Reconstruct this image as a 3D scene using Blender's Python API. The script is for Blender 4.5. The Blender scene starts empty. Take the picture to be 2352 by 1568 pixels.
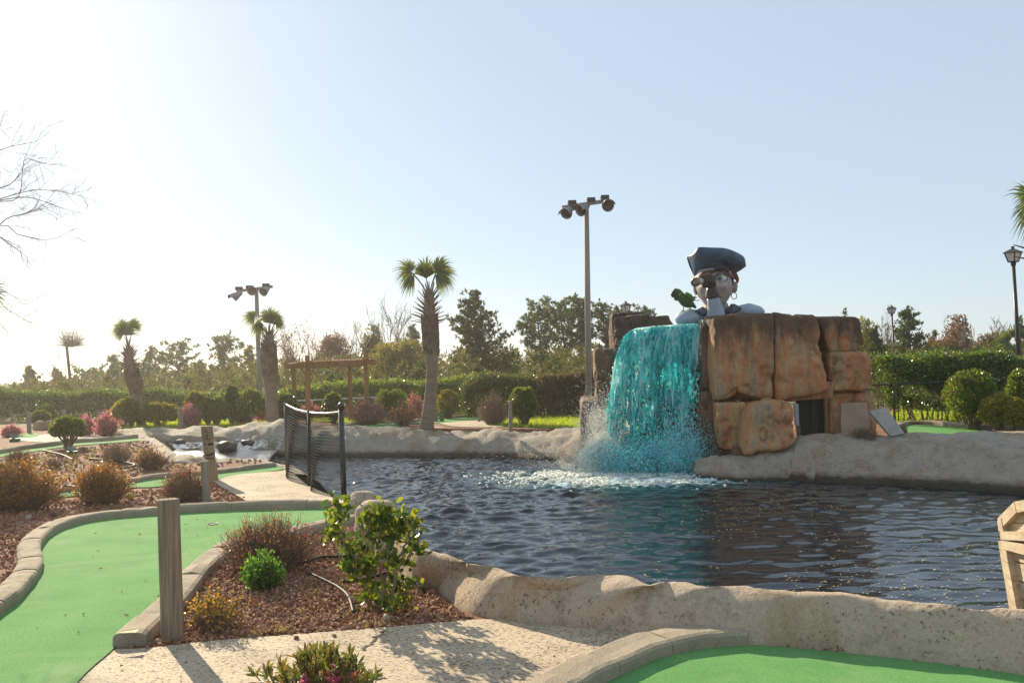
import bpy, math, random
import numpy as np
from mathutils import Vector, Matrix, geometry

SC = bpy.context.scene
COL = SC.collection
# ------------------------------------------------------------------ camera
FPX, CX, CY = 2037.0, 1176.0, 784.0            # focal length and centre, in units of a 2352 px wide picture
PITCH, ROLL, EYE = math.radians(2.2), math.radians(-1.2), 1.7
cam_d = bpy.data.cameras.new('camera'); cam = bpy.data.objects.new('camera', cam_d); COL.objects.link(cam)
cam_d.sensor_width = 36.0; cam_d.lens = 36.0 * FPX / 2352.0
cam_d.clip_start = 0.1; cam_d.clip_end = 6000
RM = Matrix.Rotation(math.pi / 2 + PITCH, 3, 'X') @ Matrix.Rotation(ROLL, 3, 'Z')
cam.matrix_world = Matrix.Translation((0, 0, EYE)) @ RM.to_4x4()
SC.camera = cam
# ------------------------------------------------------------------ sky and sun
SUN_AZ, SUN_EL = math.radians(-32), math.radians(25)
w = bpy.data.worlds.new('World'); SC.world = w; w.use_nodes = True
wn = w.node_tree.nodes; wl = w.node_tree.links
sky = wn.new('ShaderNodeTexSky'); sky.sky_type = 'NISHITA'; sky.sun_disc = False
sky.sun_elevation = SUN_EL; sky.sun_rotation = SUN_AZ
sky.air_density = 1.0; sky.dust_density = 0.33; sky.ozone_density = 1.5
bg = wn['Background']; bg.inputs['Strength'].default_value = 0.1
veil = wn.new('ShaderNodeMix'); veil.data_type = 'RGBA'; veil.inputs[0].default_value = 0.73       # thin even high haze over the whole sky
veil.inputs[7].default_value = (3.2, 3.85, 4.6, 1)
wb = wn.new('ShaderNodeMix'); wb.data_type = 'RGBA'; wb.blend_type = 'MULTIPLY'; wb.inputs[0].default_value = 1.0; wb.inputs[7].default_value = (1.0, .93, .86, 1)   # warm white balance
wl.new(sky.outputs[0], wb.inputs[6]); wl.new(wb.outputs[2], veil.inputs[6]); wl.new(veil.outputs[2], bg.inputs[0])
SDIR = Vector((math.sin(SUN_AZ) * math.cos(SUN_EL), math.cos(SUN_AZ) * math.cos(SUN_EL), math.sin(SUN_EL)))
sl = bpy.data.lights.new('sun', 'SUN'); sl.energy = 4.8; sl.angle = math.radians(0.5); sl.color = (1.0, 0.85, 0.62)
so = bpy.data.objects.new('sun', sl); COL.objects.link(so); so.rotation_euler = SDIR.to_track_quat('Z', 'Y').to_euler()
so.location = (-20, 30, 30)
SC.view_settings.view_transform = 'Standard'; SC.view_settings.look = 'None'
SC.view_settings.exposure = 0.88; SC.view_settings.gamma = 1.0; SC.view_settings.use_curve_mapping = False

# ------------------------------------------------------------------ helpers: places
rnd = random.Random(7)
rng = np.random.default_rng(11)

def terr(x, y):
    """height of the flat land: level near by, 0.24 m higher on the far side of the pond"""
    t = np.clip((np.asarray(y, float) - 13.0) / 9.0, 0, 1)
    return 0.24 * t * t * (3 - 2 * t)

def ray(px, py):
    return RM @ Vector(((px - CX) / FPX, -(py - CY) / FPX, -1.0))
def P(px, py, Y):
    d = ray(px, py); t = Y / d.y
    return Vector((d.x * t, Y, EYE + d.z * t))
def G(px, py, z=None):
    d = ray(px, py); t = None
    zz = 0.0 if z is None else z
    for _ in range(12 if z is None else 1):
        dz = min(d.z, -0.012)
        t = (zz - EYE) / dz
        if z is None: zz = float(terr(d.x * t, d.y * t))
    return Vector((d.x * t, d.y * t, zz))
def size(n, Y): return n * Y / FPX             # n picture units at distance Y, in metres

# ------------------------------------------------------------------ helpers: noise
def vnoise(p):
    p = np.asarray(p, float); i = np.floor(p).astype(np.int64); f = p - i; f = f * f * (3 - 2 * f)
    def h(a, b, c):
        n = (a * 73856093) ^ (b * 19349663) ^ (c * 83492791); n = (n ^ (n >> 13)) * 1274126177
        n = n ^ (n >> 16); return (n & 0xffff) / 65535.0
    x, y, z = i[:, 0], i[:, 1], i[:, 2]; fx, fy, fz = f[:, 0], f[:, 1], f[:, 2]
    def L(a, b, t): return a + (b - a) * t
    return L(L(L(h(x, y, z), h(x + 1, y, z), fx), L(h(x, y + 1, z), h(x + 1, y + 1, z), fx), fy),
             L(L(h(x, y, z + 1), h(x + 1, y, z + 1), fx), L(h(x, y + 1, z + 1), h(x + 1, y + 1, z + 1), fx), fy), fz)
def fbm(p, oct=3):
    p = np.asarray(p, float); s = 0; a = 0.5; t = 0
    for k in range(oct):
        s = s + a * vnoise(p * (2 ** k) + 17.3 * k); t += a; a *= 0.5
    return s / t
def unit(v):
    v = np.asarray(v, float); return v / np.maximum(np.linalg.norm(v, axis=-1, keepdims=True), 1e-9)

# ------------------------------------------------------------------ helpers: meshes
class MB:
    def __init__(s): s.v = []; s.f = []; s.n = 0; s.m = []
    def add(s, v, f, mi=0):
        v = np.asarray(v, float).reshape(-1, 3); s.v.append(v)
        if isinstance(f, np.ndarray): s.f.append(f + s.n); s.m.append(np.full(len(f), mi))
        else:
            for k in (3, 4):
                q = [x for x in f if len(x) == k]
                if q: s.f.append(np.array(q) + s.n); s.m.append(np.full(len(q), mi))
            for x in f:
                if len(x) > 4: s.f.append(np.array([x]) + s.n); s.m.append(np.full(1, mi))
        s.n += len(v)
    def tube(s, pts, r, sides=6, cap=True, mi=0):
        p = np.array([tuple(q) for q in pts], float); n = len(p)
        r = np.broadcast_to(np.asarray(r, float), (n,))
        t = np.gradient(p, axis=0); t = unit(t)
        u = np.cross(t, [0.31, 0.17, 0.93]); bad = np.linalg.norm(u, axis=1) < 0.05
        u[bad] = np.cross(t[bad], [1, 0, 0]); u = unit(u)
        for k in range(1, n):                     # carry the frame along
            a = u[k - 1] - t[k] * np.dot(u[k - 1], t[k]); l = np.linalg.norm(a)
            if l > 1e-4: u[k] = a / l
        b = np.cross(t, u)
        a = np.arange(sides) * 2 * math.pi / sides
        ring = p[:, None] + r[:, None, None] * (np.cos(a)[None, :, None] * u[:, None] + np.sin(a)[None, :, None] * b[:, None])
        i = np.arange(n - 1)[:, None] * sides; j = np.arange(sides)[None]; j2 = (j + 1) % sides
        f = np.stack([i + j, i + j2, i + sides + j2, i + sides + j], -1).reshape(-1, 4)
        s.add(ring.reshape(-1, 3), f, mi)
        if cap:
            o = s.n - n * sides
            s.f.append(np.array([[o + k for k in range(sides)][::-1]])); s.m.append(np.full(1, mi))
            s.f.append(np.array([[o + (n - 1) * sides + k for k in range(sides)]])); s.m.append(np.full(1, mi))
    def box(s, c, d, rot=None, mi=0):
        """box of size d at c; rot a 3x3 Matrix"""
        h = Vector(d) / 2; pts = []
        for z in (-1, 1):
            for y in (-1, 1):
                for x in (-1, 1):
                    q = Vector((x * h.x, y * h.y, z * h.z))
                    if rot: q = rot @ q
                    pts.append(tuple(q + Vector(c)))
        s.add(pts, [(0, 2, 3, 1), (4, 5, 7, 6), (0, 1, 5, 4), (2, 6, 7, 3), (0, 4, 6, 2), (1, 3, 7, 5)], mi)
    def beam(s, a, b, wd, ht, up=(0, 0, 1), mi=0):
        a = Vector(a); b = Vector(b); x = (b - a); L = x.length; x = x / L
        y = Vector(up).cross(x)
        if y.length < 1e-3: y = Vector((0, 1, 0)).cross(x)
        y.normalize(); z = x.cross(y)
        s.box((a + b) / 2, (L, wd, ht), Matrix((x, y, z)).transposed(), mi)
    def grid(s, V, wrap=False, mi=0):
        V = np.asarray(V, float); n, m = V.shape[:2]
        i = np.arange(n - 1)[:, None] * m
        j = np.arange(m if wrap else m - 1)[None]; j2 = (j + 1) % m
        f = np.stack([i + j, i + j2, i + m + j2, i + m + j], -1).reshape(-1, 4)
        s.add(V.reshape(-1, 3), f, mi)
    def sphere(s, c, r, nu=12, nv=8, fn=None, mi=0):
        u = np.arange(nu) * 2 * math.pi / nu; t = np.linspace(0.02, math.pi - 0.02, nv + 1)
        d = np.stack([np.sin(t)[:, None] * np.cos(u)[None], np.sin(t)[:, None] * np.sin(u)[None], np.repeat(np.cos(t)[:, None], nu, 1)], -1)
        r = np.asarray(r, float); V = d * r
        if fn is not None: V = fn(V.reshape(-1, 3)).reshape(V.shape)
        s.grid((V + np.asarray(tuple(c)))[::-1], True, mi)
    def leaves(s, C, D, L, W, fold=0.12, mi=0):
        """one folded diamond per point: C centres of the stalks, D directions"""
        n = len(C); D = unit(D); L = np.broadcast_to(np.asarray(L, float), (n,))[:, None]; W = np.broadcast_to(np.asarray(W, float), (n,))[:, None]
        S = unit(np.cross(D, rng.normal(size=(n, 3)))); N = np.cross(D, S)
        v = np.stack([C, C + D * L * .5 + S * W * .5 + N * L * fold, C + D * L, C + D * L * .5 - S * W * .5 + N * L * fold], 1)
        s.add(v.reshape(-1, 3), np.arange(n * 4).reshape(n, 4), mi)
    def blades(s, C, D, L, W, mi=0):
        n = len(C); D = unit(D); L = np.broadcast_to(np.asarray(L, float), (n,))[:, None]; W = np.broadcast_to(np.asarray(W, float), (n,))[:, None]
        S = unit(np.cross(D, rng.normal(size=(n, 3))))
        v = np.stack([C - S * W * .5, C + S * W * .5, C + D * L], 1)
        s.add(v.reshape(-1, 3), np.arange(n * 3).reshape(n, 3), mi)
    def build(s, name, mats, parent=None, smooth=False, kind=None, label=None):
        V = np.concatenate(s.v) if s.v else np.zeros((0, 3))
        if parent is not None: V = V - np.array(parent.location)
        me = bpy.data.meshes.new(name); me.vertices.add(len(V)); me.vertices.foreach_set('co', V.astype(np.float32).ravel())
        loops = np.concatenate([f.ravel() for f in s.f]); tot = np.concatenate([np.full(len(f), f.shape[1]) for f in s.f])
        st = np.concatenate([[0], np.cumsum(tot)[:-1]])
        me.loops.add(len(loops)); me.loops.foreach_set('vertex_index', loops.astype(np.int32))
        me.polygons.add(len(tot)); me.polygons.foreach_set('loop_start', st.astype(np.int32)); me.polygons.foreach_set('loop_total', tot.astype(np.int32))
        for m in (mats if isinstance(mats, (list, tuple)) else [mats]): me.materials.append(m)
        me.polygons.foreach_set('material_index', np.concatenate(s.m).astype(np.int32))
        me.polygons.foreach_set('use_smooth', np.full(len(tot), smooth))
        me.update(calc_edges=True); me.validate()
        o = bpy.data.objects.new(name, me); COL.objects.link(o)
        if parent is not None: o.parent = parent
        if kind: o['kind'] = kind
        if label: o['label'] = label
        return o

def tag(o, label, cat, group=None):
    o['label'] = label; o['category'] = cat
    if group: o['group'] = group
    return o
def thing(name, loc, label, cat, group=None):
    o = bpy.data.objects.new(name, None); COL.objects.link(o); o.location = tuple(loc); o.empty_display_size = 0.2
    return tag(o, label, cat, group)

def resample(pts, n, smooth=True):
    p = np.array([tuple(q) for q in pts], float)
    if smooth and len(p) > 2:                     # Catmull-Rom first
        out = []
        q = np.vstack([2 * p[0] - p[1], p, 2 * p[-1] - p[-2]])
        for k in range(len(p) - 1):
            for t in np.linspace(0, 1, 12, endpoint=False):
                a, b, c, d = q[k:k + 4]
                out.append(.5 * (2 * b + (c - a) * t + (2 * a - 5 * b + 4 * c - d) * t * t + (3 * b - a - 3 * c + d) * t ** 3))
        out.append(p[-1]); p = np.array(out)
    s = np.concatenate([[0], np.cumsum(np.linalg.norm(np.diff(p, axis=0), axis=1))])
    u = np.linspace(0, s[-1], n)
    return np.stack([np.interp(u, s, p[:, k]) for k in range(3)], 1)
def inside(x, y, poly):
    x = np.asarray(x); y = np.asarray(y); r = np.zeros(x.shape, bool); n = len(poly)
    for i in range(n):
        x1, y1 = poly[i][0], poly[i][1]; x2, y2 = poly[(i + 1) % n][0], poly[(i + 1) % n][1]
        if y1 == y2: continue
        c = ((y1 > y) != (y2 > y)) & (x < (x2 - x1) * (y - y1) / (y2 - y1) + x1); r ^= c
    return r
def scatter(poly, density):
    a = np.array([(p[0], p[1]) for p in poly]); lo = a.min(0); hi = a.max(0)
    n = int(np.prod(hi - lo) * density); q = lo + rng.random((n, 2)) * (hi - lo)
    return q[inside(q[:, 0], q[:, 1], a)]

def sheet(name, outline, mat, off, kind='structure', step=0.45, smooth=True, parent=None):
    """a flat sheet lying on the land, off metres above it; outline in picture units or world points"""
    pts = [tuple(G(*p)) if len(p) == 2 else tuple(p) for p in outline]
    if smooth:
        pts = resample(pts + [pts[0]], max(40, len(pts) * 8))[:-1]
    o2 = [Vector((p[0], p[1])) for p in pts]; n = len(o2)
    a = np.array([tuple(p) for p in o2]); lo = a.min(0); hi = a.max(0)
    gx, gy = np.meshgrid(np.arange(lo[0], hi[0], step), np.arange(lo[1], hi[1], step))
    gi = inside(gx.ravel(), gy.ravel(), a)
    extra = [Vector((x, y)) for x, y in zip(gx.ravel()[gi], gy.ravel()[gi])]
    r = geometry.delaunay_2d_cdt(o2 + extra, [(i, (i + 1) % n) for i in range(n)], [], 1, 1e-4)
    v = np.array([(q.x, q.y) for q in r[0]]); b = MB()
    z = terr(v[:, 0], v[:, 1]) + off
    f = np.array([list(t) if True else t for t in r[2]])
    # keep the winding upward
    e1 = v[f[:, 1]] - v[f[:, 0]]; e2 = v[f[:, 2]] - v[f[:, 0]]
    neg = (e1[:, 0] * e2[:, 1] - e1[:, 1] * e2[:, 0]) < 0
    f[neg] = f[neg][:, ::-1]
    b.add(np.column_stack([v, z]), f)
    o = b.build(name, mat, parent)
    if kind: o['kind'] = kind
    return o, [(p[0], p[1]) for p in a]

# ------------------------------------------------------------------ helpers: materials
def base_mat(name):
    m = bpy.data.materials.new(name); m.use_nodes = True; t = m.node_tree
    return m, t, t.nodes['Principled BSDF']
def N(t, kind, **kw):
    n = t.nodes.new(kind)
    for k, v in kw.items():
        if k in n.inputs: n.inputs[k].default_value = v
        else: setattr(n, k, v)
    return n
def coords(t, stretch=(1, 1, 1), kind='Object'):
    c = N(t, 'ShaderNodeTexCoord'); mp = N(t, 'ShaderNodeMapping'); mp.inputs['Scale'].default_value = stretch
    t.links.new(c.outputs[kind], mp.inputs[0]); return mp.outputs[0]
def ramp(t, fac, stops, interp='LINEAR'):
    r = N(t, 'ShaderNodeValToRGB'); e = r.color_ramp.elements; r.color_ramp.interpolation = interp
    while len(e) < len(stops): e.new(0.5)
    for k, (p, c) in enumerate(stops):
        e[k].position = p; e[k].color = (c[0], c[1], c[2], 1)
    t.links.new(fac, r.inputs[0]); return r.outputs[0]
def noise(t, vec, scale, detail=5, rough=0.6, dist=0.0):
    n = N(t, 'ShaderNodeTexNoise'); n.inputs['Scale'].default_value = scale; n.inputs['Detail'].default_value = detail
    n.inputs['Roughness'].default_value = rough; n.inputs['Distortion'].default_value = dist
    t.links.new(vec, n.inputs['Vector']); return n.outputs[0]
def mixc(t, fac, a, b, mode='MIX'):
    n = N(t, 'ShaderNodeMix', data_type='RGBA', blend_type=mode)
    for sock, val in ((n.inputs[0], fac), (n.inputs[6], a), (n.inputs[7], b)):
        if isinstance(val, (int, float)): sock.default_value = val
        elif isinstance(val, tuple): sock.default_value = (*val[:3], 1)
        else: t.links.new(val, sock)
    return n.outputs[2]
def math_(t, op, a, b=None, c=None):
    n = N(t, 'ShaderNodeMath', operation=op)
    for k, v in enumerate((a, b, c)):
        if v is None: continue
        if isinstance(v, (int, float)): n.inputs[k].default_value = v
        else: t.links.new(v, n.inputs[k])
    return n.outputs[0]
def bump(t, pr, h, strength, dist=0.02):
    b = N(t, 'ShaderNodeBump'); b.inputs['Strength'].default_value = strength; b.inputs['Distance'].default_value = dist
    t.links.new(h, b.inputs['Height']); t.links.new(b.outputs[0], pr.inputs['Normal'])
def mat(name, stops, scale=4, rough=0.8, bmp=0.3, bscale=30, stretch=(1, 1, 1), spec=0.3, metal=0, detail=6, fine=0.5, dist=0.0, bdist=0.02):
    """noise-coloured material: broad ramp, fine grain, bump"""
    m, t, p = base_mat(name); v = coords(t, stretch)
    c = ramp(t, noise(t, v, scale, detail, 0.65, dist), stops)
    g = noise(t, v, bscale, 4, 0.7)
    if fine: c = mixc(t, fine, c, ramp(t, g, [(0.25, (0.35, 0.35, 0.35)), (0.7, (1.15, 1.15, 1.15))]), 'MULTIPLY')
    t.links.new(c, p.inputs['Base Color']); p.inputs['Roughness'].default_value = rough
    p.inputs['Specular IOR Level'].default_value = spec; p.inputs['Metallic'].default_value = metal
    if bmp: bump(t, p, g, bmp, bdist)
    return m
def flat(name, col, rough=0.6, metal=0, spec=0.4):
    return mat(name, [(0.3, tuple(x * 0.8 for x in col)), (0.7, tuple(min(1, x * 1.15) for x in col))], 9, rough, 0.08, 60, spec=spec, metal=metal, fine=0.2)
def leafmat(name, cols, rough=0.4, trans=0.4, spec=0.5, tcol=None):
    """leaves: each leaf its own tint, light through the blade, a glossy skin"""
    m, t, p = base_mat(name)
    g = N(t, 'ShaderNodeNewGeometry')
    k = len(cols)
    c = ramp(t, g.outputs['Random Per Island'], [(i / max(1, k - 1), x) for i, x in enumerate(cols)])
    t.links.new(c, p.inputs['Base Color']); p.inputs['Roughness'].default_value = rough; p.inputs['Specular IOR Level'].default_value = spec
    tr = N(t, 'ShaderNodeBsdfTranslucent')
    tc = mixc(t, 1.0, c, tcol or (1.9, 1.9, 0.8), 'MULTIPLY')
    t.links.new(tc, tr.inputs[0])
    mx = N(t, 'ShaderNodeMixShader'); mx.inputs[0].default_value = trans
    t.links.new(p.outputs[0], mx.inputs[1]); t.links.new(tr.outputs[0], mx.inputs[2])
    t.links.new(mx.outputs[0], t.nodes['Material Output'].inputs[0]); return m
# ================================================================== materials of the setting
def ground_mat():
    m, t, p = base_mat('earth'); v = coords(t)
    red = ramp(t, noise(t, v, 1.3, 8, 0.7), [(0.25, (.14, .06, .035)), (0.5, (.28, .12, .065)), (0.62, (.34, .19, .10)), (0.75, (.19, .14, .05))])
    far = ramp(t, noise(t, v, 0.35, 6), [(0.3, (.12, .09, .035)), (0.55, (.10, .10, .03)), (0.75, (.22, .16, .07))])
    sx = N(t, 'ShaderNodeSeparateXYZ'); t.links.new(v, sx.inputs[0])
    k = N(t, 'ShaderNodeMapRange'); k.inputs[1].default_value = 31; k.inputs[2].default_value = 36; t.links.new(sx.outputs[1], k.inputs[0])
    c = mixc(t, k.outputs[0], red, far); g = noise(t, v, 38, 4, 0.75)
    c = mixc(t, 0.8, c, ramp(t, g, [(0.3, (.35, .33, .32)), (0.65, (1.3, 1.25, 1.2))]), 'MULTIPLY')
    t.links.new(c, p.inputs['Base Color']); p.inputs['Roughness'].default_value = 0.9; bump(t, p, g, 0.9, 0.05); return m
def path_mat():
    m, t, p = base_mat('pitted concrete'); v = coords(t); v2 = coords(t, (1, 1.9, 1))
    c = ramp(t, noise(t, v, 1.1, 7), [(0.3, (.42, .33, .225)), (0.55, (.53, .42, .285)), (0.75, (.46, .37, .265))])
    pit = noise(t, v2, 46, 3, 0.55, 0.8); big = noise(t, v, 2.2, 3)
    th = math_(t, 'ADD', pit, math_(t, 'MULTIPLY', math_(t, 'SUBTRACT', big, 0.5), 0.22))
    hole = ramp(t, th, [(0.385, (0, 0, 0)), (0.43, (1, 1, 1))])
    c = mixc(t, 1.0, c, ramp(t, th, [(0.375, (.20, .165, .13)), (0.435, (1, 1, 1))]), 'MULTIPLY')
    c = mixc(t, 0.35, c, ramp(t, noise(t, v, 120, 3), [(0.3, (.5, .5, .5)), (0.7, (1.2, 1.2, 1.2))]), 'MULTIPLY')
    t.links.new(c, p.inputs['Base Color']); p.inputs['Roughness'].default_value = 0.85; bump(t, p, hole, 0.8, 0.012); return m
def turf_mat():
    m, t, p = base_mat('green carpet'); v = coords(t)
    c = ramp(t, noise(t, v, 1.6, 5), [(0.3, (.115, .30, .09)), (0.6, (.155, .355, .12)), (0.8, (.19, .36, .14))])
    g = noise(t, v, 260, 2, 0.6)
    c = mixc(t, 0.75, c, ramp(t, g, [(0.3, (.45, .5, .45)), (0.62, (1.15, 1.12, 1.1)), (0.78, (1.7, 1.4, 1.5))]), 'MULTIPLY')
    c = mixc(t, 0.8, c, ramp(t, noise(t, v, 75, 4, .7), [(0.3, (.62, .70, .62)), (0.7, (1.3, 1.24, 1.3))]), 'MULTIPLY')
    c = mixc(t, ramp(t, noise(t, v, .75, 6, .7, 1.2), [(.5, (0, 0, 0)), (.7, (.55, .55, .55))]), c, (.26, .36, .17))
    t.links.new(c, p.inputs['Base Color']); p.inputs['Roughness'].default_value = 0.9; p.inputs['Specular IOR Level'].default_value = 0.08
    bump(t, p, g, 0.5, 0.006); return m
def gunite_mat(name, stops, wet=True, stain=(.36, .20, .085), rust=None):
    m, t, p = base_mat(name); v = coords(t); vs = coords(t, (1, 1, .35))
    c = ramp(t, noise(t, v, 0.9, 8, 0.65), stops)
    st = ramp(t, noise(t, vs, 1.7, 7, 0.7), [(0.50, (0, 0, 0)), (0.66, (1, 1, 1))]); c = mixc(t, math_(t, 'MULTIPLY', st, 0.62), c, stain)
    bl = ramp(t, noise(t, v, 5.5, 9, 0.8), [(0.52, (1, 1, 1)), (0.72, (.3, .3, .28))]); c = mixc(t, 0.8, c, bl, 'MULTIPLY')
    pt = ramp(t, math_(t, 'ADD', noise(t, v, 38, 3, .6), math_(t, 'MULTIPLY', noise(t, v, 2.4, 3), .35)), [(0.50, (.34, .32, .28)), (0.57, (1, 1, 1))]); c = mixc(t, .85, c, pt, 'MULTIPLY')
    g = noise(t, v, 55, 5, 0.75)
    c = mixc(t, 0.6, c, ramp(t, g, [(0.3, (.55, .55, .55)), (0.7, (1.15, 1.15, 1.15))]), 'MULTIPLY')
    if rust:                                       # reddish rock paint that runs out over the bank at the foot of the tower
        dv = N(t, 'ShaderNodeVectorMath', operation='DISTANCE'); cr = N(t, 'ShaderNodeTexCoord'); t.links.new(cr.outputs['Object'], dv.inputs[0]); dv.inputs[1].default_value = rust[:3]
        kk = math_(t, 'ADD', dv.outputs['Value'], math_(t, 'MULTIPLY', noise(t, v, 1.6, 6, .7), 2.2)); c = mixc(t, ramp(t, math_(t, 'MULTIPLY', kk, .2), [(rust[3], (.9, .9, .9)), (rust[3] + .16, (0, 0, 0))]), c, (.30, .18, .115))
    if wet:                                        # algae and damp just above the water
        sx = N(t, 'ShaderNodeSeparateXYZ'); co = N(t, 'ShaderNodeTexCoord'); t.links.new(co.outputs['Object'], sx.inputs[0])
        zz = math_(t, 'ADD', sx.outputs[2], math_(t, 'MULTIPLY', noise(t, v, 6, 4), 0.10))
        k = ramp(t, math_(t, 'ADD', zz, 0.80), [(0.50, (.16, .15, .12)), (0.53, (.55, .5, .45)), (0.60, (1, .98, .95))])
        c = mixc(t, 1.0, c, k, 'MULTIPLY')
    t.links.new(c, p.inputs['Base Color']); p.inputs['Roughness'].default_value = 0.85; p.inputs['Specular IOR Level'].default_value = 0.25
    bump(t, p, math_(t, 'ADD', g, math_(t, 'MULTIPLY', noise(t, v, 14, 6, 0.7), 2.0)), 0.55, 0.025); return m
def water_mat(name, deep, foam_at=None):
    m, t, p = base_mat(name); v = coords(t)
    p.inputs['Roughness'].default_value = 0.03; p.inputs['IOR'].default_value = 1.33; p.inputs['Specular IOR Level'].default_value = 0.5
    c = ramp(t, noise(t, v, .5, 3), [(0.3, deep), (0.7, tuple(x * 1.5 for x in deep))])
    if foam_at:
        d = N(t, 'ShaderNodeVectorMath', operation='DISTANCE'); mp = N(t, 'ShaderNodeMapping'); mp.inputs['Scale'].default_value = (0.62, 1, 0)
        co = N(t, 'ShaderNodeTexCoord'); t.links.new(co.outputs['Object'], mp.inputs[0]); t.links.new(mp.outputs[0], d.inputs[0])
        d.inputs[1].default_value = (foam_at[0] * .62, foam_at[1], 0)
        dd = d.outputs['Value']
        # dyed water under the fall
        k = ramp(t, dd, [(0.0, (1, 1, 1)), (0.9, (0, 0, 0))])
        near = N(t, 'ShaderNodeMapRange'); near.inputs[1].default_value = 2.6; near.inputs[2].default_value = 0.6; t.links.new(dd, near.inputs[0])
        c = mixc(t, math_(t, 'MULTIPLY', near.outputs[0], 0.9), c, (.01, .14, .15))
        # froth: broken patches, thicker towards the fall
        n1 = noise(t, coords(t, (1, 2.0, 1)), 4.2, 8, 0.75, 0.8)
        fr = N(t, 'ShaderNodeMapRange'); fr.inputs[1].default_value = 2.1; fr.inputs[2].default_value = 0.2; fr.clamp = False; t.links.new(dd, fr.inputs[0])
        f = math_(t, 'ADD', math_(t, 'MULTIPLY', fr.outputs[0], 0.36), math_(t, 'SUBTRACT', n1, 0.60))
        fm = ramp(t, f, [(0.0, (0, 0, 0)), (0.09, (1, 1, 1))])
        c = mixc(t, fm, c, (.66, .78, .77))
        t.links.new(math_(t, 'ADD', math_(t, 'MULTIPLY', fm, 0.5), 0.03), p.inputs['Roughness'])
    t.links.new(c, p.inputs['Base Color'])
    bump(t, p, noise(t, coords(t, (1, 1.4, 1)), 11, 3, 0.5), 0.10, 0.03); return m

M_EARTH = ground_mat(); M_PATH = path_mat(); M_TURF = turf_mat()
M_LAWN = mat('lawn', [(0.3, (.10, .17, .02)), (0.55, (.20, .26, .03)), (0.75, (.30, .27, .07))], 2.5, 0.9, 0.6, 45)
M_WALL = gunite_mat('grey brown gunite', [(0.3, (.43, .325, .225)), (0.5, (.56, .435, .31)), (0.7, (.47, .375, .28))], wet=False)
M_BANK = gunite_mat('blue grey gunite', [(0.3, (.27, .23, .175)), (0.5, (.41, .355, .285)), (0.7, (.33, .30, .255))], stain=(.31, .19, .09), rust=(*G(1660, 1075, 0), .62))
M_CURB = mat('kerb concrete', [(0.3, (.30, .245, .175)), (0.55, (.43, .35, .25)), (0.75, (.36, .30, .225))], 3, 0.9, 0.6, 70)
M_WATER = None

# ================================================================== the pond outline
FALL = G(1500, 1092, -0.45)
near_crest = [(3000, 1462), (2700, 1434), (2352, 1401), (2230, 1396), (2100, 1382), (1990, 1371), (1900, 1365), (1790, 1356), (1700, 1346), (1640, 1348), (1560, 1336), (1500, 1342), (1440, 1322), (1370, 1324),
              (1300, 1330), (1210, 1326), (1150, 1308), (1085, 1299), (1050, 1286), (1000, 1272), (955, 1263), (915, 1240), (880, 1205)]
boulder_crest = [(868, 1192), (858, 1172), (846, 1160), (822, 1142), (795, 1141)]
rim_crest = [(700, 1086), (660, 1068), (588, 1054), (500, 1050), (425, 1045), (395, 1036), (362, 1010), (335, 1000), (300, 994)]
rim_z = [.06, .10, .15, .20, .24, .27, .28, .28, .28]
far_crest = [(255, 985), (320, 984), (400, 985), (460, 979), (520, 980), (580, 972), (640, 966), (700, 974), (790, 979), (870, 978), (960, 985), (1060, 989), (1130, 984), (1200, 992), (1260, 988), (1330, 984), (1400, 986), (1460, 985)]
right_crest = [(1600, 1052), (1690, 1046), (1745, 1041), (1800, 1018), (1845, 1003), (1890, 997), (1960, 998), (2020, 1001), (2055, 1002), (2100, 993), (2150, 992), (2230, 991), (2352, 989), (2600, 982), (2900, 975)]
right_water = [(1590, 1096), (1650, 1102), (1710, 1105), (1760, 1105), (1810, 1105), (1870, 1108), (1930, 1111), (1990, 1113), (2040, 1115), (2090, 1118), (2150, 1121), (2230, 1127), (2352, 1136), (2600, 1152), (2900, 1170)]

def W3(l, z): return [G(x, y, z) for x, y in l]
C_near = W3(near_crest, 0.30); C_boul = W3(boulder_crest, 0.22)
C_fence = [G(791, 1143), G(752, 1134), G(709, 1117), G(675, 1098), G(658, 1082)]
C_rim = [G(x, y, z) for (x, y), z in zip(rim_crest, rim_z)]
far_water = [(255, 1003), (330, 1006), (400, 1008), (470, 1009), (530, 1012), (590, 1022), (650, 1040), (715, 1048), (790, 1050), (870, 1050), (960, 1050), (1060, 1051), (1130, 1052), (1200, 1054), (1260, 1057), (1330, 1061), (1400, 1064), (1460, 1066)]
I_far = []
for x, y in far_water:
    q_ = G(x, y, -0.45); I_far.append(q_ if q_.y < 25.5 else P(x, y, 25.0))
C_far = []
for k, (x, y) in enumerate(far_crest):
    Dk = np.interp(x, [p[0] for p in far_water], [p.y for p in I_far]) + np.interp(x, [255, 560, 700, 1460], [1.8, 1.5, 1.3, 1.4]); C_far.append(P(x, y, Dk))
C_right = []
for x, y in right_crest:
    wy_ = np.interp(x, [p[0] for p in right_water], [G(*p, -0.45).y for p in right_water]); C_right.append(P(x, y, wy_ + np.interp(x, [1600, 1745, 1845, 2352, 2900], [.35, .5, 1.2, 2.4, 2.8])))
pond = C_near + C_boul + C_fence + C_rim[1:] + C_far + [Vector((2.6, 21.5, 0)), Vector((4.2, 20.6, 0)), Vector((4.3, 19.4, 0))] + C_right[1:]
PONDXY = [(p.x, p.y) for p in pond]

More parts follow.
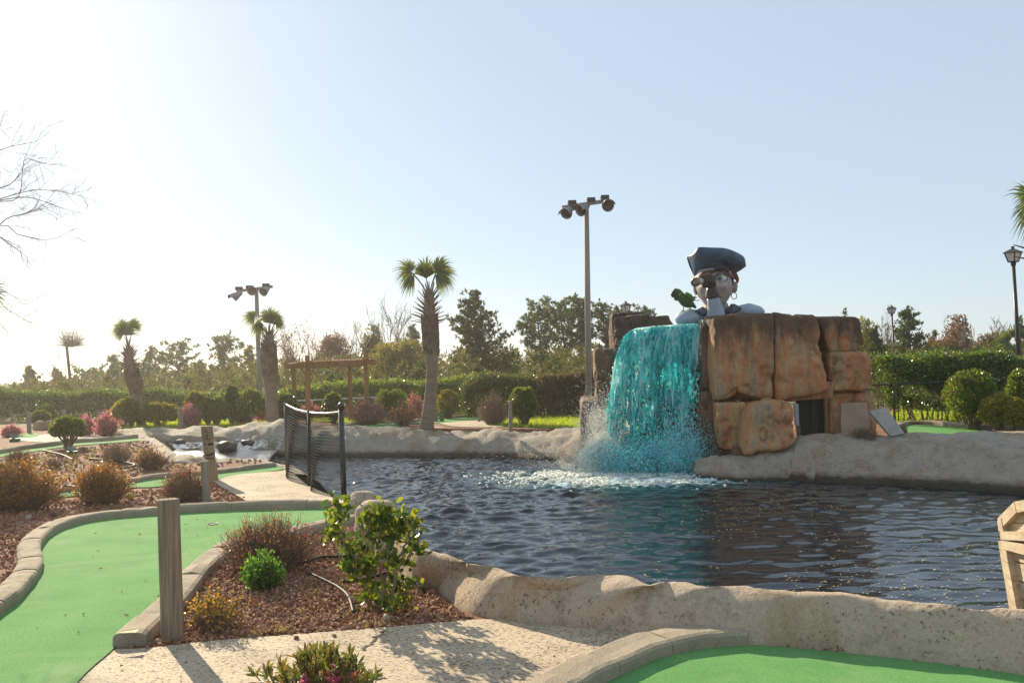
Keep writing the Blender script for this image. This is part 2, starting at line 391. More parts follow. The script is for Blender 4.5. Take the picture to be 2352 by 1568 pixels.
# ================================================================== ground: one sheet to the horizon
xs = np.concatenate([[-900, -600, -300, -120, -60, -35, -24], np.arange(-18, 14.01, 0.13), [18, 24, 35, 60, 120, 300, 600, 900]])
ys = np.concatenate([[-200, -60, -20, -6, 0], np.arange(2, 33.01, 0.13), [36, 42, 50, 60, 75, 100, 150, 250, 500, 900]])
gx, gy = np.meshgrid(xs, ys); inp = inside(gx, gy, PONDXY)
# draw the hollow in a little from the crest so that the walls cover its edge
gz = terr(gx, gy); gz = np.where(inp, -1.1, gz)
b = MB(); b.grid(np.stack([gx, gy, gz], -1)); b.build('ground', M_EARTH, kind='structure')

# ================================================================== water with real ripples
M_WATER = water_mat('pond water', (.006, .011, .016), (FALL.x - .1, FALL.y - .1))
wx = np.arange(-9, 9.6, 0.042); wy = np.arange(4.4, 27, 0.042)
X, Y = np.meshgrid(wx, wy)
dF = np.hypot(X - FALL.x, Y - FALL.y)
chop = 0.35 + 0.85 * np.exp(-(dF / 6.5) ** 2) * 1.0 + 0.55 / (1 + np.exp((X - 1.2) / 0.8)) * (1 / (1 + np.exp(-(Y - 7.5) / 1.0)))
amp = np.zeros_like(X)
for k in range(34):
    lam = 0.16 * (1.13 ** rng.uniform(0, 11.5))
    if k < 22: sx_, sy_ = FALL.x + rng.normal(0, 2.2), FALL.y + 1 + rng.normal(0, 1.2)
    else: sx_, sy_ = rng.uniform(-14, 14), rng.choice([-6, 34])
    d = np.hypot(X - sx_, Y - sy_) + 0.25 * np.sin(X * 1.3 + k) + 0.2 * np.sin(Y * 0.9 + 2 * k)
    g = 0.5 + 0.5 * np.sin(X * (0.5 + .07 * k) + k * 1.7) * np.sin(Y * (0.45 + .05 * k) + k * .9)
    short = lam < 0.34; calm = 1 - (.62 if short else .22) / (1 + np.exp(-(X - 1.6 - .12 * (Y - 8)) / .7)) * (dF > 2.0)
    amp += lam / (2 * math.pi) * 0.094 * g * np.sin(2 * math.pi * d / lam + rng.uniform(0, 6.28)) * calm * (np.clip(chop, 0, 1.6) if short else (0.25 + .75 * np.clip(chop, 0, 1.4)))
rough = (fbm(np.stack([X.ravel() * 3.0, Y.ravel() * 4.5, 0 * X.ravel()], 1), 3).reshape(X.shape) - .5)
amp += 0.05 * rough * np.clip(chop - .3, 0, 1.3)
V = np.stack([X, Y, -0.45 + amp], -1)
ok = inside(X, Y, PONDXY)
cell = ok[:-1, :-1] | ok[1:, :-1] | ok[:-1, 1:] | ok[1:, 1:]
n_, m_ = X.shape; i_, j_ = np.nonzero(cell); q = i_ * m_ + j_
F = np.stack([q, q + 1, q + m_ + 1, q + m_], 1)
used = np.unique(F); re = np.full(n_ * m_, -1); re[used] = np.arange(len(used))
b = MB(); b.add(V.reshape(-1, 3)[used], re[F]); b.build('pond_water', M_WATER, kind='structure', smooth=True)

# pale pollen flecks floating on the still part of the water
fl = MB()
pts = [G(rnd.uniform(1480, 2330), 1120 + 290 * rnd.random() ** 1.3, -0.44) for _ in range(1700)]
C = np.array([tuple(p) for p in pts]); keep = inside(C[:, 0], C[:, 1], PONDXY) & (fbm(C * np.array([.8, .8, 0]) + 3, 2) > .40); C = C[keep]
C[:, 2] = -0.45 + 0.008
idx = (np.clip(((C[:, 1] - wy[0]) / 0.042).astype(int), 0, n_ - 1), np.clip(((C[:, 0] - wx[0]) / 0.042).astype(int), 0, m_ - 1)); C[:, 2] += amp[idx]
a = rng.random(len(C)) * 6.28; r = rng.uniform(.006, .014, len(C))
for s_ in range(1):
    k5 = np.arange(6) * math.pi / 3
    rr = r[:, None] * rng.uniform(.6, 1.2, (len(C), 6))
    vv = np.stack([C[:, 0:1] + rr * np.cos(k5 + a[:, None]), C[:, 1:2] + rr * np.sin(k5 + a[:, None]) * .9, np.repeat(C[:, 2:3], 6, 1)], -1)
    fl.add(vv.reshape(-1, 3), np.arange(len(C) * 6).reshape(-1, 6))
M_FLECK = flat('pale pollen', (.62, .48, .25), 0.8)
tag(fl.build('floating_leaf_flecks', M_FLECK, kind='stuff'), 'pale flecks of leaf and pollen floating on the dark pond', 'leaf litter')

# ================================================================== gunite walls round the pond
def wall(name, outer, crest, inner, n, mat_, label, rough=0.05, seed=0, parent=None, name_only=False, zfoot=-1.0, lip=0.0, face=.4, top=.1, drop=.015):
    O = resample(outer, n); Cc = resample(crest, n); I = resample(inner, n)
    foot = I.copy(); foot[:, 2] = zfoot
    gd = O.copy(); gd[:, 2] -= 0.25
    mid1 = O * (1 - face) + Cc * face; mid1[:, 2] = O[:, 2] * .45 + Cc[:, 2] * .55
    cu = Cc + (O - Cc) * top; cu[:, 2] = Cc[:, 2] - drop
    mid2 = Cc * .5 + I * .5; mid2[:, 2] = mid2[:, 2] * .7 + Cc[:, 2] * .3 + lip
    mid3 = Cc * .15 + I * .85; mid3[:, 2] = mid3[:, 2] + .03
    K = np.stack([gd, O, mid1, cu, Cc, mid2, mid3, I, foot], 1)
    out = np.stack([resample(K[i], 30) for i in range(n)])
    q = out.reshape(-1, 3)
    dsp = (fbm(q * 2.2 + seed, 4) - .5) * 2 * rough + (fbm(q * 6 + seed, 4) - .5) * rough * .9
    cr_ = np.abs(fbm(q * np.array([.9, .9, .5]) + seed * 1.7, 3) - .5); dsp -= .05 * np.exp(-(cr_ / .012) ** 2) * (rough > .06)
    cen = (O + I) / 2; cen[:, 2] = -0.4
    nor = unit(out - cen[:, None]).reshape(-1, 3)
    q = q + nor * dsp[:, None] * np.clip((q[:, 2:3] + .9), 0, 1)
    bb = MB(); bb.grid(q.reshape(out.shape))
    o = bb.build(name, mat_, parent, smooth=True)
    if not name_only: tag(o, label, 'wall')
    return o

near_base = [(3000, 1640), (2700, 1600), (2352, 1556), (2230, 1540), (2100, 1523), (1990, 1510), (1900, 1500), (1790, 1490), (1700, 1485), (1640, 1478), (1560, 1470), (1500, 1462), (1440, 1452), (1370, 1446),
             (1300, 1440), (1210, 1431), (1150, 1424), (1085, 1412), (1050, 1394), (1010, 1362), (965, 1318), (900, 1285), (850, 1240)]
O_near = [G(*p) for p in near_base]
I_near = []
for o, c in zip(O_near, C_near):
    d = (c - o); d.z = 0; d.normalize(); I_near.append(Vector((c.x + d.x * .34, c.y + d.y * .34, -0.5)))
wall('pond_wall', O_near, C_near, I_near, 260, M_WALL, 'near grey brown concrete pond wall with a wavy sunlit crest', 0.042, 3, face=.3, top=.50, drop=.055)
# far bank
O_far = []
for c, i in zip(C_far, I_far):
    d = c - i; d.z = 0; d.normalize(); O_far.append(Vector((c.x + d.x * .7, c.y + d.y * .7, 0.22)))
wall('pond_bank', O_far, C_far, I_far, 240, M_BANK, 'far curved concrete bank of the pond between fence and waterfall', 0.13, 9, lip=.05)
I_right = W3(right_water, -0.45)
O_right = []
for c, i in zip(C_right, I_right):
    d = c - i; d.z = 0; d.normalize(); O_right.append(Vector((c.x + d.x * .55, c.y + d.y * .55, min(c.z - .05, 0.22))))
APRON = (O_right[:6], C_right[:6], I_right[:6])
wall('pond_bank', O_right[4:], C_right[4:], I_right[4:], 220, M_BANK, 'blue grey concrete bank at the foot of the rock tower on the right', 0.07, 21, lip=.09)
# low rim in front of the little upper pool
O_rim = []; I_rim = []
for k, c in enumerate(C_rim):
    a = C_rim[max(0, k - 1)]; e = C_rim[min(len(C_rim) - 1, k + 1)]; tn = (e - a); tn.z = 0; tn.normalize()
    nr = Vector((tn.y, -tn.x, 0))                  # towards the water
    if nr.y < 0 and nr.x < 0: nr = -nr
    I_rim.append(Vector((c.x + nr.x * .5, c.y + nr.y * .5, -.45))); O_rim.append(Vector((c.x - nr.x * .38, c.y - nr.y * .38, float(terr(c.x, c.y)) - .02)))
wall('stream_kerb', O_rim, C_rim, I_rim, 120, M_BANK, 'low concrete wall curving in front of the small upper pool on the left', 0.07, 33)
# boulders closing the near wall at the end of the fence
def boulder(name, c, r, mat_, label, seed, cat='boulder', flatn=1.0, group=None):
    bb = MB()
    def fn(v):
        s = 1 + 0.7 * (fbm(v / np.array(r) * 1.3 + seed, 3) - .5)[:, None]
        v = v * s; m = np.max(np.abs(v) / np.array(r), axis=1, keepdims=True); return v / np.maximum(1, m ** .6)
    bb.sphere(c, r, 28, 18, fn); o = bb.build(name, mat_, smooth=True); tag(o, label, cat, group); return o
def px_boulder(xc, yt, yb, wpx, label, seed, mat_, depth=.8, name='boulder', z=None):
    g = G(xc, yb, z); Y = g.y; h = size(yb - yt, Y); r = size(wpx / 2, Y)
    return boulder(name, (g.x, g.y + r * depth * .6, g.z + h * .36), (r, r * depth, h * .68), mat_, label, seed)
px_boulder(828, 1134, 1190, 84, 'tan boulder at the foot of the right fence post', 4, M_WALL, 1.0)
px_boulder(862, 1158, 1250, 105, 'bigger boulder between the leafy shrub and the water', 8, M_WALL, 1.0)
px_boulder(905, 1218, 1300, 90, 'low boulder behind the leafy shrub, joining the pond wall', 12, M_WALL, 0.9)

# small upper pool with its dark spillway
M_POOL = water_mat('pool water', (.02, .03, .035))
lip_l, lip_r = G(405, 1031, .06), G(640, 1031, .06)
pp = [tuple(lip_l), tuple(lip_r), tuple(G(650, 1010, .06)), tuple(G(560, 1003, .06)), tuple(G(360, 1000, .06)), tuple(G(340, 1008, .06))]
bb = MB(); gxp = np.linspace(0, 1, 60); top = np.array([resample([pp[4], pp[3], pp[2]], 60), resample([pp[0], pp[1]], 60)])
VV = np.stack([top[0] * (1 - s) + top[1] * s for s in np.linspace(0, 1, 40)], 0); VV[:, :, 2] += .10 * (fbm(VV.reshape(-1, 3) * np.array([4, 9, 1]), 3).reshape(VV.shape[:2]) - .5)
bb.grid(VV[:, ::-1]); bb.build('pool_water', M_POOL, kind='structure', smooth=True)
M_LINER = mat('black pool liner', [(0.3, (.012, .014, .016)), (0.7, (.04, .045, .05))], 5, 0.12, 0.6, 14, spec=0.6)
bb = MB(); e0 = resample([lip_l, lip_r], 60); VV = []
for s in np.linspace(0, 1, 14):
    r_ = e0.copy(); r_[:, 1] -= s * 2.2; r_[:, 2] = .055 - .62 * s ** 1.3 + .05 * (fbm(np.column_stack([e0[:, 0] * 3, np.full(60, s * 3), np.zeros(60)]), 3) - .5); VV.append(r_)
bb.grid(np.array(VV)); tag(bb.build('pool_spillway', M_LINER, smooth=True), 'wet black liner slope where the upper pool spills over', 'spillway')
M_DROCK = mat('dark wet rock', [(0.3, (.03, .03, .028)), (0.7, (.10, .095, .08))], 5, 0.5, 0.8, 20)
px_boulder(410, 1009, 1018, 26, 'small dark rock standing alone in the upper pool', 5, M_DROCK, .8, z=.06)
px_boulder(519, 1013, 1032, 46, 'dark mossy rock at the spill edge behind the carved totem', 6, M_DROCK, .8, z=.06)
px_boulder(566, 1010, 1021, 30, 'flat dark rock at the right end of the upper pool', 7, M_DROCK, .8, z=.06)

# ================================================================== turf, paths, lawns
T1 = [(-330, 1760), (-160, 1530), (0, 1418), (58, 1370), (98, 1310), (95, 1262), (130, 1226), (190, 1204), (260, 1193), (365, 1184), (560, 1174), (755, 1170), (812, 1176), (818, 1190), (735, 1212), (600, 1246),
      (505, 1266), (430, 1322), (380, 1378), (330, 1428), (280, 1466), (258, 1496), (180, 1568), (40, 1760)]
sheet('near_green', T1, M_TURF, .014, step=.3)
sheet('path', [(-420, 2000), (40, 1700), (200, 1545), (256, 1494), (330, 1490), (500, 1471), (700, 1456), (900, 1440), (1000, 1431), (1100, 1423), (1180, 1424), (1300, 1436), (1450, 1452), (1600, 1468), (1800, 1480), (2400, 1545), (2800, 1640), (2800, 2100)], M_PATH, .006, step=.3)
T2 = [(1370, 1585), (1450, 1546), (1530, 1512), (1620, 1495), (1720, 1486), (1900, 1500), (2100, 1522), (2352, 1554), (2800, 1610), (3000, 1800), (2400, 2100), (1100, 2000), (1180, 1760), (1290, 1640)]
sheet('right_green', T2, M_TURF, .016, step=.3)
sheet('bridge_path', [(488, 1107), (545, 1092), (640, 1084), (662, 1082), (709, 1117), (752, 1136), (790, 1144), (780, 1160), (700, 1161), (590, 1159), (540, 1138)], M_PATH, .02, step=.3)
sheet('upper_green', [(125, 1134), (170, 1126), (290, 1112), (370, 1099), (490, 1089), (588, 1077), (636, 1071), (645, 1080), (560, 1092), (495, 1102), (362, 1119), (300, 1122), (170, 1141), (125, 1143)], M_TURF, .016, step=.4)
sheet('top_green', [(-60, 1052), (0, 1043), (60, 1033), (117, 1026), (168, 1019), (240, 1015), (318, 1008), (318, 1013), (240, 1019), (170, 1025), (90, 1036), (0, 1051), (-60, 1062)], M_TURF, .016, step=.6)
sheet('back_green', [(20, 999), (60, 996), (90, 997), (78, 1004), (30, 1006)], M_TURF, .02, step=.8)
sheet('back_path', [(40, 1006), (120, 997), (230, 1000), (210, 1011), (110, 1016), (48, 1012)], M_PATH, .012, step=.8)
sheet('side_path', [(1008, 973), (1085, 965), (1100, 966), (1160, 980), (1095, 982), (1040, 980)], M_PATH, .02, step=.8)
sheet('pale_green', [(795, 982), (850, 975), (925, 974), (900, 983)], M_TURF, .03, step=.8)
sheet('pale_green', [(935, 974), (1000, 964), (1100, 959), (1100, 966), (1010, 972)], M_TURF, .016, step=.8)
sheet('distant_green', [(2070, 980), (2095, 977), (2180, 980), (2240, 988), (2352, 994), (2500, 998), (2400, 1006), (2080, 1000)], M_TURF, .018, step=.8)
lawns = [[(270, 975), (330, 962), (440, 964), (560, 968), (640, 972), (560, 980), (400, 984), (285, 984)],
         [(1120, 978), (1180, 962), (1290, 956), (1420, 957), (1420, 985), (1270, 984)],
         [(2040, 976), (2060, 945), (2200, 938), (2380, 950), (2352, 962), (2220, 970), (2120, 976)],
         [(700, 966), (800, 958), (950, 956), (940, 964), (820, 972)]]
grass = MB()
for lw in lawns:
    o, poly = sheet('lawn', lw, M_LAWN, .010, step=.8)
    q = scatter(poly, 260); n = len(q)
    if n > 9000: q = q[:9000]; n = 9000
    Cg = np.column_stack([q, terr(q[:, 0], q[:, 1]) + .005]); D = rng.normal(size=(n, 3)) * .4 + [0, 0, 1]
    grass.blades(Cg, D, rng.uniform(.06, .15, n), .03)
M_GRASS = leafmat('grass blade', [(.13, .20, .02), (.24, .30, .03), (.35, .32, .08)], 0.6, 0.5, 0.2)
tag(grass.build('lawn_grass', M_GRASS, kind='stuff'), 'sunlit yellow green grass blades on the lawns', 'grass')

# ================================================================== kerbs of single cast stones
def curb(pts, width, height, side, label, seg=.42, jitter=.005, gap=.006, zoff=0.0):
    """pts along the inner (turf) edge at ground level; side +1: the kerb lies to the left of the walking direction"""
    p = [G(*q) if len(q) == 2 else Vector(q) for q in pts]
    L = sum((p[i + 1] - p[i]).length for i in range(len(p) - 1)); n = max(8, int(L / .07)); C = resample(p, n)
    root = thing('kerb', C[n // 2], label, 'kerb')
    t = np.gradient(C, axis=0); t[:, 2] = 0; t = unit(t); nr = np.stack([-t[:, 1], t[:, 0], 0 * t[:, 0]], 1) * side
    per = max(3, int(seg / .07)); k = 0; made = 0
    while k < n - 2:
        e = min(n - 1, k + per + rnd.randint(-1, 2))
        if n - 1 - e < 3: e = n - 1
        idx = np.linspace(k, e, max(4, e - k + 1)); rows = []
        sh = rnd.uniform(-jitter, jitter); tl = rnd.uniform(-.01, .01)
        for a, f in enumerate(idx):
            i0 = int(min(n - 1, math.floor(f))); i1 = min(n - 1, i0 + 1); u = f - i0
            c = C[i0] * (1 - u) + C[i1] * u; m = nr[i0]; tt = t[i0]
            if a == 0: c = c + tt * gap / 2
            if a == len(idx) - 1: c = c - tt * gap / 2
            z = float(terr(c[0], c[1])) + zoff; h = height + sh + (.0 if 0 < a < len(idx) - 1 else -.006)
            wd = width * (1 if 0 < a < len(idx) - 1 else .994)
            prof = [(0.0, -.08), (0.0, h * .75), (.012, h * .92), (wd * .14, h), (wd * .5, h * 1.03 + tl), (wd * .86, h * .97), (wd * .98, h * .80), (wd, h * .5), (wd * 1.02, -.08)]
            rows.append([(c[0] + m[0] * q, c[1] + m[1] * q, z + zz) for q, zz in prof])
        R = np.array(rows); q = R.reshape(-1, 3); nz = (fbm(q * 6, 3) - .5) * .03; q = q + np.column_stack([nz * .5, nz * .5, nz]); R = q.reshape(R.shape)
        bb = MB(); bb.grid(R if side > 0 else R[:, ::-1]); m_ = R.shape[1]
        bb.f.append(np.array([list(range(m_))])); bb.m.append(np.zeros(1, int)); bb.f.append(np.array([[(len(R) - 1) * m_ + i for i in range(m_)][::-1]])); bb.m.append(np.zeros(1, int))
        bb.build('kerb_stone', M_CURB, root, smooth=False); made += 1
        k = e
    return root
curb([(-330, 1700), (-150, 1530), (0, 1418), (58, 1370), (98, 1310), (95, 1262), (130, 1226), (190, 1204), (260, 1193), (365, 1184)], .21, .105, 1, 'curved kerb along the left edge of the near green', .30)
curb([(365, 1184), (460, 1178), (560, 1174), (660, 1171), (755, 1170)], .13, .12, 1, 'straight kerb at the back of the near green, behind the tall post', .8)
curb([(258, 1488), (285, 1462), (330, 1426), (380, 1376), (430, 1320), (505, 1264), (600, 1244), (735, 1210), (800, 1196)], .21, .09, -1, 'kerb between the near green and the red stone bed', .36)
curb([(1240, 1700), (1290, 1640), (1370, 1585), (1450, 1546), (1530, 1512), (1620, 1495), (1720, 1487)], .27, .10, 1, 'broad kerb stones curving round the right green', .48)
curb([(125, 1136), (170, 1128), (290, 1113), (370, 1100), (490, 1090), (588, 1078), (636, 1072)], .16, .085, 1, 'thin kerb behind the middle green strip on the left', .9)
curb([(-60, 1052), (0, 1043), (60, 1033), (117, 1026), (168, 1019), (240, 1014), (318, 1007)], .2, .11, 1, 'kerb behind the highest green strip on the left', .9)
curb([(2062, 990), (2085, 977), (2130, 976), (2180, 979), (2215, 985), (2274, 987), (2400, 993)], .3, .10, 1, 'pale kerb behind the distant green on the right', .9)
curb([(795, 982), (850, 974), (925, 972), (1010, 963), (1100, 958)], .2, .1, 1, 'kerb behind the pale greens at the foot of the big palm', .9)

# ================================================================== red lava stone mulch
M_LAVA = leafmat('red lava stone', [(.15, .065, .035), (.32, .145, .08), (.42, .21, .12), (.25, .11, .06), (.46, .28, .18), (.18, .12, .085)], 0.85, 0.0, 0.2)
ico = np.array([(0, 0, 1), (.9, 0, .3), (.2, .85, .35), (-.8, .4, .3), (-.6, -.7, .3), (.4, -.8, .25), (0, 0, -.6)])
icf = np.array([(0, 1, 2), (0, 2, 3), (0, 3, 4), (0, 4, 5), (0, 5, 1), (6, 2, 1), (6, 3, 2), (6, 4, 3), (6, 5, 4), (6, 1, 5)])
def stones(poly_px, density, lo, hi, cap):
    poly = [tuple(G(*p))[:2] for p in poly_px]
    q = scatter(poly, density)[:cap]; n = len(q)
    q = q[~(inside(q[:, 0], q[:, 1], PONDXY))]; n = len(q)
    s = rng.uniform(lo, hi, n) * rng.choice([.6, 1, 1, 1.3], n)
    A = unit(rng.normal(size=(n, 3))); B = unit(np.cross(A, rng.normal(size=(n, 3)))); Cc = np.cross(A, B)
    sh = ico[None] * rng.uniform(.6, 1.25, (n, 7, 1)) * s[:, None, None] * np.array([1, .8, .6])
    v = sh[:, :, 0:1] * A[:, None] + sh[:, :, 1:2] * B[:, None] + sh[:, :, 2:3] * Cc[:, None]
    v += np.column_stack([q, terr(q[:, 0], q[:, 1]) + s * .35])[:, None]
    f = icf[None] + (np.arange(n) * 7)[:, None, None]
    return v.reshape(-1, 3), f.reshape(-1, 3)
b = MB()
b.add(*stones([(285, 1492), (330, 1440), (380, 1392), (440, 1330), (520, 1275), (640, 1248), (740, 1218), (830, 1205), (900, 1290), (965, 1325), (1010, 1368), (1050, 1400), (1085, 1418), (1095, 1424), (1000, 1431), (900, 1440), (700, 1456), (500, 1471), (330, 1490)], 1500, .012, .026, 12000))
b.add(*stones([(-420, 1640), (-140, 1480), (-20, 1400), (30, 1355), (60, 1300), (62, 1250), (100, 1212), (170, 1190), (260, 1178), (400, 1168), (590, 1158), (545, 1138), (490, 1110), (362, 1124), (300, 1128), (170, 1146), (60, 1150), (-300, 1170)], 420, .014, .03, 12000))
tag(b.build('lava_stones', M_LAVA, kind='stuff'), 'crushed red lava stones covering the planting beds', 'stones')
b = MB(); b.add(*stones([(-300, 1160), (120, 1125), (290, 1100), (480, 1075), (640, 1060), (440, 1050), (390, 1040), (330, 1012), (170, 1030), (-100, 1070)], 90, .02, .04, 7000))
M_CHIP = leafmat('bark chip', [(.16, .07, .04), (.26, .13, .08), (.36, .22, .14), (.2, .1, .05)], 0.8, 0.0, 0.3)
tag(b.build('bark_chips', M_CHIP, kind='stuff'), 'brown bark chips on the raised left beds', 'bark')
# dry grass tufts along the bed edges
b = MB()
def tufts(poly_px, density, h, cap=4000):
    q = scatter([tuple(G(*p))[:2] for p in poly_px], density)[:cap]; q = np.repeat(q, 9, 0) + rng.normal(0, .02, (len(q) * 9, 2)); n = len(q)
    b.blades(np.column_stack([q, terr(q[:, 0], q[:, 1])]), rng.normal(size=(n, 3)) * .7 + [0, 0, .8], rng.uniform(h * .4, h, n), .006 + h * .03)
tufts([(300, 1490), (500, 1470), (700, 1456), (900, 1440), (1090, 1422), (1080, 1412), (900, 1428), (700, 1444), (500, 1458), (330, 1476)], 90, .07)
tufts([(440, 1330), (640, 1290), (820, 1330), (980, 1380), (900, 1425), (500, 1460), (400, 1440)], 26, .06)
tufts([(-100, 1150), (300, 1090), (480, 1065), (380, 1030), (170, 1035), (-100, 1075)], 12, .16)
M_DRY = leafmat('dry grass', [(.22, .15, .07), (.34, .25, .12), (.16, .11, .05), (.2, .2, .05)], 0.7, 0.35, 0.2)
tag(b.build('dry_grass', M_DRY, kind='stuff'), 'dry straw coloured grass tufts along the bed edges', 'grass')

# bits of dead leaf blown onto the green and the path
b = MB(); q = np.concatenate([scatter([tuple(G(*p))[:2] for p in ((20, 1500), (110, 1300), (260, 1200), (560, 1180), (480, 1260), (340, 1400), (240, 1490))], 5), scatter([tuple(G(*p))[:2] for p in ((230, 1560), (330, 1500), (700, 1465), (1090, 1430), (1440, 1470), (1250, 1560))], 9)]); n = len(q)
b.leaves(np.column_stack([q, np.full(n, .024)]), rng.normal(size=(n, 3)) * [1, 1, .12], rng.uniform(.015, .045, n), rng.uniform(.008, .02, n), .25)
tag(b.build('leaf_litter', leafmat('dead leaf', [(.16, .09, .04), (.30, .20, .09), (.10, .06, .03)], .8, .2, .2), kind='stuff'), 'bits of dead leaf lying on the near green and path', 'leaf litter')
# ================================================================== the rock tower
def Z5(x, y): return (1320.7 + x / 3.413, 689 + y / 3.413)
def rock_mat(name, stops, wet=False):
    m, t, p = base_mat(name); vs = coords(t, (1, 1, .22)); v = coords(t)
    c = ramp(t, noise(t, vs, 2.6, 6, 0.7), stops)
    st = ramp(t, noise(t, coords(t, (1, 1, .3)), 4.5, 7, 0.7), [(0.5, (0, 0, 0)), (0.66, (1, 1, 1))]); c = mixc(t, math_(t, 'MULTIPLY', st, 0.6), c, (.17, .155, .13))
    # dark weathering that runs down from the tops
    sx = N(t, 'ShaderNodeSeparateXYZ'); co = N(t, 'ShaderNodeTexCoord'); t.links.new(co.outputs['Object'], sx.inputs[0])
    bl = ramp(t, noise(t, v, 7, 8, 0.8), [(0.55, (1, 1, 1)), (0.72, (.35, .33, .3))]); c = mixc(t, 0.8, c, bl, 'MULTIPLY')
    if not wet:
        k = ramp(t, math_(t, 'MULTIPLY', math_(t, 'ADD', sx.outputs[2], math_(t, 'MULTIPLY', noise(t, vs, 3.2, 6, .7), 1.5)), 0.25), [(0.755, (0, 0, 0)), (0.85, (1, 1, 1))])
        c = mixc(t, math_(t, 'MULTIPLY', k, .8), c, (.065, .05, .04))
    g = noise(t, v, 42, 5, 0.75)
    c = mixc(t, 0.6, c, ramp(t, g, [(0.3, (.6, .58, .56)), (0.7, (1.15, 1.12, 1.1))]), 'MULTIPLY')
    t.links.new(c, p.inputs['Base Color']); p.inputs['Roughness'].default_value = 0.35 if wet else 0.8; p.inputs['Specular IOR Level'].default_value = 0.5 if wet else 0.25
    bump(t, p, math_(t, 'ADD', g, math_(t, 'MULTIPLY', noise(t, v, 9, 6, 0.7), 2.5)), 0.6, 0.03); return m
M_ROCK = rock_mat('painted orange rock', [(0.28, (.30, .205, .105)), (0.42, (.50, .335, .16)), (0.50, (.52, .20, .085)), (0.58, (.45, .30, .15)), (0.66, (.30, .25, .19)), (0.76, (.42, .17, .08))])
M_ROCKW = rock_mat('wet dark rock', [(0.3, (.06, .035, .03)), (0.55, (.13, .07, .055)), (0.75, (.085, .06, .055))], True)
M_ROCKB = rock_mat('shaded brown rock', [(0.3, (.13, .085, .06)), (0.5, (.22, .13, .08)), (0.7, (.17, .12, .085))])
tower = thing('rock_tower', P(1700, 1040, 19.0) * 1.0, 'orange brown artificial rock tower with a doorway, carrying the pirate bust', 'rock tower')
def block(front, D, thick, seed, mat_, z5=True, sq=15.0, rough=.10, name='stone_block', shift=(0.06, 0), n=36, parent=None):
    """block from the four corners of its front (tl, tr, br, bl), each with its own distance offset"""
    c = []
    for q in front:
        x, y = Z5(q[0], q[1]) if z5 else (q[0], q[1])
        c.append(P(x, y, D + (q[2] if len(q) > 2 else 0)))
    c = np.array([tuple(q) for q in c]); back = c + np.array([shift[0], thick, shift[1]])
    g = np.linspace(-1, 1, n); bb = MB()
    for ax in range(3):
        for sg in (-1, 1):
            a, e = np.meshgrid(g, g); q = np.zeros((n, n, 3)); q[:, :, ax] = sg; q[:, :, (ax + 1) % 3] = a; q[:, :, (ax + 2) % 3] = e * sg
            q = q.reshape(-1, 3); q = q / (np.sum(np.abs(q) ** sq, axis=1) ** (1 / sq))[:, None]
            u = (q[:, 0] + 1) / 2; v = (q[:, 2] + 1) / 2; t = (q[:, 1] + 1) / 2
            def face(C): return ((1 - u)[:, None] * C[3] + u[:, None] * C[2]) * (1 - v)[:, None] + ((1 - u)[:, None] * C[0] + u[:, None] * C[1]) * v[:, None]
            w_ = face(c) * (1 - t)[:, None] + face(back) * t[:, None]
            cen = (c.mean(0) + back.mean(0)) / 2; d = unit(w_ - cen)
            ds = (fbm(w_ * 1.7 + seed, 4) - .5) * 2 * rough + (fbm(w_ * 6 + seed * 2, 3) - .5) * rough * .5
            cr = np.abs(fbm(w_ * np.array([1.5, 1.5, 1.1]) + seed * 3.7, 3) - .5); ds -= .07 * np.exp(-(cr / .018) ** 2) * (fbm(w_ * 1.1 + seed, 2) > .42)
            ds -= .10 * np.clip(fbm(w_ * 2.6 + seed * 5.1, 3) - .56, 0, .2) / .1 * .5
            w_ = w_ + d * ds[:, None]
            bb.grid(w_.reshape(n, n, 3))
    return bb.build(name, mat_, tower if parent is None else parent, smooth=True)
# right hand face
block([(1072, 118), (1568, 92), (1572, 770), (1112, 796)], 18.45, 1.6, 1, M_ROCK)
block([(1560, 84), (1898, 120, .2), (2012, 720, .1), (1574, 800)], 18.5, 1.6, 2, M_ROCK)
block([(1885, 128), (2240, 128), (2290, 408), (1998, 418)], 18.9, 1.6, 3, M_ROCK)
block([(2004, 408), (2312, 402), (2354, 720), (2016, 724)], 18.8, 1.6, 4, M_ROCK)
block([(1985, 728), (2356, 716), (2362, 1080), (1992, 1080)], 18.95, 1.5, 5, M_ROCK)
block([(1112, 800), (1352, 795), (1322, 1200), (1150, 1170)], 18.35, 1.4, 6, M_ROCK)
block([(1362, 796, .15), (1722, 790, .2), (1762, 1150, 0), (1330, 1240, -.15)], 17.75, 1.5, 7, M_ROCK, sq=7)
block([(1640, 640, .3), (2040, 640, .3), (2040, 775, .3), (1640, 800, .3)], 18.5, 1.2, 30, M_ROCK)      # lintel over the doorway
# shaded side and the wall behind the fall
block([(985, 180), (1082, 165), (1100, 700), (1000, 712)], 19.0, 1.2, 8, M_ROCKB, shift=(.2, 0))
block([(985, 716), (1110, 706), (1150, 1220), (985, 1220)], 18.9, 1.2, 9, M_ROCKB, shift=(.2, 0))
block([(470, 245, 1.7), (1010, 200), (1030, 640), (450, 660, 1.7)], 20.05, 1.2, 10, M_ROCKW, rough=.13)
block([(440, 660, 1.6), (1030, 640), (1080, 1330), (400, 1330, 1.6)], 20.0, 1.2, 11, M_ROCKW, rough=.16)
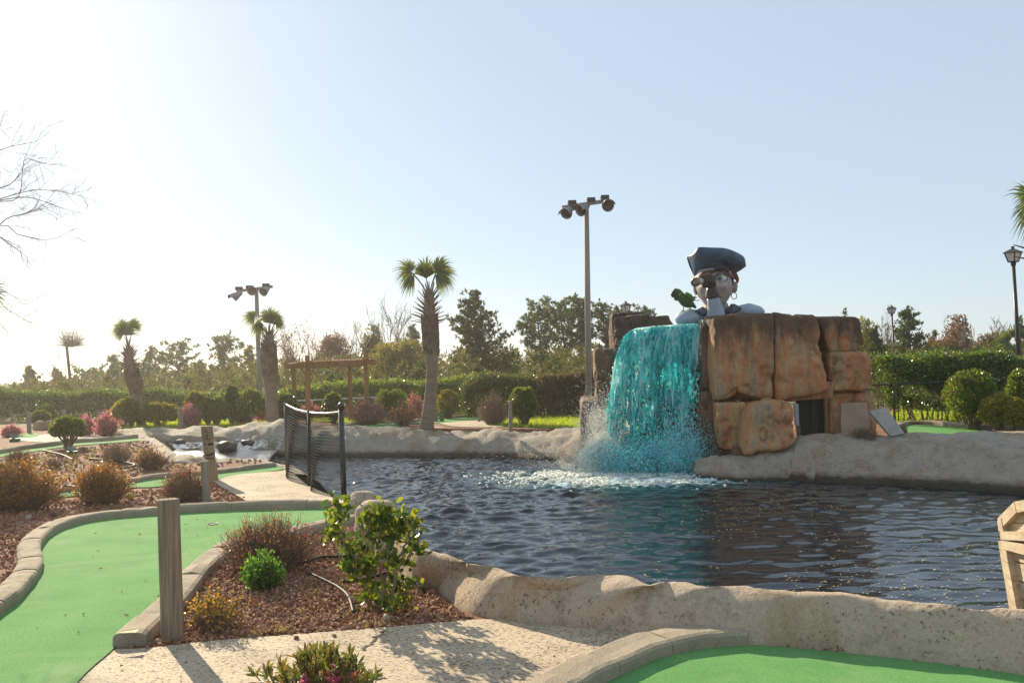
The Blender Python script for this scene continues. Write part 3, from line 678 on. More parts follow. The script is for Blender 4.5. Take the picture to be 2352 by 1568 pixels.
# left hand stack
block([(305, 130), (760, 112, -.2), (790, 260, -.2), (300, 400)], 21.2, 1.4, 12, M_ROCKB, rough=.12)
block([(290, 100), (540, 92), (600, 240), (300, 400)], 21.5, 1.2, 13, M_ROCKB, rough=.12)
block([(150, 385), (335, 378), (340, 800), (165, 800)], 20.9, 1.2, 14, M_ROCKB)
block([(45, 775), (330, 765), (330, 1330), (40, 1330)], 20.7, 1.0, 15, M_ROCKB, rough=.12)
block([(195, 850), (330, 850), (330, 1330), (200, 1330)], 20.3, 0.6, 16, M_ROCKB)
# inside: added filler block, and shade of the doorway painted on a panel
M_DARK = flat('doorway shade black', (.012, .022, .022), 0.6)
M_PALEB = mat('pale painted board', [(0.3, (.30, .32, .33)), (0.7, (.45, .46, .46))], 8, 0.7, 0.3, 30, (1, 1, .2))
M_BRNB = mat('brown jamb board', [(0.3, (.13, .08, .045)), (0.7, (.22, .14, .08))], 6, 0.7, 0.3, 40, (3, 3, .3))
def slab(quad, D, thick, name, m, parent):
    c = [P(*Z5(q[0], q[1]), D + (q[2] if len(q) > 2 else 0)) for q in quad]; bb = MB()
    v = [tuple(q) for q in c] + [(q.x, q.y + thick, q.z) for q in c]
    bb.add(v, [(3, 2, 1, 0), (4, 5, 6, 7), (0, 1, 5, 4), (1, 2, 6, 5), (2, 3, 7, 6), (3, 0, 4, 7)]); return bb.build(name, m, parent)
slab([(1740, 760), (2000, 740), (2000, 1120), (1740, 1120)], 19.35, .1, 'doorway_shade', M_DARK, tower)  # near-black panel stands in for the shade inside the doorway
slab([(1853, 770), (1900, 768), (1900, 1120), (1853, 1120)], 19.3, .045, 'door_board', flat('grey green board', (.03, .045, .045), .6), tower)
slab([(1718, 808), (1752, 812), (1758, 980), (1730, 985)], 18.42, .06, 'door_jamb', M_PALEB, tower)
slab([(1738, 985), (1766, 980), (1772, 1110), (1752, 1110)], 18.42, .06, 'door_jamb', M_BRNB, tower)
slab([(1962, 765), (1980, 765), (1984, 1110), (1968, 1110)], 18.45, .08, 'door_jamb', M_BRNB, tower)
block([(1000, 150), (2240, 150), (2240, 560), (1000, 560)], 19.4, 1.0, 17, M_ROCKB, shift=(0, 0))  # unseen filler block, added to stop light passing through the tower
# leaning slabs
def loose(front, D, thick, seed, m, name, label, cat, z5=False):
    o = block(front, D, thick, seed, m, z5=z5, sq=14, rough=.02, name=name, shift=(0, 0), n=8, parent=False) if False else None
    return o
def lean(quad, dd, thick, name, m, label, cat, ragged=0.0):
    c = [P(q[0], q[1], d) for q, d in zip(quad, dd)]; bb = MB(); n = 10
    c = np.array([tuple(q) for q in c]); nr = np.cross(c[1] - c[0], c[3] - c[0]); nr = nr / np.linalg.norm(nr)
    if nr[1] < 0: nr = -nr
    u, v = np.meshgrid(np.linspace(0, 1, n), np.linspace(0, 1, n)); u = u[..., None]; v = v[..., None]
    F = (c[0] * (1 - u) + c[1] * u) * (1 - v) + (c[3] * (1 - u) + c[2] * u) * v
    if ragged:
        e = (fbm(F.reshape(-1, 3) * 5, 3).reshape(n, n, 1) - .5) * ragged; ed = np.maximum(np.abs(u - .5), np.abs(v - .5)) > .49
        F = F + np.where(ed, e, 0) * (F - c.mean(0))
    Bk = F + nr * thick
    ring = lambda A: np.concatenate([A[0, :-1], A[:-1, -1], A[-1, :0:-1], A[:0:-1, 0]])
    bb.grid(F); bb.grid(Bk[:, ::-1]); a, e = ring(F), ring(Bk); bb.grid(np.stack([np.vstack([e, e[:1]]), np.vstack([a, a[:1]])]))
    return tag(bb.build(name, m), label, cat)
M_SLAB = mat('pinkish sandstone', [(0.3, (.33, .22, .155)), (0.7, (.44, .31, .23))], 3, 0.85, 0.6, 50)
lean([(1931, 926), (1991, 924), (2001, 1000), (1933, 1003)], [18.55, 18.55, 18.35, 18.35], .1, 'stone_slab', M_SLAB, 'tan stone slab leaning against the tower right of the doorway', 'slab', .12)
M_GREYW = mat('grey weathered board', [(0.3, (.33, .33, .31)), (0.6, (.46, .45, .42)), (0.8, (.25, .24, .2))], 5, 0.8, 0.4, 50, (1, 1, 1))
lean([(1998, 945), (2035, 934), (2078, 995), (2046, 1001)], [17.9, 17.9, 17.75, 17.75], .09, 'wooden_board', M_GREYW, 'pale grey board leaning at a slant at the right corner of the tower', 'board')

wall('rock_apron', APRON[0], APRON[1], APRON[2], 70, M_BANK, None, .12, 51, parent=tower, name_only=True)
# ================================================================== waterfall
wf = thing('waterfall', P(1520, 1085, 19.4), 'turquoise dyed waterfall pouring over the front of the rock tower', 'waterfall')
def turq_mat(name, alpha=True):
    m, t, p = base_mat(name)
    n1 = noise(t, coords(t, (1, 1, .07)), 17, 5, 0.65); nb = noise(t, coords(t, (1, 1, .3)), 2.1, 4, .6); v2 = coords(t, (1, 1, .45))
    mixn = math_(t, 'ADD', math_(t, 'MULTIPLY', n1, .55), math_(t, 'MULTIPLY', nb, .45))
    c = ramp(t, mixn, [(0.37, (.002, .20, .23)), (0.445, (.014, .62, .65)), (0.50, (.12, .90, .90)), (0.56, (.85, .98, .97))])
    t.links.new(c, p.inputs['Base Color']); p.inputs['Roughness'].default_value = 0.14; p.inputs['IOR'].default_value = 1.33; p.inputs['Specular IOR Level'].default_value = 0.8
    bump(t, p, math_(t, 'ADD', n1, noise(t, v2, 14, 5, .7)), 1.0, 0.07)
    tr = N(t, 'ShaderNodeBsdfTranslucent'); t.links.new(mixc(t, 1.0, c, (1.0, 1.15, 1.15), 'MULTIPLY'), tr.inputs[0])
    mx = N(t, 'ShaderNodeMixShader'); mx.inputs[0].default_value = 0.5; t.links.new(p.outputs[0], mx.inputs[1]); t.links.new(tr.outputs[0], mx.inputs[2])
    out = mx.outputs[0]
    if alpha:
        sx = N(t, 'ShaderNodeSeparateXYZ'); co = N(t, 'ShaderNodeTexCoord'); t.links.new(co.outputs['Object'], sx.inputs[0])
        n2 = math_(t, 'ADD', math_(t, 'MULTIPLY', noise(t, coords(t, (1, 1, .09)), 11, 5, 0.7, .3), .45), math_(t, 'MULTIPLY', noise(t, coords(t, (1, 1, .38)), 3.6, 6, .72, .6), .55))
        h = N(t, 'ShaderNodeMapRange'); h.inputs[1].default_value = 2.75; h.inputs[2].default_value = 1.1; h.inputs[3].default_value = .09; h.inputs[4].default_value = -.058; t.links.new(sx.outputs[2], h.inputs[0])
        a = ramp(t, math_(t, 'ADD', n2, h.outputs[0]), [(0.475, (0, 0, 0)), (0.54, (1, 1, 1))])
        tp = N(t, 'ShaderNodeBsdfTransparent'); m2 = N(t, 'ShaderNodeMixShader'); t.links.new(a, m2.inputs[0]); t.links.new(tp.outputs[0], m2.inputs[1]); t.links.new(out, m2.inputs[2]); out = m2.outputs[0]
    t.links.new(out, t.nodes['Material Output'].inputs[0]); return m
M_TQ = turq_mat('turquoise water film'); M_TQ2 = turq_mat('turquoise water', False)
M_FOAM, _t, _p = base_mat('white spray'); _p.inputs['Base Color'].default_value = (.85, .9, .88, 1); _p.inputs['Roughness'].default_value = .25
_tr = N(_t, 'ShaderNodeBsdfTranslucent'); _tr.inputs[0].default_value = (.95, .93, .86, 1); _mx = N(_t, 'ShaderNodeMixShader'); _mx.inputs[0].default_value = .5
_t.links.new(_p.outputs[0], _mx.inputs[1]); _t.links.new(_tr.outputs[0], _mx.inputs[2]); _t.links.new(_mx.outputs[0], _t.nodes['Material Output'].inputs[0])
LA = np.array(tuple(P(*Z5(408, 232), 20.1))); LB = np.array(tuple(P(*Z5(998, 186), 19.35)))
ldir = (LB - LA); ldn = ldir / np.linalg.norm(ldir); ln = np.array([ldn[1], -ldn[0], 0]); ln = ln / np.linalg.norm(ln)
if ln[1] > 0: ln = -ln
def fallpt(u, t, v0=.85, rise=0.0, side=0.0):
    """u along the lip, t seconds after the edge (negative: still on the top)"""
    u = np.asarray(u, float)[..., None]; t = np.asarray(t, float)[..., None]
    bow = .10 * np.sin(np.clip(u, 0, 1) * math.pi); drift = -(.10 + .30 * (1 - u)) * np.clip(t, 0, 2) / .8
    p = LA + ldir * u + ln * (v0 * np.where(t < 0, t * .9, t) + bow) + ldn * (side + drift)
    p = p - np.array([0, 0, 1.0]) * (.16 * np.exp(-u / .05) + .05 * np.exp(-(1 - u) / .04))
    p = p + np.array([0, 0, 1.0]) * (-4.9 * np.maximum(t, 0) ** 2 * 1.0 + rise)
    return p
TF = math.sqrt((LA[2] + .42) / 4.9)
nu_, nt_ = 150, 120
U, TT = np.meshgrid(np.linspace(0, 1, nu_), np.concatenate([np.linspace(-.9, 0, 14, endpoint=False), np.linspace(0, TF, nt_ - 14)]), indexing='ij')
for lay, (v0, am) in enumerate(((.85, .05), (.62, .07))):
    S = fallpt(U, TT, v0)
    q = S.reshape(-1, 3).copy(); q[:, 2] *= .22; hh = (fbm(q * 9 + lay * 7, 3).reshape(nu_, nt_) - .5) * am * 2 * np.clip(TT + .3, .1, 1.4)
    ed = (fbm(np.column_stack([TT.ravel() * 5, TT.ravel() * 0 + lay * 9, (U.ravel() > .5) * 40.0]), 3).reshape(nu_, nt_) - .5) * np.clip(TT, 0, 1) * .5 * (np.abs(U - .5) * 2) ** 3
    S = S + ln * hh[..., None] + ldn * ed[..., None]; S[:, :, 2] += np.where(TT < 0, .03, 0)
    bb = MB(); bb.grid(S); bb.build('water_sheet', M_TQ, wf, smooth=True)
bb = MB()
for k in range(230):
    u = rnd.random(); u = u ** 1.7
    v0 = rnd.uniform(.6, 1.15); t0 = rnd.uniform(0, .25) if rnd.random() < .4 else rnd.uniform(.15, .6); t1 = min(TF, t0 + rnd.uniform(.04, .22))
    tt = np.linspace(t0, t1, 16); p = fallpt(np.full(16, u), tt, v0)
    q = p * np.array([3, 3, 1.6]) + k * 3.1; jit = (np.stack([fbm(q, 2), fbm(q + 9, 2), 0 * tt], 1) - .5) * .12 * tt[:, None] * 2; jit[:, 2] = 0; p = p + jit
    r = rnd.uniform(.006, .02) * (0.6 + 1.2 * fbm(p * np.array([6, 6, 5]) + k, 2)) * np.sin(np.linspace(.25, math.pi - .1, 16)) ** .6
    bb.tube(p, r, 5, False)
bb.build('water_strand', M_TQ2, wf, smooth=True, kind='stuff')
oct_v = np.array([(1, 0, 0), (-1, 0, 0), (0, 1, 0), (0, -1, 0), (0, 0, 1), (0, 0, -1)], float); oct_f = np.array([(0, 2, 4), (2, 1, 4), (1, 3, 4), (3, 0, 4), (2, 0, 5), (1, 2, 5), (3, 1, 5), (0, 3, 5)])
def drops(bb, C, r, stretch=1.0):
    n = len(C); r = np.broadcast_to(np.asarray(r, float), (n,))
    v = oct_v[None] * r[:, None, None] * np.array([1, 1, stretch]) * rng.uniform(.6, 1.3, (n, 6, 1)) + C[:, None]
    bb.add(v.reshape(-1, 3), (oct_f[None] + (np.arange(n) * 6)[:, None, None]).reshape(-1, 3))
bb = MB(); n = 6500
u = rng.random(n) ** 1.15; t = TF * rng.beta(3.2, 1.4, n); C = fallpt(u, t, .8); C = C + ln * rng.normal(0, .09, (n, 1)) * (t / TF)[:, None] + ldn * rng.normal(0, .05, (n, 1))
drops(bb, C, rng.uniform(.006, .02, n), 2.2)
n = 7000; u = rng.random(n); C = fallpt(u, np.full(n, TF), .8); C[:, 2] = -.43 + np.abs(rng.normal(0, .26, n)) * (1.0 + .5 * u); C += ln * rng.normal(.15, .3, (n, 1)) + ldn * rng.normal(0, .12, (n, 1))
drops(bb, C, rng.uniform(.005, .019, n))
bb.build('water_drop', M_TQ2, wf, kind='stuff')
# white fan of water thrown off the ledge on the left, and drifting spray
bb = MB(); src = np.array(tuple(P(1392, 1008, 19.6)))
for k in range(460):
    s0 = src + np.array([rnd.uniform(-.15, .3), rnd.uniform(-.25, .3), rnd.uniform(-.12, .06)])
    vx = -rnd.uniform(.2, 2.1) ; vy = -rnd.uniform(-.2, 1.1); vz = rnd.uniform(-.6, .55)
    tm = (vz + math.sqrt(vz * vz + 19.6 * (s0[2] + .44))) / 9.8; a = rnd.uniform(0, .6) * tm; e = min(tm, a + rnd.uniform(.05, .22)); tt = np.linspace(a, e, 8)
    p = s0 + np.outer(tt, [vx, vy, vz]) - np.outer(4.9 * tt ** 2, [0, 0, 1]); bb.tube(p, rnd.uniform(.003, .009), 3, False)
n = 9000; tt = rng.uniform(0.05, .62, n); vel = np.column_stack([-rng.uniform(0, 2.1, n), -rng.uniform(-.4, 1.2, n), rng.uniform(-.7, .7, n)])
C = src + vel * tt[:, None] - np.outer(4.9 * tt ** 2, [0, 0, 1]) + rng.normal(0, .08, (n, 3)); C[:, 2] = np.maximum(C[:, 2], -.43)
drops(bb, C, rng.uniform(.004, .015, n))
n = 6000; C = np.array(tuple(P(1385, 985, 19.8))) + rng.normal(0, 1, (n, 3)) * np.array([.30, .3, .42]); C[:, 2] = np.maximum(C[:, 2], -.43); drops(bb, C, rng.uniform(.003, .012, n))
n = 2600; C = np.array(tuple(P(1330, 1045, 19.6))) + rng.normal(0, 1, (n, 3)) * np.array([.7, .6, .25]); C[:, 2] = np.maximum(C[:, 2], -.43); drops(bb, C, rng.uniform(.0025, .008, n))
bb.build('spray', M_FOAM, wf, kind='stuff')
# pale blue splash thrown up at the right hand foot of the fall
M_SPL, _t, _p = base_mat('pale cyan splash'); _p.inputs['Base Color'].default_value = (.35, .80, .86, 1); _p.inputs['Roughness'].default_value = .2
_tr = N(_t, 'ShaderNodeBsdfTranslucent'); _tr.inputs[0].default_value = (.45, .88, .92, 1); _mx = N(_t, 'ShaderNodeMixShader'); _mx.inputs[0].default_value = .5
_t.links.new(_p.outputs[0], _mx.inputs[1]); _t.links.new(_tr.outputs[0], _mx.inputs[2]); _t.links.new(_mx.outputs[0], _t.nodes['Material Output'].inputs[0])
bb = MB()
for (x, y), D_, sd_, n in (((1545, 1052), 18.75, (.34, .2, .26), 5200), ((1590, 1035), 18.8, (.22, .16, .30), 1800), ((1480, 1062), 18.9, (.40, .2, .20), 3800), ((1420, 1062), 19.1, (.34, .2, .22), 2600)):
    C = np.array(tuple(P(x, y, D_))) + rng.normal(0, 1, (n, 3)) * np.array(sd_); C[:, 2] = np.maximum(C[:, 2], -.43 + .03 * rng.random(n)); drops(bb, C, rng.uniform(.004, .014, n), 1.3)
bb.build('splash', M_SPL, wf, kind='stuff')
# froth floating where it lands
bb = MB(); n = 8500
a = rng.random(n); C = fallpt(rng.random(n), np.full(n, TF), .9); C += ln * np.abs(rng.normal(0, .75, (n, 1))) + np.column_stack([rng.normal(-.45, .85, n), rng.normal(0, .25, n), 0 * a]); C[:, 2] = -.445
keep = fbm(C * np.array([3.0, 4.5, 0]), 3) > .47; C = C[keep]; n = len(C); drops(bb, C + np.column_stack([0 * C[:, :2], rng.uniform(0, .05, n)]), rng.uniform(.012, .05, n), .55)
bb.build('froth', M_FOAM, wf, kind='stuff', smooth=True)

# drifting mist
M_MIST = bpy.data.materials.new('white mist'); M_MIST.use_nodes = True; _mt = M_MIST.node_tree; _mt.nodes.remove(_mt.nodes['Principled BSDF']); _pv = _mt.nodes.new('ShaderNodeVolumePrincipled'); _pv.inputs['Density'].default_value = .55; _pv.inputs['Color'].default_value = (.97, .98, .98, 1); _pv.inputs['Anisotropy'].default_value = .35
_mt.links.new(_pv.outputs[0], _mt.nodes['Material Output'].inputs['Volume'])
bb = MB()
for (x, y), D_, r_ in (((1400, 1010), 19.9, (.26, .3, .40)), ((1372, 965), 20.0, (.24, .25, .30)), ((1352, 1020), 19.7, (.28, .3, .26)), ((1318, 1062), 19.4, (.36, .4, .16)), ((1395, 1060), 19.1, (.5, .35, .22)), ((1465, 1068), 18.9, (.42, .3, .24)), ((1530, 1052), 18.9, (.36, .28, .40)), ((1585, 1060), 18.8, (.34, .26, .30))): 
    c = P(x, y, D_); bb.sphere(c, r_, 32, 22, lambda v: v * (1 + 1.1 * (fbm(v * 3.4 + x, 3) - .5))[:, None])
bb.build('mist', M_MIST, wf, smooth=True, kind='stuff')

# ================================================================== pirate bust
DP = 20.0; SP = DP / FPX / 1.7415 / 4.3556
def PZ(zx, zy, d=0.0): return P((2650 + zx / 4.3556) / 1.7415, (960 + zy / 4.3556) / 1.7415, DP + d)
pir = thing('pirate_statue', PZ(950, 1450, .2), 'giant painted pirate bust in a black tricorn hat looking through a telescope', 'statue')
HZ = PZ(905, 800, .05).z - PZ(950, 1450, .2).z
M_SKIN = mat('grey painted skin', [(0.3, (.36, .30, .275)), (0.55, (.46, .40, .37)), (0.75, (.25, .20, .18))], 4, 0.55, 0.15, 30, fine=.25)
M_SHIRT = mat('faded blue white shirt', [(0.3, (.28, .36, .47)), (0.6, (.42, .50, .60)), (0.8, (.32, .33, .37))], 3, 0.6, 0.25, 25, fine=.3)
M_HAT = mat('black blue hat paint', [(0.3, (.02, .045, .08)), (0.55, (.045, .10, .165)), (0.75, (.12, .18, .24))], 3, 0.5, 0.25, 25, fine=.3)
M_GLOVE = mat('dark brown glove', [(0.3, (.03, .017, .017)), (0.7, (.085, .045, .04))], 6, 0.35, 0.3, 30, fine=.3)
M_BAND = mat('worn bandana', [(0.35, (.42, .38, .38)), (0.6, (.50, .45, .44)), (0.75, (.25, .10, .08))], 3, 0.6, 0.2, 30, fine=.3)
M_RED = flat('dull red trim', (.17, .05, .035), .5); M_GOLD = mat('worn gold', [(0.3, (.25, .17, .05)), (0.7, (.42, .3, .1))], 8, .35, .1, 40, metal=.7)
M_TUBE = flat('pale telescope tube', (.48, .47, .48), .4); M_GLASS = flat('dusty lens', (.30, .27, .29), .15); M_HAIR = flat('dark hair', (.03, .028, .025), .5)
M_EYEW = flat('painted eye white', (.62, .66, .66), .3); M_IRIS = flat('grey green iris', (.20, .28, .25), .3); M_PUP = flat('dark pupil', (.02, .03, .03), .3)
_t = M_SKIN.node_tree; _p = _t.nodes['Principled BSDF']; _l = _p.inputs['Base Color'].links[0].from_socket; _co = N(_t, 'ShaderNodeTexCoord'); _sx = N(_t, 'ShaderNodeSeparateXYZ'); _t.links.new(_co.outputs['Object'], _sx.inputs[0])
_zz = math_(_t, 'ADD', _sx.outputs[2], math_(_t, 'MULTIPLY', noise(_t, coords(_t), 6, 5, .7), .35))      # painted stubble on the jaw
_t.links.new(mixc(_t, ramp(_t, math_(_t, 'MULTIPLY', math_(_t, 'SUBTRACT', _zz, HZ - .42), 2.0), [(0.1, (.8, .8, .8)), (0.45, (0, 0, 0))]), _l, (.13, .105, .095)), _p.inputs['Base Color'])
yaw = math.radians(-16); cyw, syw = math.cos(yaw), math.sin(yaw)
HC = np.array(tuple(PZ(905, 800, .05)))
def head_fn(v):
    x, y, z = v[:, 0].copy(), v[:, 1].copy(), v[:, 2].copy()
    k = np.clip((-z - .05) / .5, 0, 1); x *= 1 - .34 * k ** 1.3; y *= 1 - .12 * k
    front = np.clip(-y / .4, 0, 1)
    def gb(cx, cz, sx, sz, a): return a * np.exp(-((x - cx) / sx) ** 2 - ((z - cz) / sz) ** 2) * front
    y -= gb(0, -.04, .075, .10, .20) + gb(0, .06, .055, .14, .08)              # nose
    y -= gb(-.22, -.06, .14, .11, .08) + gb(.22, -.06, .14, .11, .08)          # cheeks
    y -= gb(0, -.47, .14, .09, .09)                                            # chin
    y -= gb(0, .30, .4, .06, .05)                                              # brow
    y += gb(-.19, .15, .10, .08, .07) + gb(.19, .15, .10, .08, .07)            # eye sockets
    y += gb(.0, -.25, .17, .018, .05); y -= gb(0, -.21, .13, .03, .03) + gb(0, -.295, .11, .03, .035)   # mouth, lips
    y += gb(-.19, -.2, .03, .12, .03) + gb(.19, -.2, .03, .12, .03)            # smile lines
    return np.column_stack([x * cyw - y * syw, x * syw + y * cyw, z])
bb = MB(); bb.sphere(HC, (.42, .45, .57), 56, 46, head_fn); bb.build('head', M_SKIN, pir, smooth=True)
def on_head(lx, lz, ly):                           # a point of the head's own frame
    return HC + np.array([lx * cyw - ly * syw, lx * syw + ly * cyw, lz])
for sgn in (1, -1):                               # ears with rings
    e = on_head(.41 * sgn, -.03, .06); bb = MB()
    bb.sphere(e, (.05, .08, .14), 14, 10); bb.tube([e + np.array([.03 * sgn, -.05, .10]), e + np.array([.06 * sgn, -.07, .02]), e + np.array([.04 * sgn, -.06, -.10]), e + np.array([.0, -.04, -.14])], [.025, .03, .03, .02], 8)
    bb.build('ear', M_SKIN, pir, smooth=True)
    c = e + np.array([.0, -.05, -.21]); a = np.linspace(0, 2 * math.pi, 25); bb = MB()
    bb.tube(np.column_stack([c[0] + .068 * np.cos(a), c[1] + .03 * np.cos(a), c[2] + .075 * np.sin(a)]), .0095, 6, False); bb.build('earring', M_GOLD, pir, smooth=True)
# eye on the open side, lids, brows
ec = np.array(tuple(PZ(1022, 652, -.335))); bb = MB(); bb.sphere(ec, (.135, .07, .105), 20, 14); eye = bb.build('eye', M_EYEW, pir, smooth=True)
bb = MB(); bb.sphere(ec + np.array([-.02, -.05, -.008]), (.046, .016, .046), 16, 10); bb.build('iris', M_IRIS, eye, smooth=True) if False else None
iris = MB(); iris.sphere(np.array(tuple(PZ(1000, 660, -.398))), (.062, .022, .064), 16, 10); iris.build('iris', M_IRIS, pir, smooth=True)
pu = MB(); pu.sphere(np.array(tuple(PZ(998, 662, -.418))), (.028, .010, .030), 12, 8); pu.build('pupil', M_PUP, pir, smooth=True)
def ztube(name, pts, r, m, sides=8, cap=True):
    bb = MB(); q = resample([PZ(*p) for p in pts], max(10, len(pts) * 5)); rr = np.interp(np.linspace(0, 1, len(q)), np.linspace(0, 1, len(r)) if isinstance(r, (list, tuple)) else [0, 1], r if isinstance(r, (list, tuple)) else [r, r])
    bb.tube(q, rr, sides, cap); return bb.build(name, m, pir, smooth=True)
ztube('upper_eyelid', [(915, 650, -.37), (950, 600, -.41), (1020, 575, -.42), (1085, 605, -.39), (1120, 680, -.32)], [.012, .022, .026, .022, .01], M_SKIN)
ztube('eye_outline', [(905, 690, -.37), (935, 615, -.415), (1020, 566, -.435), (1100, 606, -.40), (1125, 690, -.32), (1050, 738, -.40), (960, 736, -.41), (905, 690, -.37)], [.012] * 8, flat('dark eye outline', (.06, .045, .04), .6))
ztube('lower_eyelid', [(925, 690, -.37), (970, 725, -.40), (1040, 728, -.39), (1095, 700, -.34)], [.008, .016, .016, .008], M_SKIN)
ztube('eyebrow', [(815, 575, -.36), (880, 545, -.42), (950, 500, -.45), (1040, 485, -.43), (1120, 520, -.37), (1165, 590, -.28)], [.016, .036, .044, .042, .034, .012], M_HAIR)
ztube('sideburn', [(1225, 560, -.14), (1215, 680, -.17), (1205, 800, -.16), (1215, 880, -.13)], [.03, .045, .036, .012], M_HAIR)
ztube('sideburn', [(612, 600, .0), (604, 760, .0), (612, 880, .03), (640, 1000, .08)], [.03, .035, .03, .012], M_HAIR)
ztube('mouth', [(700, 960, -.33), (760, 1010, -.42), (900, 1010, -.44), (1000, 990, -.40), (1050, 1000, -.34)], [.006, .014, .018, .014, .006], flat('dark mouth line', (.10, .05, .045), .6))
# bandana under the hat
def band(name, lo, hi, m, out=0.03):
    bb = MB(); a = np.linspace(math.radians(185), math.radians(355), 40); rows = []
    for k in np.linspace(0, 1, 8):
        zt = lo + (hi - lo) * k; r_ = []
        for q in a:
            z_ = zt - .17 * (abs(math.cos(q)) ** 2.2) * (1 - .35 * k)
            f = math.sqrt(max(.05, 1 - (z_ / .57) ** 2)); rr = np.array([(.42 * f + out) * math.cos(q), (.45 * f + out + .05 * math.exp(-((z_ - .30) / .08) ** 2) * abs(math.sin(q))) * math.sin(q)])
            r_.append(on_head(rr[0], z_, rr[1]))
        rows.append(r_)
    bb.grid(np.array(rows)); o = bb.build(name, m, pir, smooth=True); s_ = o.modifiers.new('thick', 'SOLIDIFY'); s_.thickness = .02; return o
band('bandana', .31, .52, M_BAND, .035); band('bandana_trim', .295, .325, M_RED, .048)
ztube('bandana_tail', [(1215, 540, -.12), (1270, 620, -.05), (1305, 700, 0), (1290, 775, .03)], [.05, .06, .045, .01], M_RED)
# hat: turned up front, turned up back, crown
def brim(name, inner, outer, bulge, thick):
    A = resample([PZ(*p) for p in inner], 44); Bq = resample([PZ(*p) for p in outer], 44); bb = MB(); rows = []
    for k in np.linspace(0, 1, 12):
        c = A * (1 - k) + Bq * k; c[:, 1] -= bulge * math.sin(k * math.pi) ; c[:, 1] += (fbm(c * 3, 2) - .5) * .04; rows.append(c)
    bb.grid(np.array(rows)); o = bb.build(name, M_HAT, pir, smooth=True); s_ = o.modifiers.new('thick', 'SOLIDIFY'); s_.thickness = thick; s_.offset = 0; return o
brim('hat_brim', [(562, 628, -.08), (600, 545, -.28), (680, 470, -.42), (770, 412, -.48), (900, 362, -.52), (1050, 372, -.50), (1170, 445, -.40), (1240, 520, -.26), (1268, 570, -.12)],
     [(434, 262, -.10), (495, 262, -.32), (560, 215, -.48), (600, 165, -.56), (642, 128, -.60), (870, 140, -.64), (1100, 156, -.60), (1330, 242, -.42), (1420, 320, -.25), (1447, 455, -.10)], .10, .035)
brim('hat_brim', [(562, 628, .0), (640, 500, .36), (800, 430, .52), (1000, 420, .54), (1180, 470, .42), (1268, 570, .05)],
     [(436, 300, .0), (560, 250, .42), (760, 190, .70), (1000, 190, .74), (1300, 260, .50), (1440, 440, .05)], -.08, .035)
bb = MB(); bb.sphere(PZ(910, 430, .06), (.44, .46, .34), 28, 16); bb.build('hat_crown', M_HAT, pir, smooth=True)
# body, collar, raised arm
bb = MB()
def torso_fn(v):
    q = v.copy(); k = np.abs(q[:, 0]) / 1.0; q[:, 2] -= .06 * np.clip(k - .3, 0, 1) ** 1.5
    return q + unit(q) * ((fbm(q * 3.1 + 4, 3) - .5) * .10)[:, None]
def sq(v, r, e):
    return v
bb.sphere(PZ(985, 1545, .35), (1.02, .58, .52), 48, 28, torso_fn)
bb.build('torso', M_SHIRT, pir, smooth=True)
bb = MB(); bb.sphere(PZ(470, 1365, -.02), (.33, .30, .21), 22, 14, lambda v: v + unit(v) * ((fbm(v * 5, 2) - .5) * .07)[:, None]); bb.build('shoulder', M_SHIRT, pir, smooth=True)
bb = MB(); bb.sphere(PZ(1500, 1250, .15), (.36, .30, .19), 22, 14, lambda v: v + unit(v) * ((fbm(v * 5 + 3, 2) - .5) * .07)[:, None]); bb.build('shoulder', M_SHIRT, pir, smooth=True)
bb = MB(); bb.tube([PZ(905, 1130, .1), PZ(920, 1330, .2)], [.30, .36], 20); bb.build('neck', M_SKIN, pir, smooth=True)
for pts in ([(700, 1150, -.1), (640, 1190, -.22), (560, 1230, -.28), (730, 1290, -.40), (800, 1260, -.30)], [(1190, 1110, -.05), (1260, 1110, -.12), (1380, 1180, -.22), (1220, 1260, -.34), (1110, 1230, -.25)]):
    c = [np.array(tuple(PZ(*p))) for p in pts]; bb = MB(); m0 = sum(c) / 5
    f_ = [tuple(q) for q in c] + [tuple(m0 + np.array([0, -.05, .02]))] + [tuple(q + np.array([0, .12, -.05])) for q in c]
    bb.add(f_, [(0, 1, 5), (1, 2, 5), (2, 3, 5), (3, 4, 5), (4, 0, 5)] + [(k, k + 6, (k + 1) % 5 + 6, (k + 1) % 5) for k in range(5)]); bb.build('collar', flat('dark blue collar', (.05, .075, .10), .6), pir)
bb = MB(); q = resample([PZ(935, 1480, -.45), PZ(925, 1240, -.55), PZ(872, 1000, -.66)], 12); bb.tube(q, np.linspace(.235, .125, 12), 20); bb.build('sleeve', M_SHIRT, pir, smooth=True)
bb = MB(); q = resample([PZ(872, 985, -.66), PZ(858, 900, -.68), PZ(850, 830, -.68)], 8); bb.tube(q, np.linspace(.165, .105, 8), 18); bb.build('glove_cuff', M_GLOVE, pir, smooth=True)
bb = MB(); bb.sphere(PZ(838, 735, -.66), (.135, .12, .16), 20, 14, lambda v: v + unit(v) * ((fbm(v * 9, 2) - .5) * .03)[:, None])
tl0, tl1 = PZ(568, 735, -1.02), PZ(925, 680, -.36); ax = (tl1 - tl0).normalized()
def wrap(along, a0, a1, r0, r1):                  # a finger curling round the tube
    c = tl0 + (tl1 - tl0) * along; u_ = ax.cross(Vector((0, 0, 1))).normalized(); v_ = u_.cross(ax); aa = np.linspace(a0, a1, 10)
    pts = [c + (u_ * math.cos(q) + v_ * math.sin(q)) * .105 for q in aa]; bb.tube(pts, np.linspace(r0, r1, 10), 9)
for k, al in enumerate((.34, .47, .60, .72)): wrap(al, math.radians(-60), math.radians(150 - 12 * k), .047 - .004 * k, .033 - .003 * k)
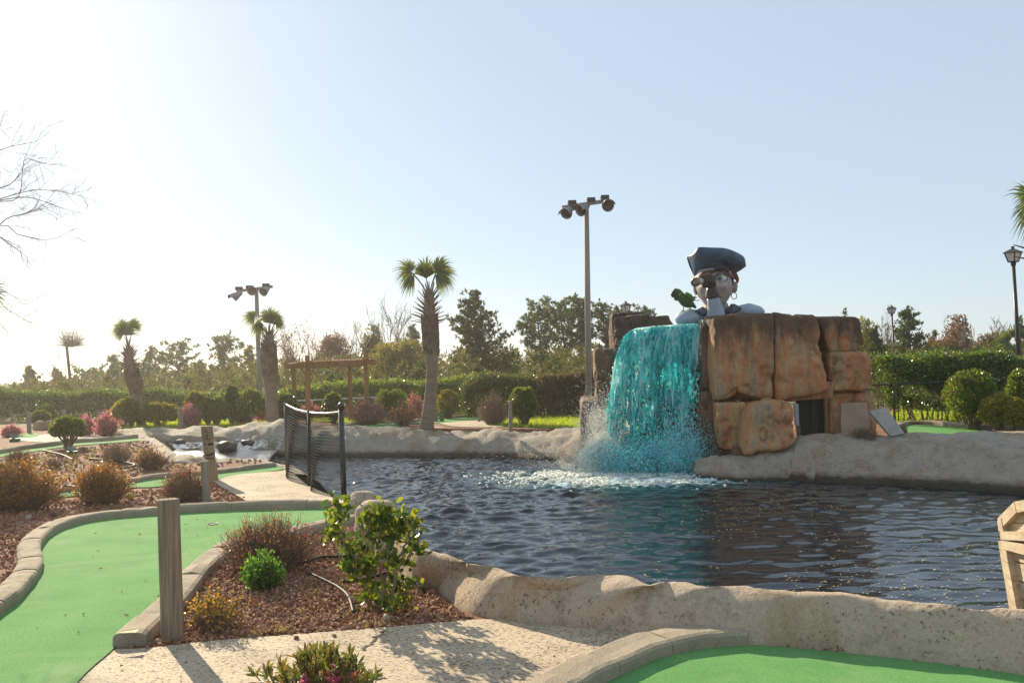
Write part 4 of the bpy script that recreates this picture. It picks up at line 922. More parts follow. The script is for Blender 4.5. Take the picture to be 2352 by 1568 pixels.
bb.tube([PZ(790, 800, -.72), PZ(730, 800, -.83), PZ(700, 760, -.90)], [.045, .04, .03], 9)
bb.build('gloved_hand', M_GLOVE, pir, smooth=True)
bb = MB(); bb.tube([tl0 + ax * .012, tl0 + ax * .34], [.082, .072], 22); bb.tube([tl0 + ax * .3, tl1], [.062, .05], 20); bb.build('telescope', M_TUBE, pir, smooth=True)
bb = MB(); bb.tube([tl0 - ax * .03, tl0 - ax * .02, tl0 + ax * .05, tl0 + ax * .055], [.085, .097, .097, .085], 24, False); bb.build('telescope_ring', M_GOLD, pir, smooth=True)
bb = MB(); bb.tube([tl0 - ax * .004, tl0 + ax * .004], [.083, .083], 22); bb.build('telescope_lens', M_GLASS, pir, smooth=True)
slabq = [(697, 1385), (880, 1358), (880, 1420), (697, 1445)]
c = [PZ(x, y, -.72) for x, y in slabq]; bb = MB(); v = [tuple(q) for q in c] + [(q.x, q.y + .5, q.z) for q in c]
bb.add(v, [(3, 2, 1, 0), (4, 5, 6, 7), (0, 1, 5, 4), (1, 2, 6, 5), (2, 3, 7, 6), (3, 0, 4, 7)]); bb.build('plinth', mat('pale green stone', [(0.3, (.30, .35, .30)), (0.7, (.42, .46, .41))], 6, .7, .4, 30), pir)

# ------------------------------------------------------------------ parrot on the shoulder
par = thing('parrot_statue', PZ(410, 1250, -.25), 'green parrot statue with a yellow neck band standing on the pirate shoulder', 'parrot')
M_GREEN = mat('parrot green', [(0.3, (.02, .085, .03)), (0.7, (.045, .155, .045))], 6, .45, .3, 40, fine=.3)
def pz_tube(name, pts, r, m, n=24, sides=16, flatten=None):
    q = resample([PZ(*p) for p in pts], n); rr = np.interp(np.linspace(0, 1, n), np.linspace(0, 1, len(r)), r); bb = MB(); bb.tube(q, rr, sides); return bb.build(name, m, par, smooth=True)
pz_tube('body', [(196, 862, -.28), (222, 890, -.28), (265, 925, -.27), (320, 985, -.26), (385, 1055, -.25), (450, 1100, -.24), (520, 1130, -.2), (585, 1182, -.18)], [.05, .098, .100, .115, .128, .10, .055, .02], M_GREEN, 30, 18)
pz_tube('neck_band', [(318, 890, -.27), (308, 940, -.365), (285, 980, -.36)], [.014, .024, .014], flat('parrot yellow', (.42, .26, .02), .5), 12, 8)
pz_tube('beak', [(200, 900, -.355), (182, 935, -.37), (190, 975, -.36), (212, 990, -.33)], [.03, .052, .045, .012], flat('dark beak', (.05, .03, .028), .35), 14, 12)
bb = MB(); bb.sphere(PZ(222, 856, -.372), (.018, .012, .018), 10, 8); bb.build('eye', M_PUP, par, smooth=True)
pz_tube('wing', [(405, 910, -.36), (440, 950, -.37), (490, 1000, -.35), (552, 1058, -.28)], [.02, .062, .058, .016], mat('parrot wing', [(0.3, (.04, .15, .03)), (0.7, (.12, .24, .05))], 8, .45, .3, 40), 16, 12)
pz_tube('wing', [(210, 985, -.16), (230, 1020, -.15), (262, 1055, -.15)], [.02, .045, .015], M_GREEN, 10, 10)
pz_tube('tail_feather', [(500, 1010, -.14), (550, 1000, -.12), (600, 998, -.10)], [.012, .026, .008], M_GREEN, 8, 8)
for lx, ly in ((365, 1225), (487, 1195)):
    bb = MB(); bb.tube([PZ(lx, 1145, -.25), PZ(lx, ly, -.27)], .011, 6)
    for fx in (-42, -12, 22): bb.tube([PZ(lx, ly - 8, -.27), PZ(lx + fx * .7, ly + 12, -.32), PZ(lx + fx, ly + 40, -.33)], [.010, .010, .006], 5)
    bb.build('leg', flat('pale bird leg', (.35, .27, .18), .5), par)
# ================================================================== timber posts, totem, markers
def wood_mat(name, stops, sc=5, st=.07, rough=.8, b_=.7):
    m, t, p = base_mat(name); v = coords(t, (1, 1, st))
    n1 = noise(t, v, sc, 7, .7, .4); c = ramp(t, n1, stops); g = noise(t, coords(t, (1, 1, st * .6)), 48, 5, .7)
    c = mixc(t, .75, c, ramp(t, g, [(.32, (.40, .38, .36)), (.6, (1.1, 1.08, 1.05))]), 'MULTIPLY')
    t.links.new(c, p.inputs['Base Color']); p.inputs['Roughness'].default_value = rough; p.inputs['Specular IOR Level'].default_value = .25; bump(t, p, g, b_, .012); return m
M_POST = wood_mat('weathered post timber', [(.3, (.21, .165, .115)), (.5, (.33, .265, .19)), (.62, (.36, .22, .11)), (.75, (.27, .225, .17))], 7)
M_GREYP = wood_mat('grey post timber', [(.3, (.22, .20, .16)), (.6, (.33, .30, .24)), (.8, (.25, .22, .18))], 6)
M_STAIN = wood_mat('brown stained timber', [(.3, (.22, .115, .045)), (.55, (.36, .20, .08)), (.75, (.30, .155, .065))], 6)
def log(name, base, top, r, m, label, cat='post', group=None, knots=0, seed=0):
    a = np.array(tuple(base)); e = np.array(tuple(top)); n = 60; q = a + (e - a) * np.linspace(-.06, 1, n)[:, None]; bb = MB(); sd = 84; gr = [(rnd.uniform(0, 6.28), rnd.uniform(0, .5), rnd.uniform(.5, 1.0), rnd.uniform(.012, .03)) for _ in range(9)]
    an = np.arange(sd) * 2 * math.pi / sd; R = []
    for i in range(n):
        z = q[i, 2]; rr = r * (1 + .05 * (1 - i / n)) + (fbm(np.column_stack([np.cos(an) * 1.6 + seed, np.sin(an) * 1.6, np.full(sd, z * .7)]), 3) - .5) * r * .22
        for ga, g0_, g1_, gw in gr:
            f_ = i / n
            if g0_ < f_ < g1_: rr = rr - r * .13 * np.exp(-(((an - ga - .25 * (f_ - .5) + math.pi) % (2 * math.pi) - math.pi) / gw) ** 2) * min(1, (f_ - g0_) * 9, (g1_ - f_) * 9 + (g1_ > .95))
        if i == n - 1: rr = rr * .955
        R.append(np.column_stack([q[i, 0] + rr * np.cos(an), q[i, 1] + rr * np.sin(an), np.full(sd, z)]))
    topr = R[-1].copy(); c = topr.mean(0)
    for k, dz in ((.6, .004), (.25, -.012), (.02, -.02)):
        t_ = c + (topr - c) * k; t_[:, 2] = c[2] + dz + (fbm(t_ * 40, 2) - .5) * .012; R.append(t_)
    bb.grid(np.array(R), True); o = bb.build(name, m, smooth=True); tag(o, label, cat, group)
    return o
b0 = G(397, 1466); t0 = P(387, 1146, b0.y)
log('timber_post', b0, t0, .070, M_POST, 'thick weathered round post standing in the near red stone bed', seed=2)
b0 = G(474, 1151); log('timber_post', b0, P(470, 1058, b0.y), .055, M_GREYP, 'short grey round post in front of the carved totem', seed=5)
for (x, yb, yt, wd, lab) in ((66, 994, 946, 9, 'far left thin post before the dark hedge, beside the pale boulders'), (147, 985, 941, 9, 'post half hidden behind the round green bush'), (228, 972, 945, 6, 'tiny post top behind the pink bushes'),
                             (414, 985, 936, 10, 'grey post left of the pink bush on the lawn'), (1100, 969, 936, 6, 'slim post at the far end of the side path'), (1172, 987, 921, 9, 'taller post by the side path, before the trimmed shrub')):
    b0 = G(x + 1, yb); log('timber_post', b0, P(x, yt, b0.y), size(wd / 2, b0.y), M_GREYP, lab, seed=x, group=None)
# green hole markers
for x, yt, yb, wd, lab in ((1015, 941, 968, 10, 'taller green wooden marker with a slanted top beside the palm'), (1001, 949, 969, 8, 'shorter green marker right behind the palm trunk')):
    g0 = G(x, yb); w_ = size(wd, g0.y); h_ = size(yb - yt, g0.y); bb = MB()
    v = [(-w_ / 2, -w_ / 3, 0), (w_ / 2, -w_ / 3, 0), (w_ / 2, w_ / 3, 0), (-w_ / 2, w_ / 3, 0), (-w_ / 2, -w_ / 3, h_ * .93), (w_ / 2, -w_ / 3, h_), (w_ / 2, w_ / 3, h_), (-w_ / 2, w_ / 3, h_ * .93)]
    bb.add([(p[0] + g0.x, p[1] + g0.y, p[2] + g0.z) for p in v], [(3, 2, 1, 0), (4, 5, 6, 7), (0, 1, 5, 4), (1, 2, 6, 5), (2, 3, 7, 6), (3, 0, 4, 7)])
    tag(bb.build('hole_marker', flat('faded green paint', (.09, .16, .06), .7)), lab, 'marker')
# carved totem
def totem():
    base = G(488, 1104); top = P(474.5, 978, base.y + .05); r = size(12.2, base.y); H = top.z - base.z; n, sd = 130, 64
    an = np.arange(sd) * 2 * math.pi / sd; h = np.linspace(-.04, 1, n); A, Hh = np.meshgrid(an, h)
    f = (A - 1.5 * math.pi + math.pi) % (2 * math.pi) - math.pi      # 0 faces the viewer
    s = f / 1.2; d = np.zeros_like(A); fr = np.abs(f) < 1.5
    def band(z, c, wd): return np.exp(-((z - c) / wd) ** 2)
    # lattice of diamonds on the forehead
    dia = (np.abs(s) * .30 + np.abs(Hh - .87) < .12)
    lat = np.minimum(np.abs(((s * .9 + (Hh - .87) * 7) % .62) - .31), np.abs(((s * .9 - (Hh - .87) * 7) % .62) - .31))
    d -= .10 * (lat < .07) * dia
    d -= .08 * (np.abs(np.abs(s) * .30 + np.abs(Hh - .87) - .125) < .014) * fr
    for k in (0, 1, 2): d -= .07 * (np.abs(Hh - (.70 + .045 * k + np.abs(s) * .13)) < .010) * (np.abs(s) > .12) * fr
    d -= .20 * band(Hh, .665, .02) * (np.abs(s) > .16) * fr * (np.abs(s) < 1.05)          # under the brows
    d += .16 * np.exp(-(s / (.12 + .35 * np.clip(.72 - Hh, 0, .2))) ** 2) * (Hh > .56) * (Hh < .76)        # nose
    d += .13 * band(Hh, .60, .03) * np.exp(-((np.abs(s) - .62) / .25) ** 2)              # cheeks
    d -= .22 * (np.abs(Hh - (.500 - .03 * np.cos(s * 1.6))) < .022) * (np.abs(s) < .95)   # mouth
    d += .14 * band(Hh, .455, .022) * (np.abs(s) < 1.1)                                  # lower lip
    d += .10 * band(Hh, .545, .015) * (np.abs(s) < 1.0)
    d += .05 * (Hh < .40) + .05 * (Hh > .78); d -= .12 * band(Hh, .405, .012)
    rr = r * (1 + np.clip(d * 1.75, -.42, .34)) * (1 + .04 * (fbm(np.column_stack([np.cos(A).ravel() * 2, np.sin(A).ravel() * 2, Hh.ravel() * 5]), 3).reshape(A.shape) - .5))
    ax = np.array(tuple(base))[None, None] + (np.array(tuple(top)) - np.array(tuple(base)))[None, None] * Hh[..., None]
    V = ax + np.stack([rr * np.cos(A), rr * np.sin(A), 0 * A], -1); c = V[-1].mean(0)
    V = np.concatenate([V, (c + (V[-1] - c) * .5)[None], (c + (V[-1] - c) * .02)[None]]); bb = MB(); bb.grid(V, True)
    gm = (d < -.045)[:-1].astype(int).ravel(); mi = np.zeros((len(V) - 1) * sd, int); mi[:len(gm)] = gm; bb.m = [mi]  # groove faces take a darker colour that stands in for shade in the carving
    tag(bb.build('carved_totem', [wood_mat('carved totem wood', [(.3, (.24, .18, .105)), (.6, (.36, .28, .175)), (.8, (.28, .22, .15))], 6), flat('groove shade brown', (.075, .05, .03), .9)], smooth=True), 'carved wooden totem post with a scowling face and diamond forehead', 'totem')
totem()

# ================================================================== black chain link fence by the pond
M_BLK = mat('black coated metal', [(.3, (.012, .016, .015)), (.7, (.028, .034, .032))], 8, .35, .1, 50, spec=.6)
fen = thing('chain_link_fence', G(709, 1116), 'black chain link fence with three posts between bridge path and pond', 'fence')
fp = [((660, 1083), (656, 926), .030), ((710, 1117), (709, 943), .026), ((791, 1142), (783, 932), .040)]
FB, FT = [], []
for (bx, by), (tx, ty), r in fp:
    g0 = G(bx, by); t0 = P(tx, ty, g0.y); FB.append(np.array(tuple(g0))); FT.append(np.array(tuple(t0))); bb = MB(); bb.tube([g0 + Vector((0, 0, -.3)), t0], r, 14)
    if r > .035: bb.tube([t0 + Vector((0, 0, -.05)), t0, t0 + Vector((0, 0, .03)), t0 + Vector((0, 0, .055))], [.047, .05, .042, .012], 16)
    else: bb.tube([t0 + Vector((0, 0, -.04)), t0 + Vector((0, 0, .015))], r * 1.2, 12)
    bb.build('fence_post', M_BLK, fen, smooth=True)
tops = [FT[0] + [0, 0, -.02], P(680, 940, (FB[0][1] + FB[1][1]) / 2), FT[1] + [0, 0, -.03], P(745, 950, (FB[1][1] + FB[2][1]) / 2 + .1), FT[2] + [0, 0, -.09]]
rail = resample(tops, 40); bb = MB(); bb.tube(rail, .022, 10); bb.build('top_rail', mat('worn shiny rail', [(.3, (.03, .035, .035)), (.7, (.09, .095, .09))], 8, .22, .1, 40, spec=.7, metal=.4), fen, smooth=True)
bots = resample([FB[0] + [0, 0, .03], FB[0] * .5 + FB[1] * .5 + [-.12, -.2, .03], FB[1] + [0, 0, .03], FB[1] * .5 + FB[2] * .5 + [-.16, -.16, .02], FB[2] + [-.05, 0, .02]], 40)
bb = MB(); Lf = np.sum(np.linalg.norm(np.diff(bots, axis=0), axis=1)); cell = .052; nw = int(Lf / cell); nz = 25
def fpt(u, v):
    u = np.clip(u, 0, 1) * 39; i = np.minimum(u.astype(int), 38); w_ = (u - i)[:, None]; a = bots[i] * (1 - w_) + bots[i + 1] * w_; e = rail[i] * (1 - w_) + rail[i + 1] * w_
    p = a * (1 - v[:, None]) + e * v[:, None]; p[:, 1] -= .05 * np.sin(v * math.pi) ; return p
for k in range(nw):
    v = np.linspace(0, 1, nz * 2 + 1); off = np.where(np.arange(len(v)) % 2 == 0, 0.0, 1.0) * (1 if True else 0)
    u = (k + off * 1.0) / nw; p = fpt(u, v); p[:, 1] += np.where(off > 0, .004, -.004)
    bb.tube(p, .0048, 4, False)
bb.build('wire_mesh', mat('black wire coating', [(.3, (.012, .014, .013)), (.7, (.025, .028, .026))], 8, .7, 0, 50, spec=.25), fen, kind='stuff')

# perimeter fence at the far right and the rail beyond the pergola
pf = thing('perimeter_fence', P(2070, 960, 22.4), 'black perimeter fence rail in front of the tall right hedge', 'fence')
xsq = [2000, 2052, 2150, 2250, 2352, 2460]; tp = [P(2000, 884, 22.4), P(2052, 882, 22.4), P(2150, 878, 22.4), P(2250, 874, 22.4), P(2352, 870, 22.4), P(2460, 866, 22.4)]
bb = MB(); bb.tube(tp, .028, 8); bb.build('top_rail', M_BLK, pf, smooth=True)
for t0 in tp[1::2]: bb = MB(); bb.tube([(t0.x, t0.y, .2), (t0.x, t0.y, t0.z + .03)], .03, 8); bb.build('fence_post', M_BLK, pf, smooth=True)
bb = MB(); x0, x1 = tp[0].x, tp[-1].x; nwk = int((x1 - x0) / .09); H_ = tp[2].z - .28
for k in range(nwk):
    v = np.linspace(0, 1, 27); off = np.where(np.arange(27) % 2 == 0, 0., 1.); xx = x0 + (k + off) * .09; bb.tube(np.column_stack([xx, np.full(27, 22.4), .28 + v * H_]), .004, 3, False)
bb.build('wire_mesh', M_BLK, pf, kind='stuff')
pf = thing('boundary_fence', P(770, 960, 34), 'low black fence with a sunlit top rail behind the pergola', 'fence')
tp = [P(x, y, 34) for x, y in ((610, 923), (672, 921), (758, 917), (850, 913), (930, 910))]
bb = MB(); bb.tube(tp, .032, 8); bb.build('top_rail', flat('rail painted sunlit', (.55, .53, .48), .3, .3), pf, smooth=True)  # pale rail colour stands in for sunlight on the rail
for t0 in tp: bb = MB(); bb.tube([(t0.x, t0.y, .2), (t0.x, t0.y, t0.z + .03)], .03, 6); bb.build('fence_post', M_BLK, pf, smooth=True)

# ================================================================== pergola
pg = thing('pergola', P(770, 970, 29), 'brown stained timber pergola with four posts and a slatted top', 'pergola')
A = [P(706, 816, 28), P(840, 811, 28)]; Bk = [P(674.5, 822, 30.6), P(803, 815, 30.6)]
for t0 in A + Bk:
    bb = MB(); bb.box((t0.x, t0.y, (t0.z + .2) / 2), (.125, .125, t0.z - .2)); bb.build('post', M_STAIN, pg)
fl_, fr_ = P(684, 838.5, 28), P(861, 830.5, 28); bl_, br_ = P(655, 842, 30.6), P(832, 835, 30.6)
for a, e, yo in ((fl_, fr_, -.09), (fl_, fr_, .09), (bl_, br_, -.09), (bl_, br_, .09)):
    bb = MB(); bb.beam(a + Vector((0, yo, 0)), e + Vector((0, yo, 0)), .045, .15); bb.build('beam', M_STAIN, pg)
for k in range(26):
    f = (k + .5) / 26; a = fl_.lerp(fr_, f) + Vector((0, -.3, .1)); e = bl_.lerp(br_, f) + Vector((0, .3, .1)); bb = MB(); bb.beam(a, e, .03, .045); bb.build('slat', M_STAIN, pg)

# ================================================================== floodlight poles
M_POLE = mat('grey pole timber', [(.3, (.23, .20, .17)), (.7, (.36, .32, .275))], 4, .7, .3, 30, (2, 2, .2))
M_SHADE = flat('grey lamp housing', (.25, .25, .26), .5, .2); M_INNER = flat('amber lamp glass', (.10, .06, .025), .3); M_BALL = flat('black ballast box', (.03, .03, .033), .5)
def flood(name, D, pole, bar, lamps, boxes, r0, r1, label):
    root = thing(name, (P(*pole[0], D).x, D, float(terr(0, D))), label, 'light pole', 'floodlight poles')
    a, e = P(*pole[0], D), P(*pole[1], D); a.z = float(terr(0, D)) - .2; bb = MB(); bb.tube([a, a.lerp(e, .5), e], [r0, (r0 + r1) / 2, r1], 16); bb.build('pole', M_POLE, root, smooth=True)
    q0, q1 = P(*bar[0], D), P(*bar[1], D); bb = MB(); bb.beam(q0, q1, .10, .10); bb.build('crossbar', M_POLE, root)
    for sg in (-1, 1):
        c = e + Vector((0, -.02, -.35)); m_ = q0.lerp(q1, .5 + .11 * sg); bb = MB(); bb.tube([c, m_], .018, 6); bb.build('brace', M_BALL, root)
    for (x, y), dv, visor in lamps:
        ctr = P(x, y, D - .35); d = Vector(dv).normalized(); R_ = .185; u_ = d.cross(Vector((0, 0, 1))).normalized(); v_ = u_.cross(d)
        prof = [(-.36, .05), (-.33, .085), (-.25, .10), (-.1, .15), (0, R_)]; bb = MB(); rows = []; sd = 24
        an = np.arange(sd) * 2 * math.pi / sd
        for s_, r_ in prof + [(.005, R_ * .97), (-.08, R_ * .8)]:
            rows.append([tuple(ctr + d * s_ + (u_ * math.cos(q) + v_ * math.sin(q)) * r_) for q in an])
        bb.grid(np.array(rows), True)
        if visor:
            rows = []
            for q in np.linspace(math.radians(10), math.radians(170), 14):
                dep = .07 + .10 * abs(math.cos(q)) ; rows.append([tuple(ctr + (u_ * math.cos(q) + v_ * math.sin(q)) * R_), tuple(ctr + d * dep + (u_ * math.cos(q) + v_ * math.sin(q)) * (R_ * 1.02))])
            bb.grid(np.array(rows))
        fl = bb.build('floodlight', M_SHADE, root, smooth=True)
        bb = MB(); rows = []
        for k_, dp in ((.01, -.13), (.5, -.12), (.86, -.09)): rows.append([tuple(ctr + d * dp + (u_ * math.cos(q) + v_ * math.sin(q)) * R_ * k_) for q in an])
        bb.grid(np.array(rows), True); o = bb.build('lens', M_INNER, None, smooth=True); o.parent = fl; o.matrix_parent_inverse = Matrix.Translation(-Vector(root.location))
        att = P(*min(boxes, key=lambda bx: abs(bx[0] - x)), D); bb = MB(); bb.tube([ctr - d * .34, att + Vector((0, -.05, -.12))], .025, 6); bb.build('bracket', M_BALL, root)
    for x, y in boxes:
        c = P(x, y, D); bb = MB(); bb.box(c, (.24, .2, .125)); bb.box(c + Vector((-.06, 0, -.09)), (.07, .07, .09)); bb.box(c + Vector((0, 0, .0)), (.27, .16, .012)); bb.build('ballast_box', M_BALL, root)
flood('floodlight_pole', 26.0, [(1352.5, 930), (1346.5, 466)], [(1291, 477), (1396, 461)],
      [((1300.5, 490), (-.45, -.8, -.55), True), ((1333.5, 483), (-.6, -.75, -.35), True), ((1396.5, 472), (.12, -.95, -.22), True)], [(1314, 466), (1357.5, 459.5), (1389, 454)], .105, .075, 'tall grey floodlight pole with three lamps standing left of the waterfall')
flood('floodlight_pole', 34.0, [(599, 935), (588.5, 661)], [(544, 669), (626, 658)],
      [((537, 682), (-.72, -.5, -.55), True), ((578.5, 668), (.1, -.98, -.2), False), ((604, 670.5), (-.35, -.75, -.45), False)], [(549, 662.5), (573.5, 659.5), (611, 655)], .10, .075, 'shorter floodlight pole rising in front of the left middle palm')
# ================================================================== lantern posts
M_LBLK = flat('dark bronze metal', (.035, .03, .03), .4, .3); M_LGL = flat('frosted lantern glass', (.62, .62, .60), .3)
def lantern(D, top, bot, wpx, hpx, label, zb=None):
    b_ = P(*bot, D); t_ = P(*top, D); W_ = size(wpx, D); H_ = size(hpx, D); base_z = float(terr(0, D)); root = thing('lamp_post', (b_.x, D, base_z), label, 'lamp post', 'lantern lamp posts')
    d = (t_ - b_); low = b_ - d * ((b_.z - base_z) / max(.1, d.z)); neck = t_ - Vector((0, 0, H_))
    bb = MB(); bb.tube([low - Vector((0, 0, .1)), low.lerp(neck, .5), neck], [W_ * .16, W_ * .13, W_ * .10], 12); bb.tube([neck - Vector((0, 0, .12)), neck - Vector((0, 0, .04)), neck + Vector((0, 0, .02))], [W_ * .11, W_ * .17, W_ * .13], 12); bb.build('post', M_LBLK, root, smooth=True)
    z0, z1 = neck.z + .02, t_.z - H_ * .38; bw, tw = W_ * .25, W_ * .42; rot = math.radians(28)
    def cor(z, w_, k): a = rot + math.pi / 4 + k * math.pi / 2; return (neck.x + w_ * 1.18 * math.cos(a), D + w_ * 1.18 * math.sin(a), z)
    bb = MB()
    for k in range(4):
        bb.tube([cor(z0, bw, k), cor(z1, tw, k)], .018, 5); bb.tube([cor(z0, bw, k), cor(z0, bw, k + 1)], .016, 5); bb.tube([cor(z1, tw, k), cor(z1, tw, k + 1)], .016, 5)
    fr = bb.build('lantern_frame', M_LBLK, root)
    for k in range(4):
        bb = MB(); q = [np.array(cor(z0, bw * .97, k)), np.array(cor(z0, bw * .97, k + 1)), np.array(cor(z1, tw * .97, k + 1)), np.array(cor(z1, tw * .97, k))]; c = sum(q) / 4; inn = np.array([neck.x, D, c[2]]) - c; inn[2] = 0; inn = inn / np.linalg.norm(inn) * .008
        bb.add(q + [x + inn for x in q], [(0, 1, 2, 3), (7, 6, 5, 4), (0, 4, 5, 1), (1, 5, 6, 2), (2, 6, 7, 3), (3, 7, 4, 0)]); bb.build('pane', M_LGL, root)
    bb = MB(); ap = z1 + H_ * .24; v = [cor(z1 + .005, W_ * .5, k) for k in range(4)] + [cor(ap, W_ * .10, k) for k in range(4)] + [cor(z1 - .02, W_ * .5, k) for k in range(4)]
    bb.add(v, [(0, 1, 5, 4), (1, 2, 6, 5), (2, 3, 7, 6), (3, 0, 4, 7), (4, 5, 6, 7), (8, 9, 1, 0), (9, 10, 2, 1), (10, 11, 3, 2), (11, 8, 0, 3), (11, 10, 9, 8)]); bb.build('lantern_roof', M_LBLK, root)
    bb = MB(); bb.tube([(neck.x, D, ap - .01), (neck.x, D, ap + H_ * .10), (neck.x, D, ap + H_ * .11), (neck.x, D, t_.z)], [W_ * .09, W_ * .09, W_ * .13, W_ * .12], 10); bb.build('finial', M_LBLK, root)
lantern(26.0, (2326, 566), (2341, 838), 36, 37, 'tall lantern lamp post at the right edge of the view')
lantern(42.0, (2047.5, 700.5), (2055, 824), 19, 20, 'smaller lantern lamp post far behind the right hedge')
lantern(36.0, (1437, 691.5), (1441, 800), 25, 25, 'lantern lamp post peeking over the rocks left of the pirate')

# ================================================================== wooden treasure chest at the right edge
chs = thing('treasure_chest', (3.6, 6.2, -.5), 'weathered wooden chest with a faceted lid at the right edge of the pond', 'chest')
M_CH = wood_mat('bleached pine', [(.3, (.42, .30, .16)), (.55, (.55, .41, .24)), (.75, (.47, .34, .19))], 4, 1, .7, .5)
def chmat():
    m, t, p = base_mat('bleached pine board'); v = coords(t, (1, .16, 1)); n1 = noise(t, v, 22, 6, .6, 1.6); c = ramp(t, n1, [(.3, (.33, .25, .155)), (.5, (.50, .405, .275)), (.7, (.58, .49, .35))])
    c = mixc(t, .6, c, ramp(t, noise(t, coords(t), 5, 6, .7), [(.35, (.62, .58, .52)), (.6, (1.05, 1.03, 1))]), 'MULTIPLY'); t.links.new(c, p.inputs['Base Color']); p.inputs['Roughness'].default_value = .8; bump(t, p, n1, .4, .01); return m
M_CH = chmat()
def PX(zx, zy, X0):
    d = ray(2182 + zx / 5.153, 1119.7 + zy / 5.153); t = X0 / d.x; return Vector((X0, d.y * t, EYE + d.z * t))
def plank(name, quad, x0, th):
    c = [PX(x, y, x0) for x, y in quad]; n = len(c); bb = MB(); v = [tuple(q) for q in c] + [(q.x + th, q.y, q.z) for q in c]
    bb.add(v, [tuple(range(n))[::-1], tuple(range(n, 2 * n))] + [(k, (k + 1) % n, (k + 1) % n + n, k + n) for k in range(n)]); return bb.build(name, M_CH, chs)
X0 = 3.6
plank('lid_board', [(558, 365), (757, 163), (782, 292), (622, 460)], X0, .07); plank('lid_board', [(762, 163), (1300, 70), (1300, 205), (786, 292)], X0 + .003, .07)
plank('lid_board', [(558, 392), (602, 362), (628, 513), (574, 511)], X0 - .004, .07); plank('lid_rail', [(586, 515), (1300, 525), (1300, 660), (597, 609)], X0 - .012, .07)
plank('panel_board', [(700, 280), (1300, 180), (1300, 412), (610, 412)], X0 + .045, .03); plank('panel_board', [(600, 419), (1300, 419), (1300, 560), (612, 530)], X0 + .045, .03)
plank('body_rail', [(599, 623), (1300, 735), (1300, 905), (611, 722)], X0 - .006, .07); plank('upright', [(610, 725), (660, 737), (840, 1720), (785, 1720)], X0, .07)
for y0, y1, l in ((740, 848, 690), (855, 1070, 700), (1080, 1290, 720), (1300, 1700, 760)):
    plank('panel_board', [(l - 45, y0 - 12), (1300, y0 + 185), (1300, y1 + 170), (l - 10, y1 - 16)], X0 + .05, .03)
def shell(name, p0, p1, zt=.04):
    a, e = PX(*p0, X0 + .03), PX(*p1, X0 + .03); nrm = (e - a).cross(Vector((1, 0, 0))).normalized(); L_ = Vector((1.25, 0, 0)); bb = MB(); k = nrm * zt
    v = [a, e, e + L_, a + L_]; bb.add([tuple(q) for q in v] + [tuple(q - k) for q in v], [(0, 1, 2, 3), (7, 6, 5, 4), (0, 4, 5, 1), (1, 5, 6, 2), (2, 6, 7, 3), (3, 7, 4, 0)]); return bb.build(name, M_CH, chs)
shell('back_panel', (600, 625), (782, 1720)); shell('front_panel', (1296, 745), (1296, 1720), -.04); shell('lid_panel', (1296, 80), (1296, 640), -.04); shell('lid_panel', (562, 372), (760, 168)); shell('lid_panel', (764, 166), (1300, 74)); shell('lid_panel', (576, 512), (561, 390))

# ================================================================== small things on the ground
M_HOSE = mat('black irrigation hose', [(.3, (.012, .012, .012)), (.7, (.03, .03, .03))], 6, .6, .1, 40, spec=.3)
def hose(pts, r, label, z=.03, m=None):
    q = [G(*p) + Vector((0, 0, z + (p[2] if len(p) > 2 else 0))) if len(p) == 2 else G(p[0], p[1]) + Vector((0, 0, p[2])) for p in pts]
    bb = MB(); bb.tube(resample(q, 40), r, 8); tag(bb.build('irrigation_hose', m or M_HOSE, smooth=True), label, 'hose', None)
hose([(703, 1312, .05), (713, 1331, .06), (748, 1349, .06), (778, 1364, .055), (800, 1384, .05), (812, 1412, .02)], .010, 'black hose curving in an arc across the near red stone bed')
hose([(785, 1343), (838, 1337), (882, 1324), (930, 1310)], .014, 'short straight black hose behind the leafy shrub')
hose([(683, 1303), (733, 1287), (775, 1284), (853, 1286)], .013, 'black hose passing behind the twiggy brown bush')
hose([(97, 1039), (140, 1049), (167, 1061)], .02, 'shiny hose near the green valve box on the left bed', .05)
hose([(207, 1060), (250, 1064), (306, 1073), (300, 1079), (277, 1083)], .02, 'bent hose lying before the brown bushes on the left', .06)
hose([(125, 1150, .03), (140, 1137, .12), (160, 1136, .14), (182, 1140, .10), (212, 1156, .03)], .016, 'black hose looping up beside the orange bush')
M_GRN = flat('green plastic', (.03, .09, .05), .5)
for x, y, wd, lab in ((34, 1014, 24, 'round green valve cap standing on the far left bed'), (166, 1045, 26, 'green valve box cover lying near the middle of the left bed')):
    g0 = G(x, y); r_ = size(wd / 2, g0.y); bb = MB(); bb.tube([g0, g0 + Vector((0, 0, .09))], [r_ * .95, r_ * .9], 16); bb.tube([g0 + Vector((0, 0, .092)), g0 + Vector((.02, 0, .115))], [r_ * 1.1, r_ * 1.05], 16); tag(bb.build('valve_box', M_GRN), lab, 'valve box')
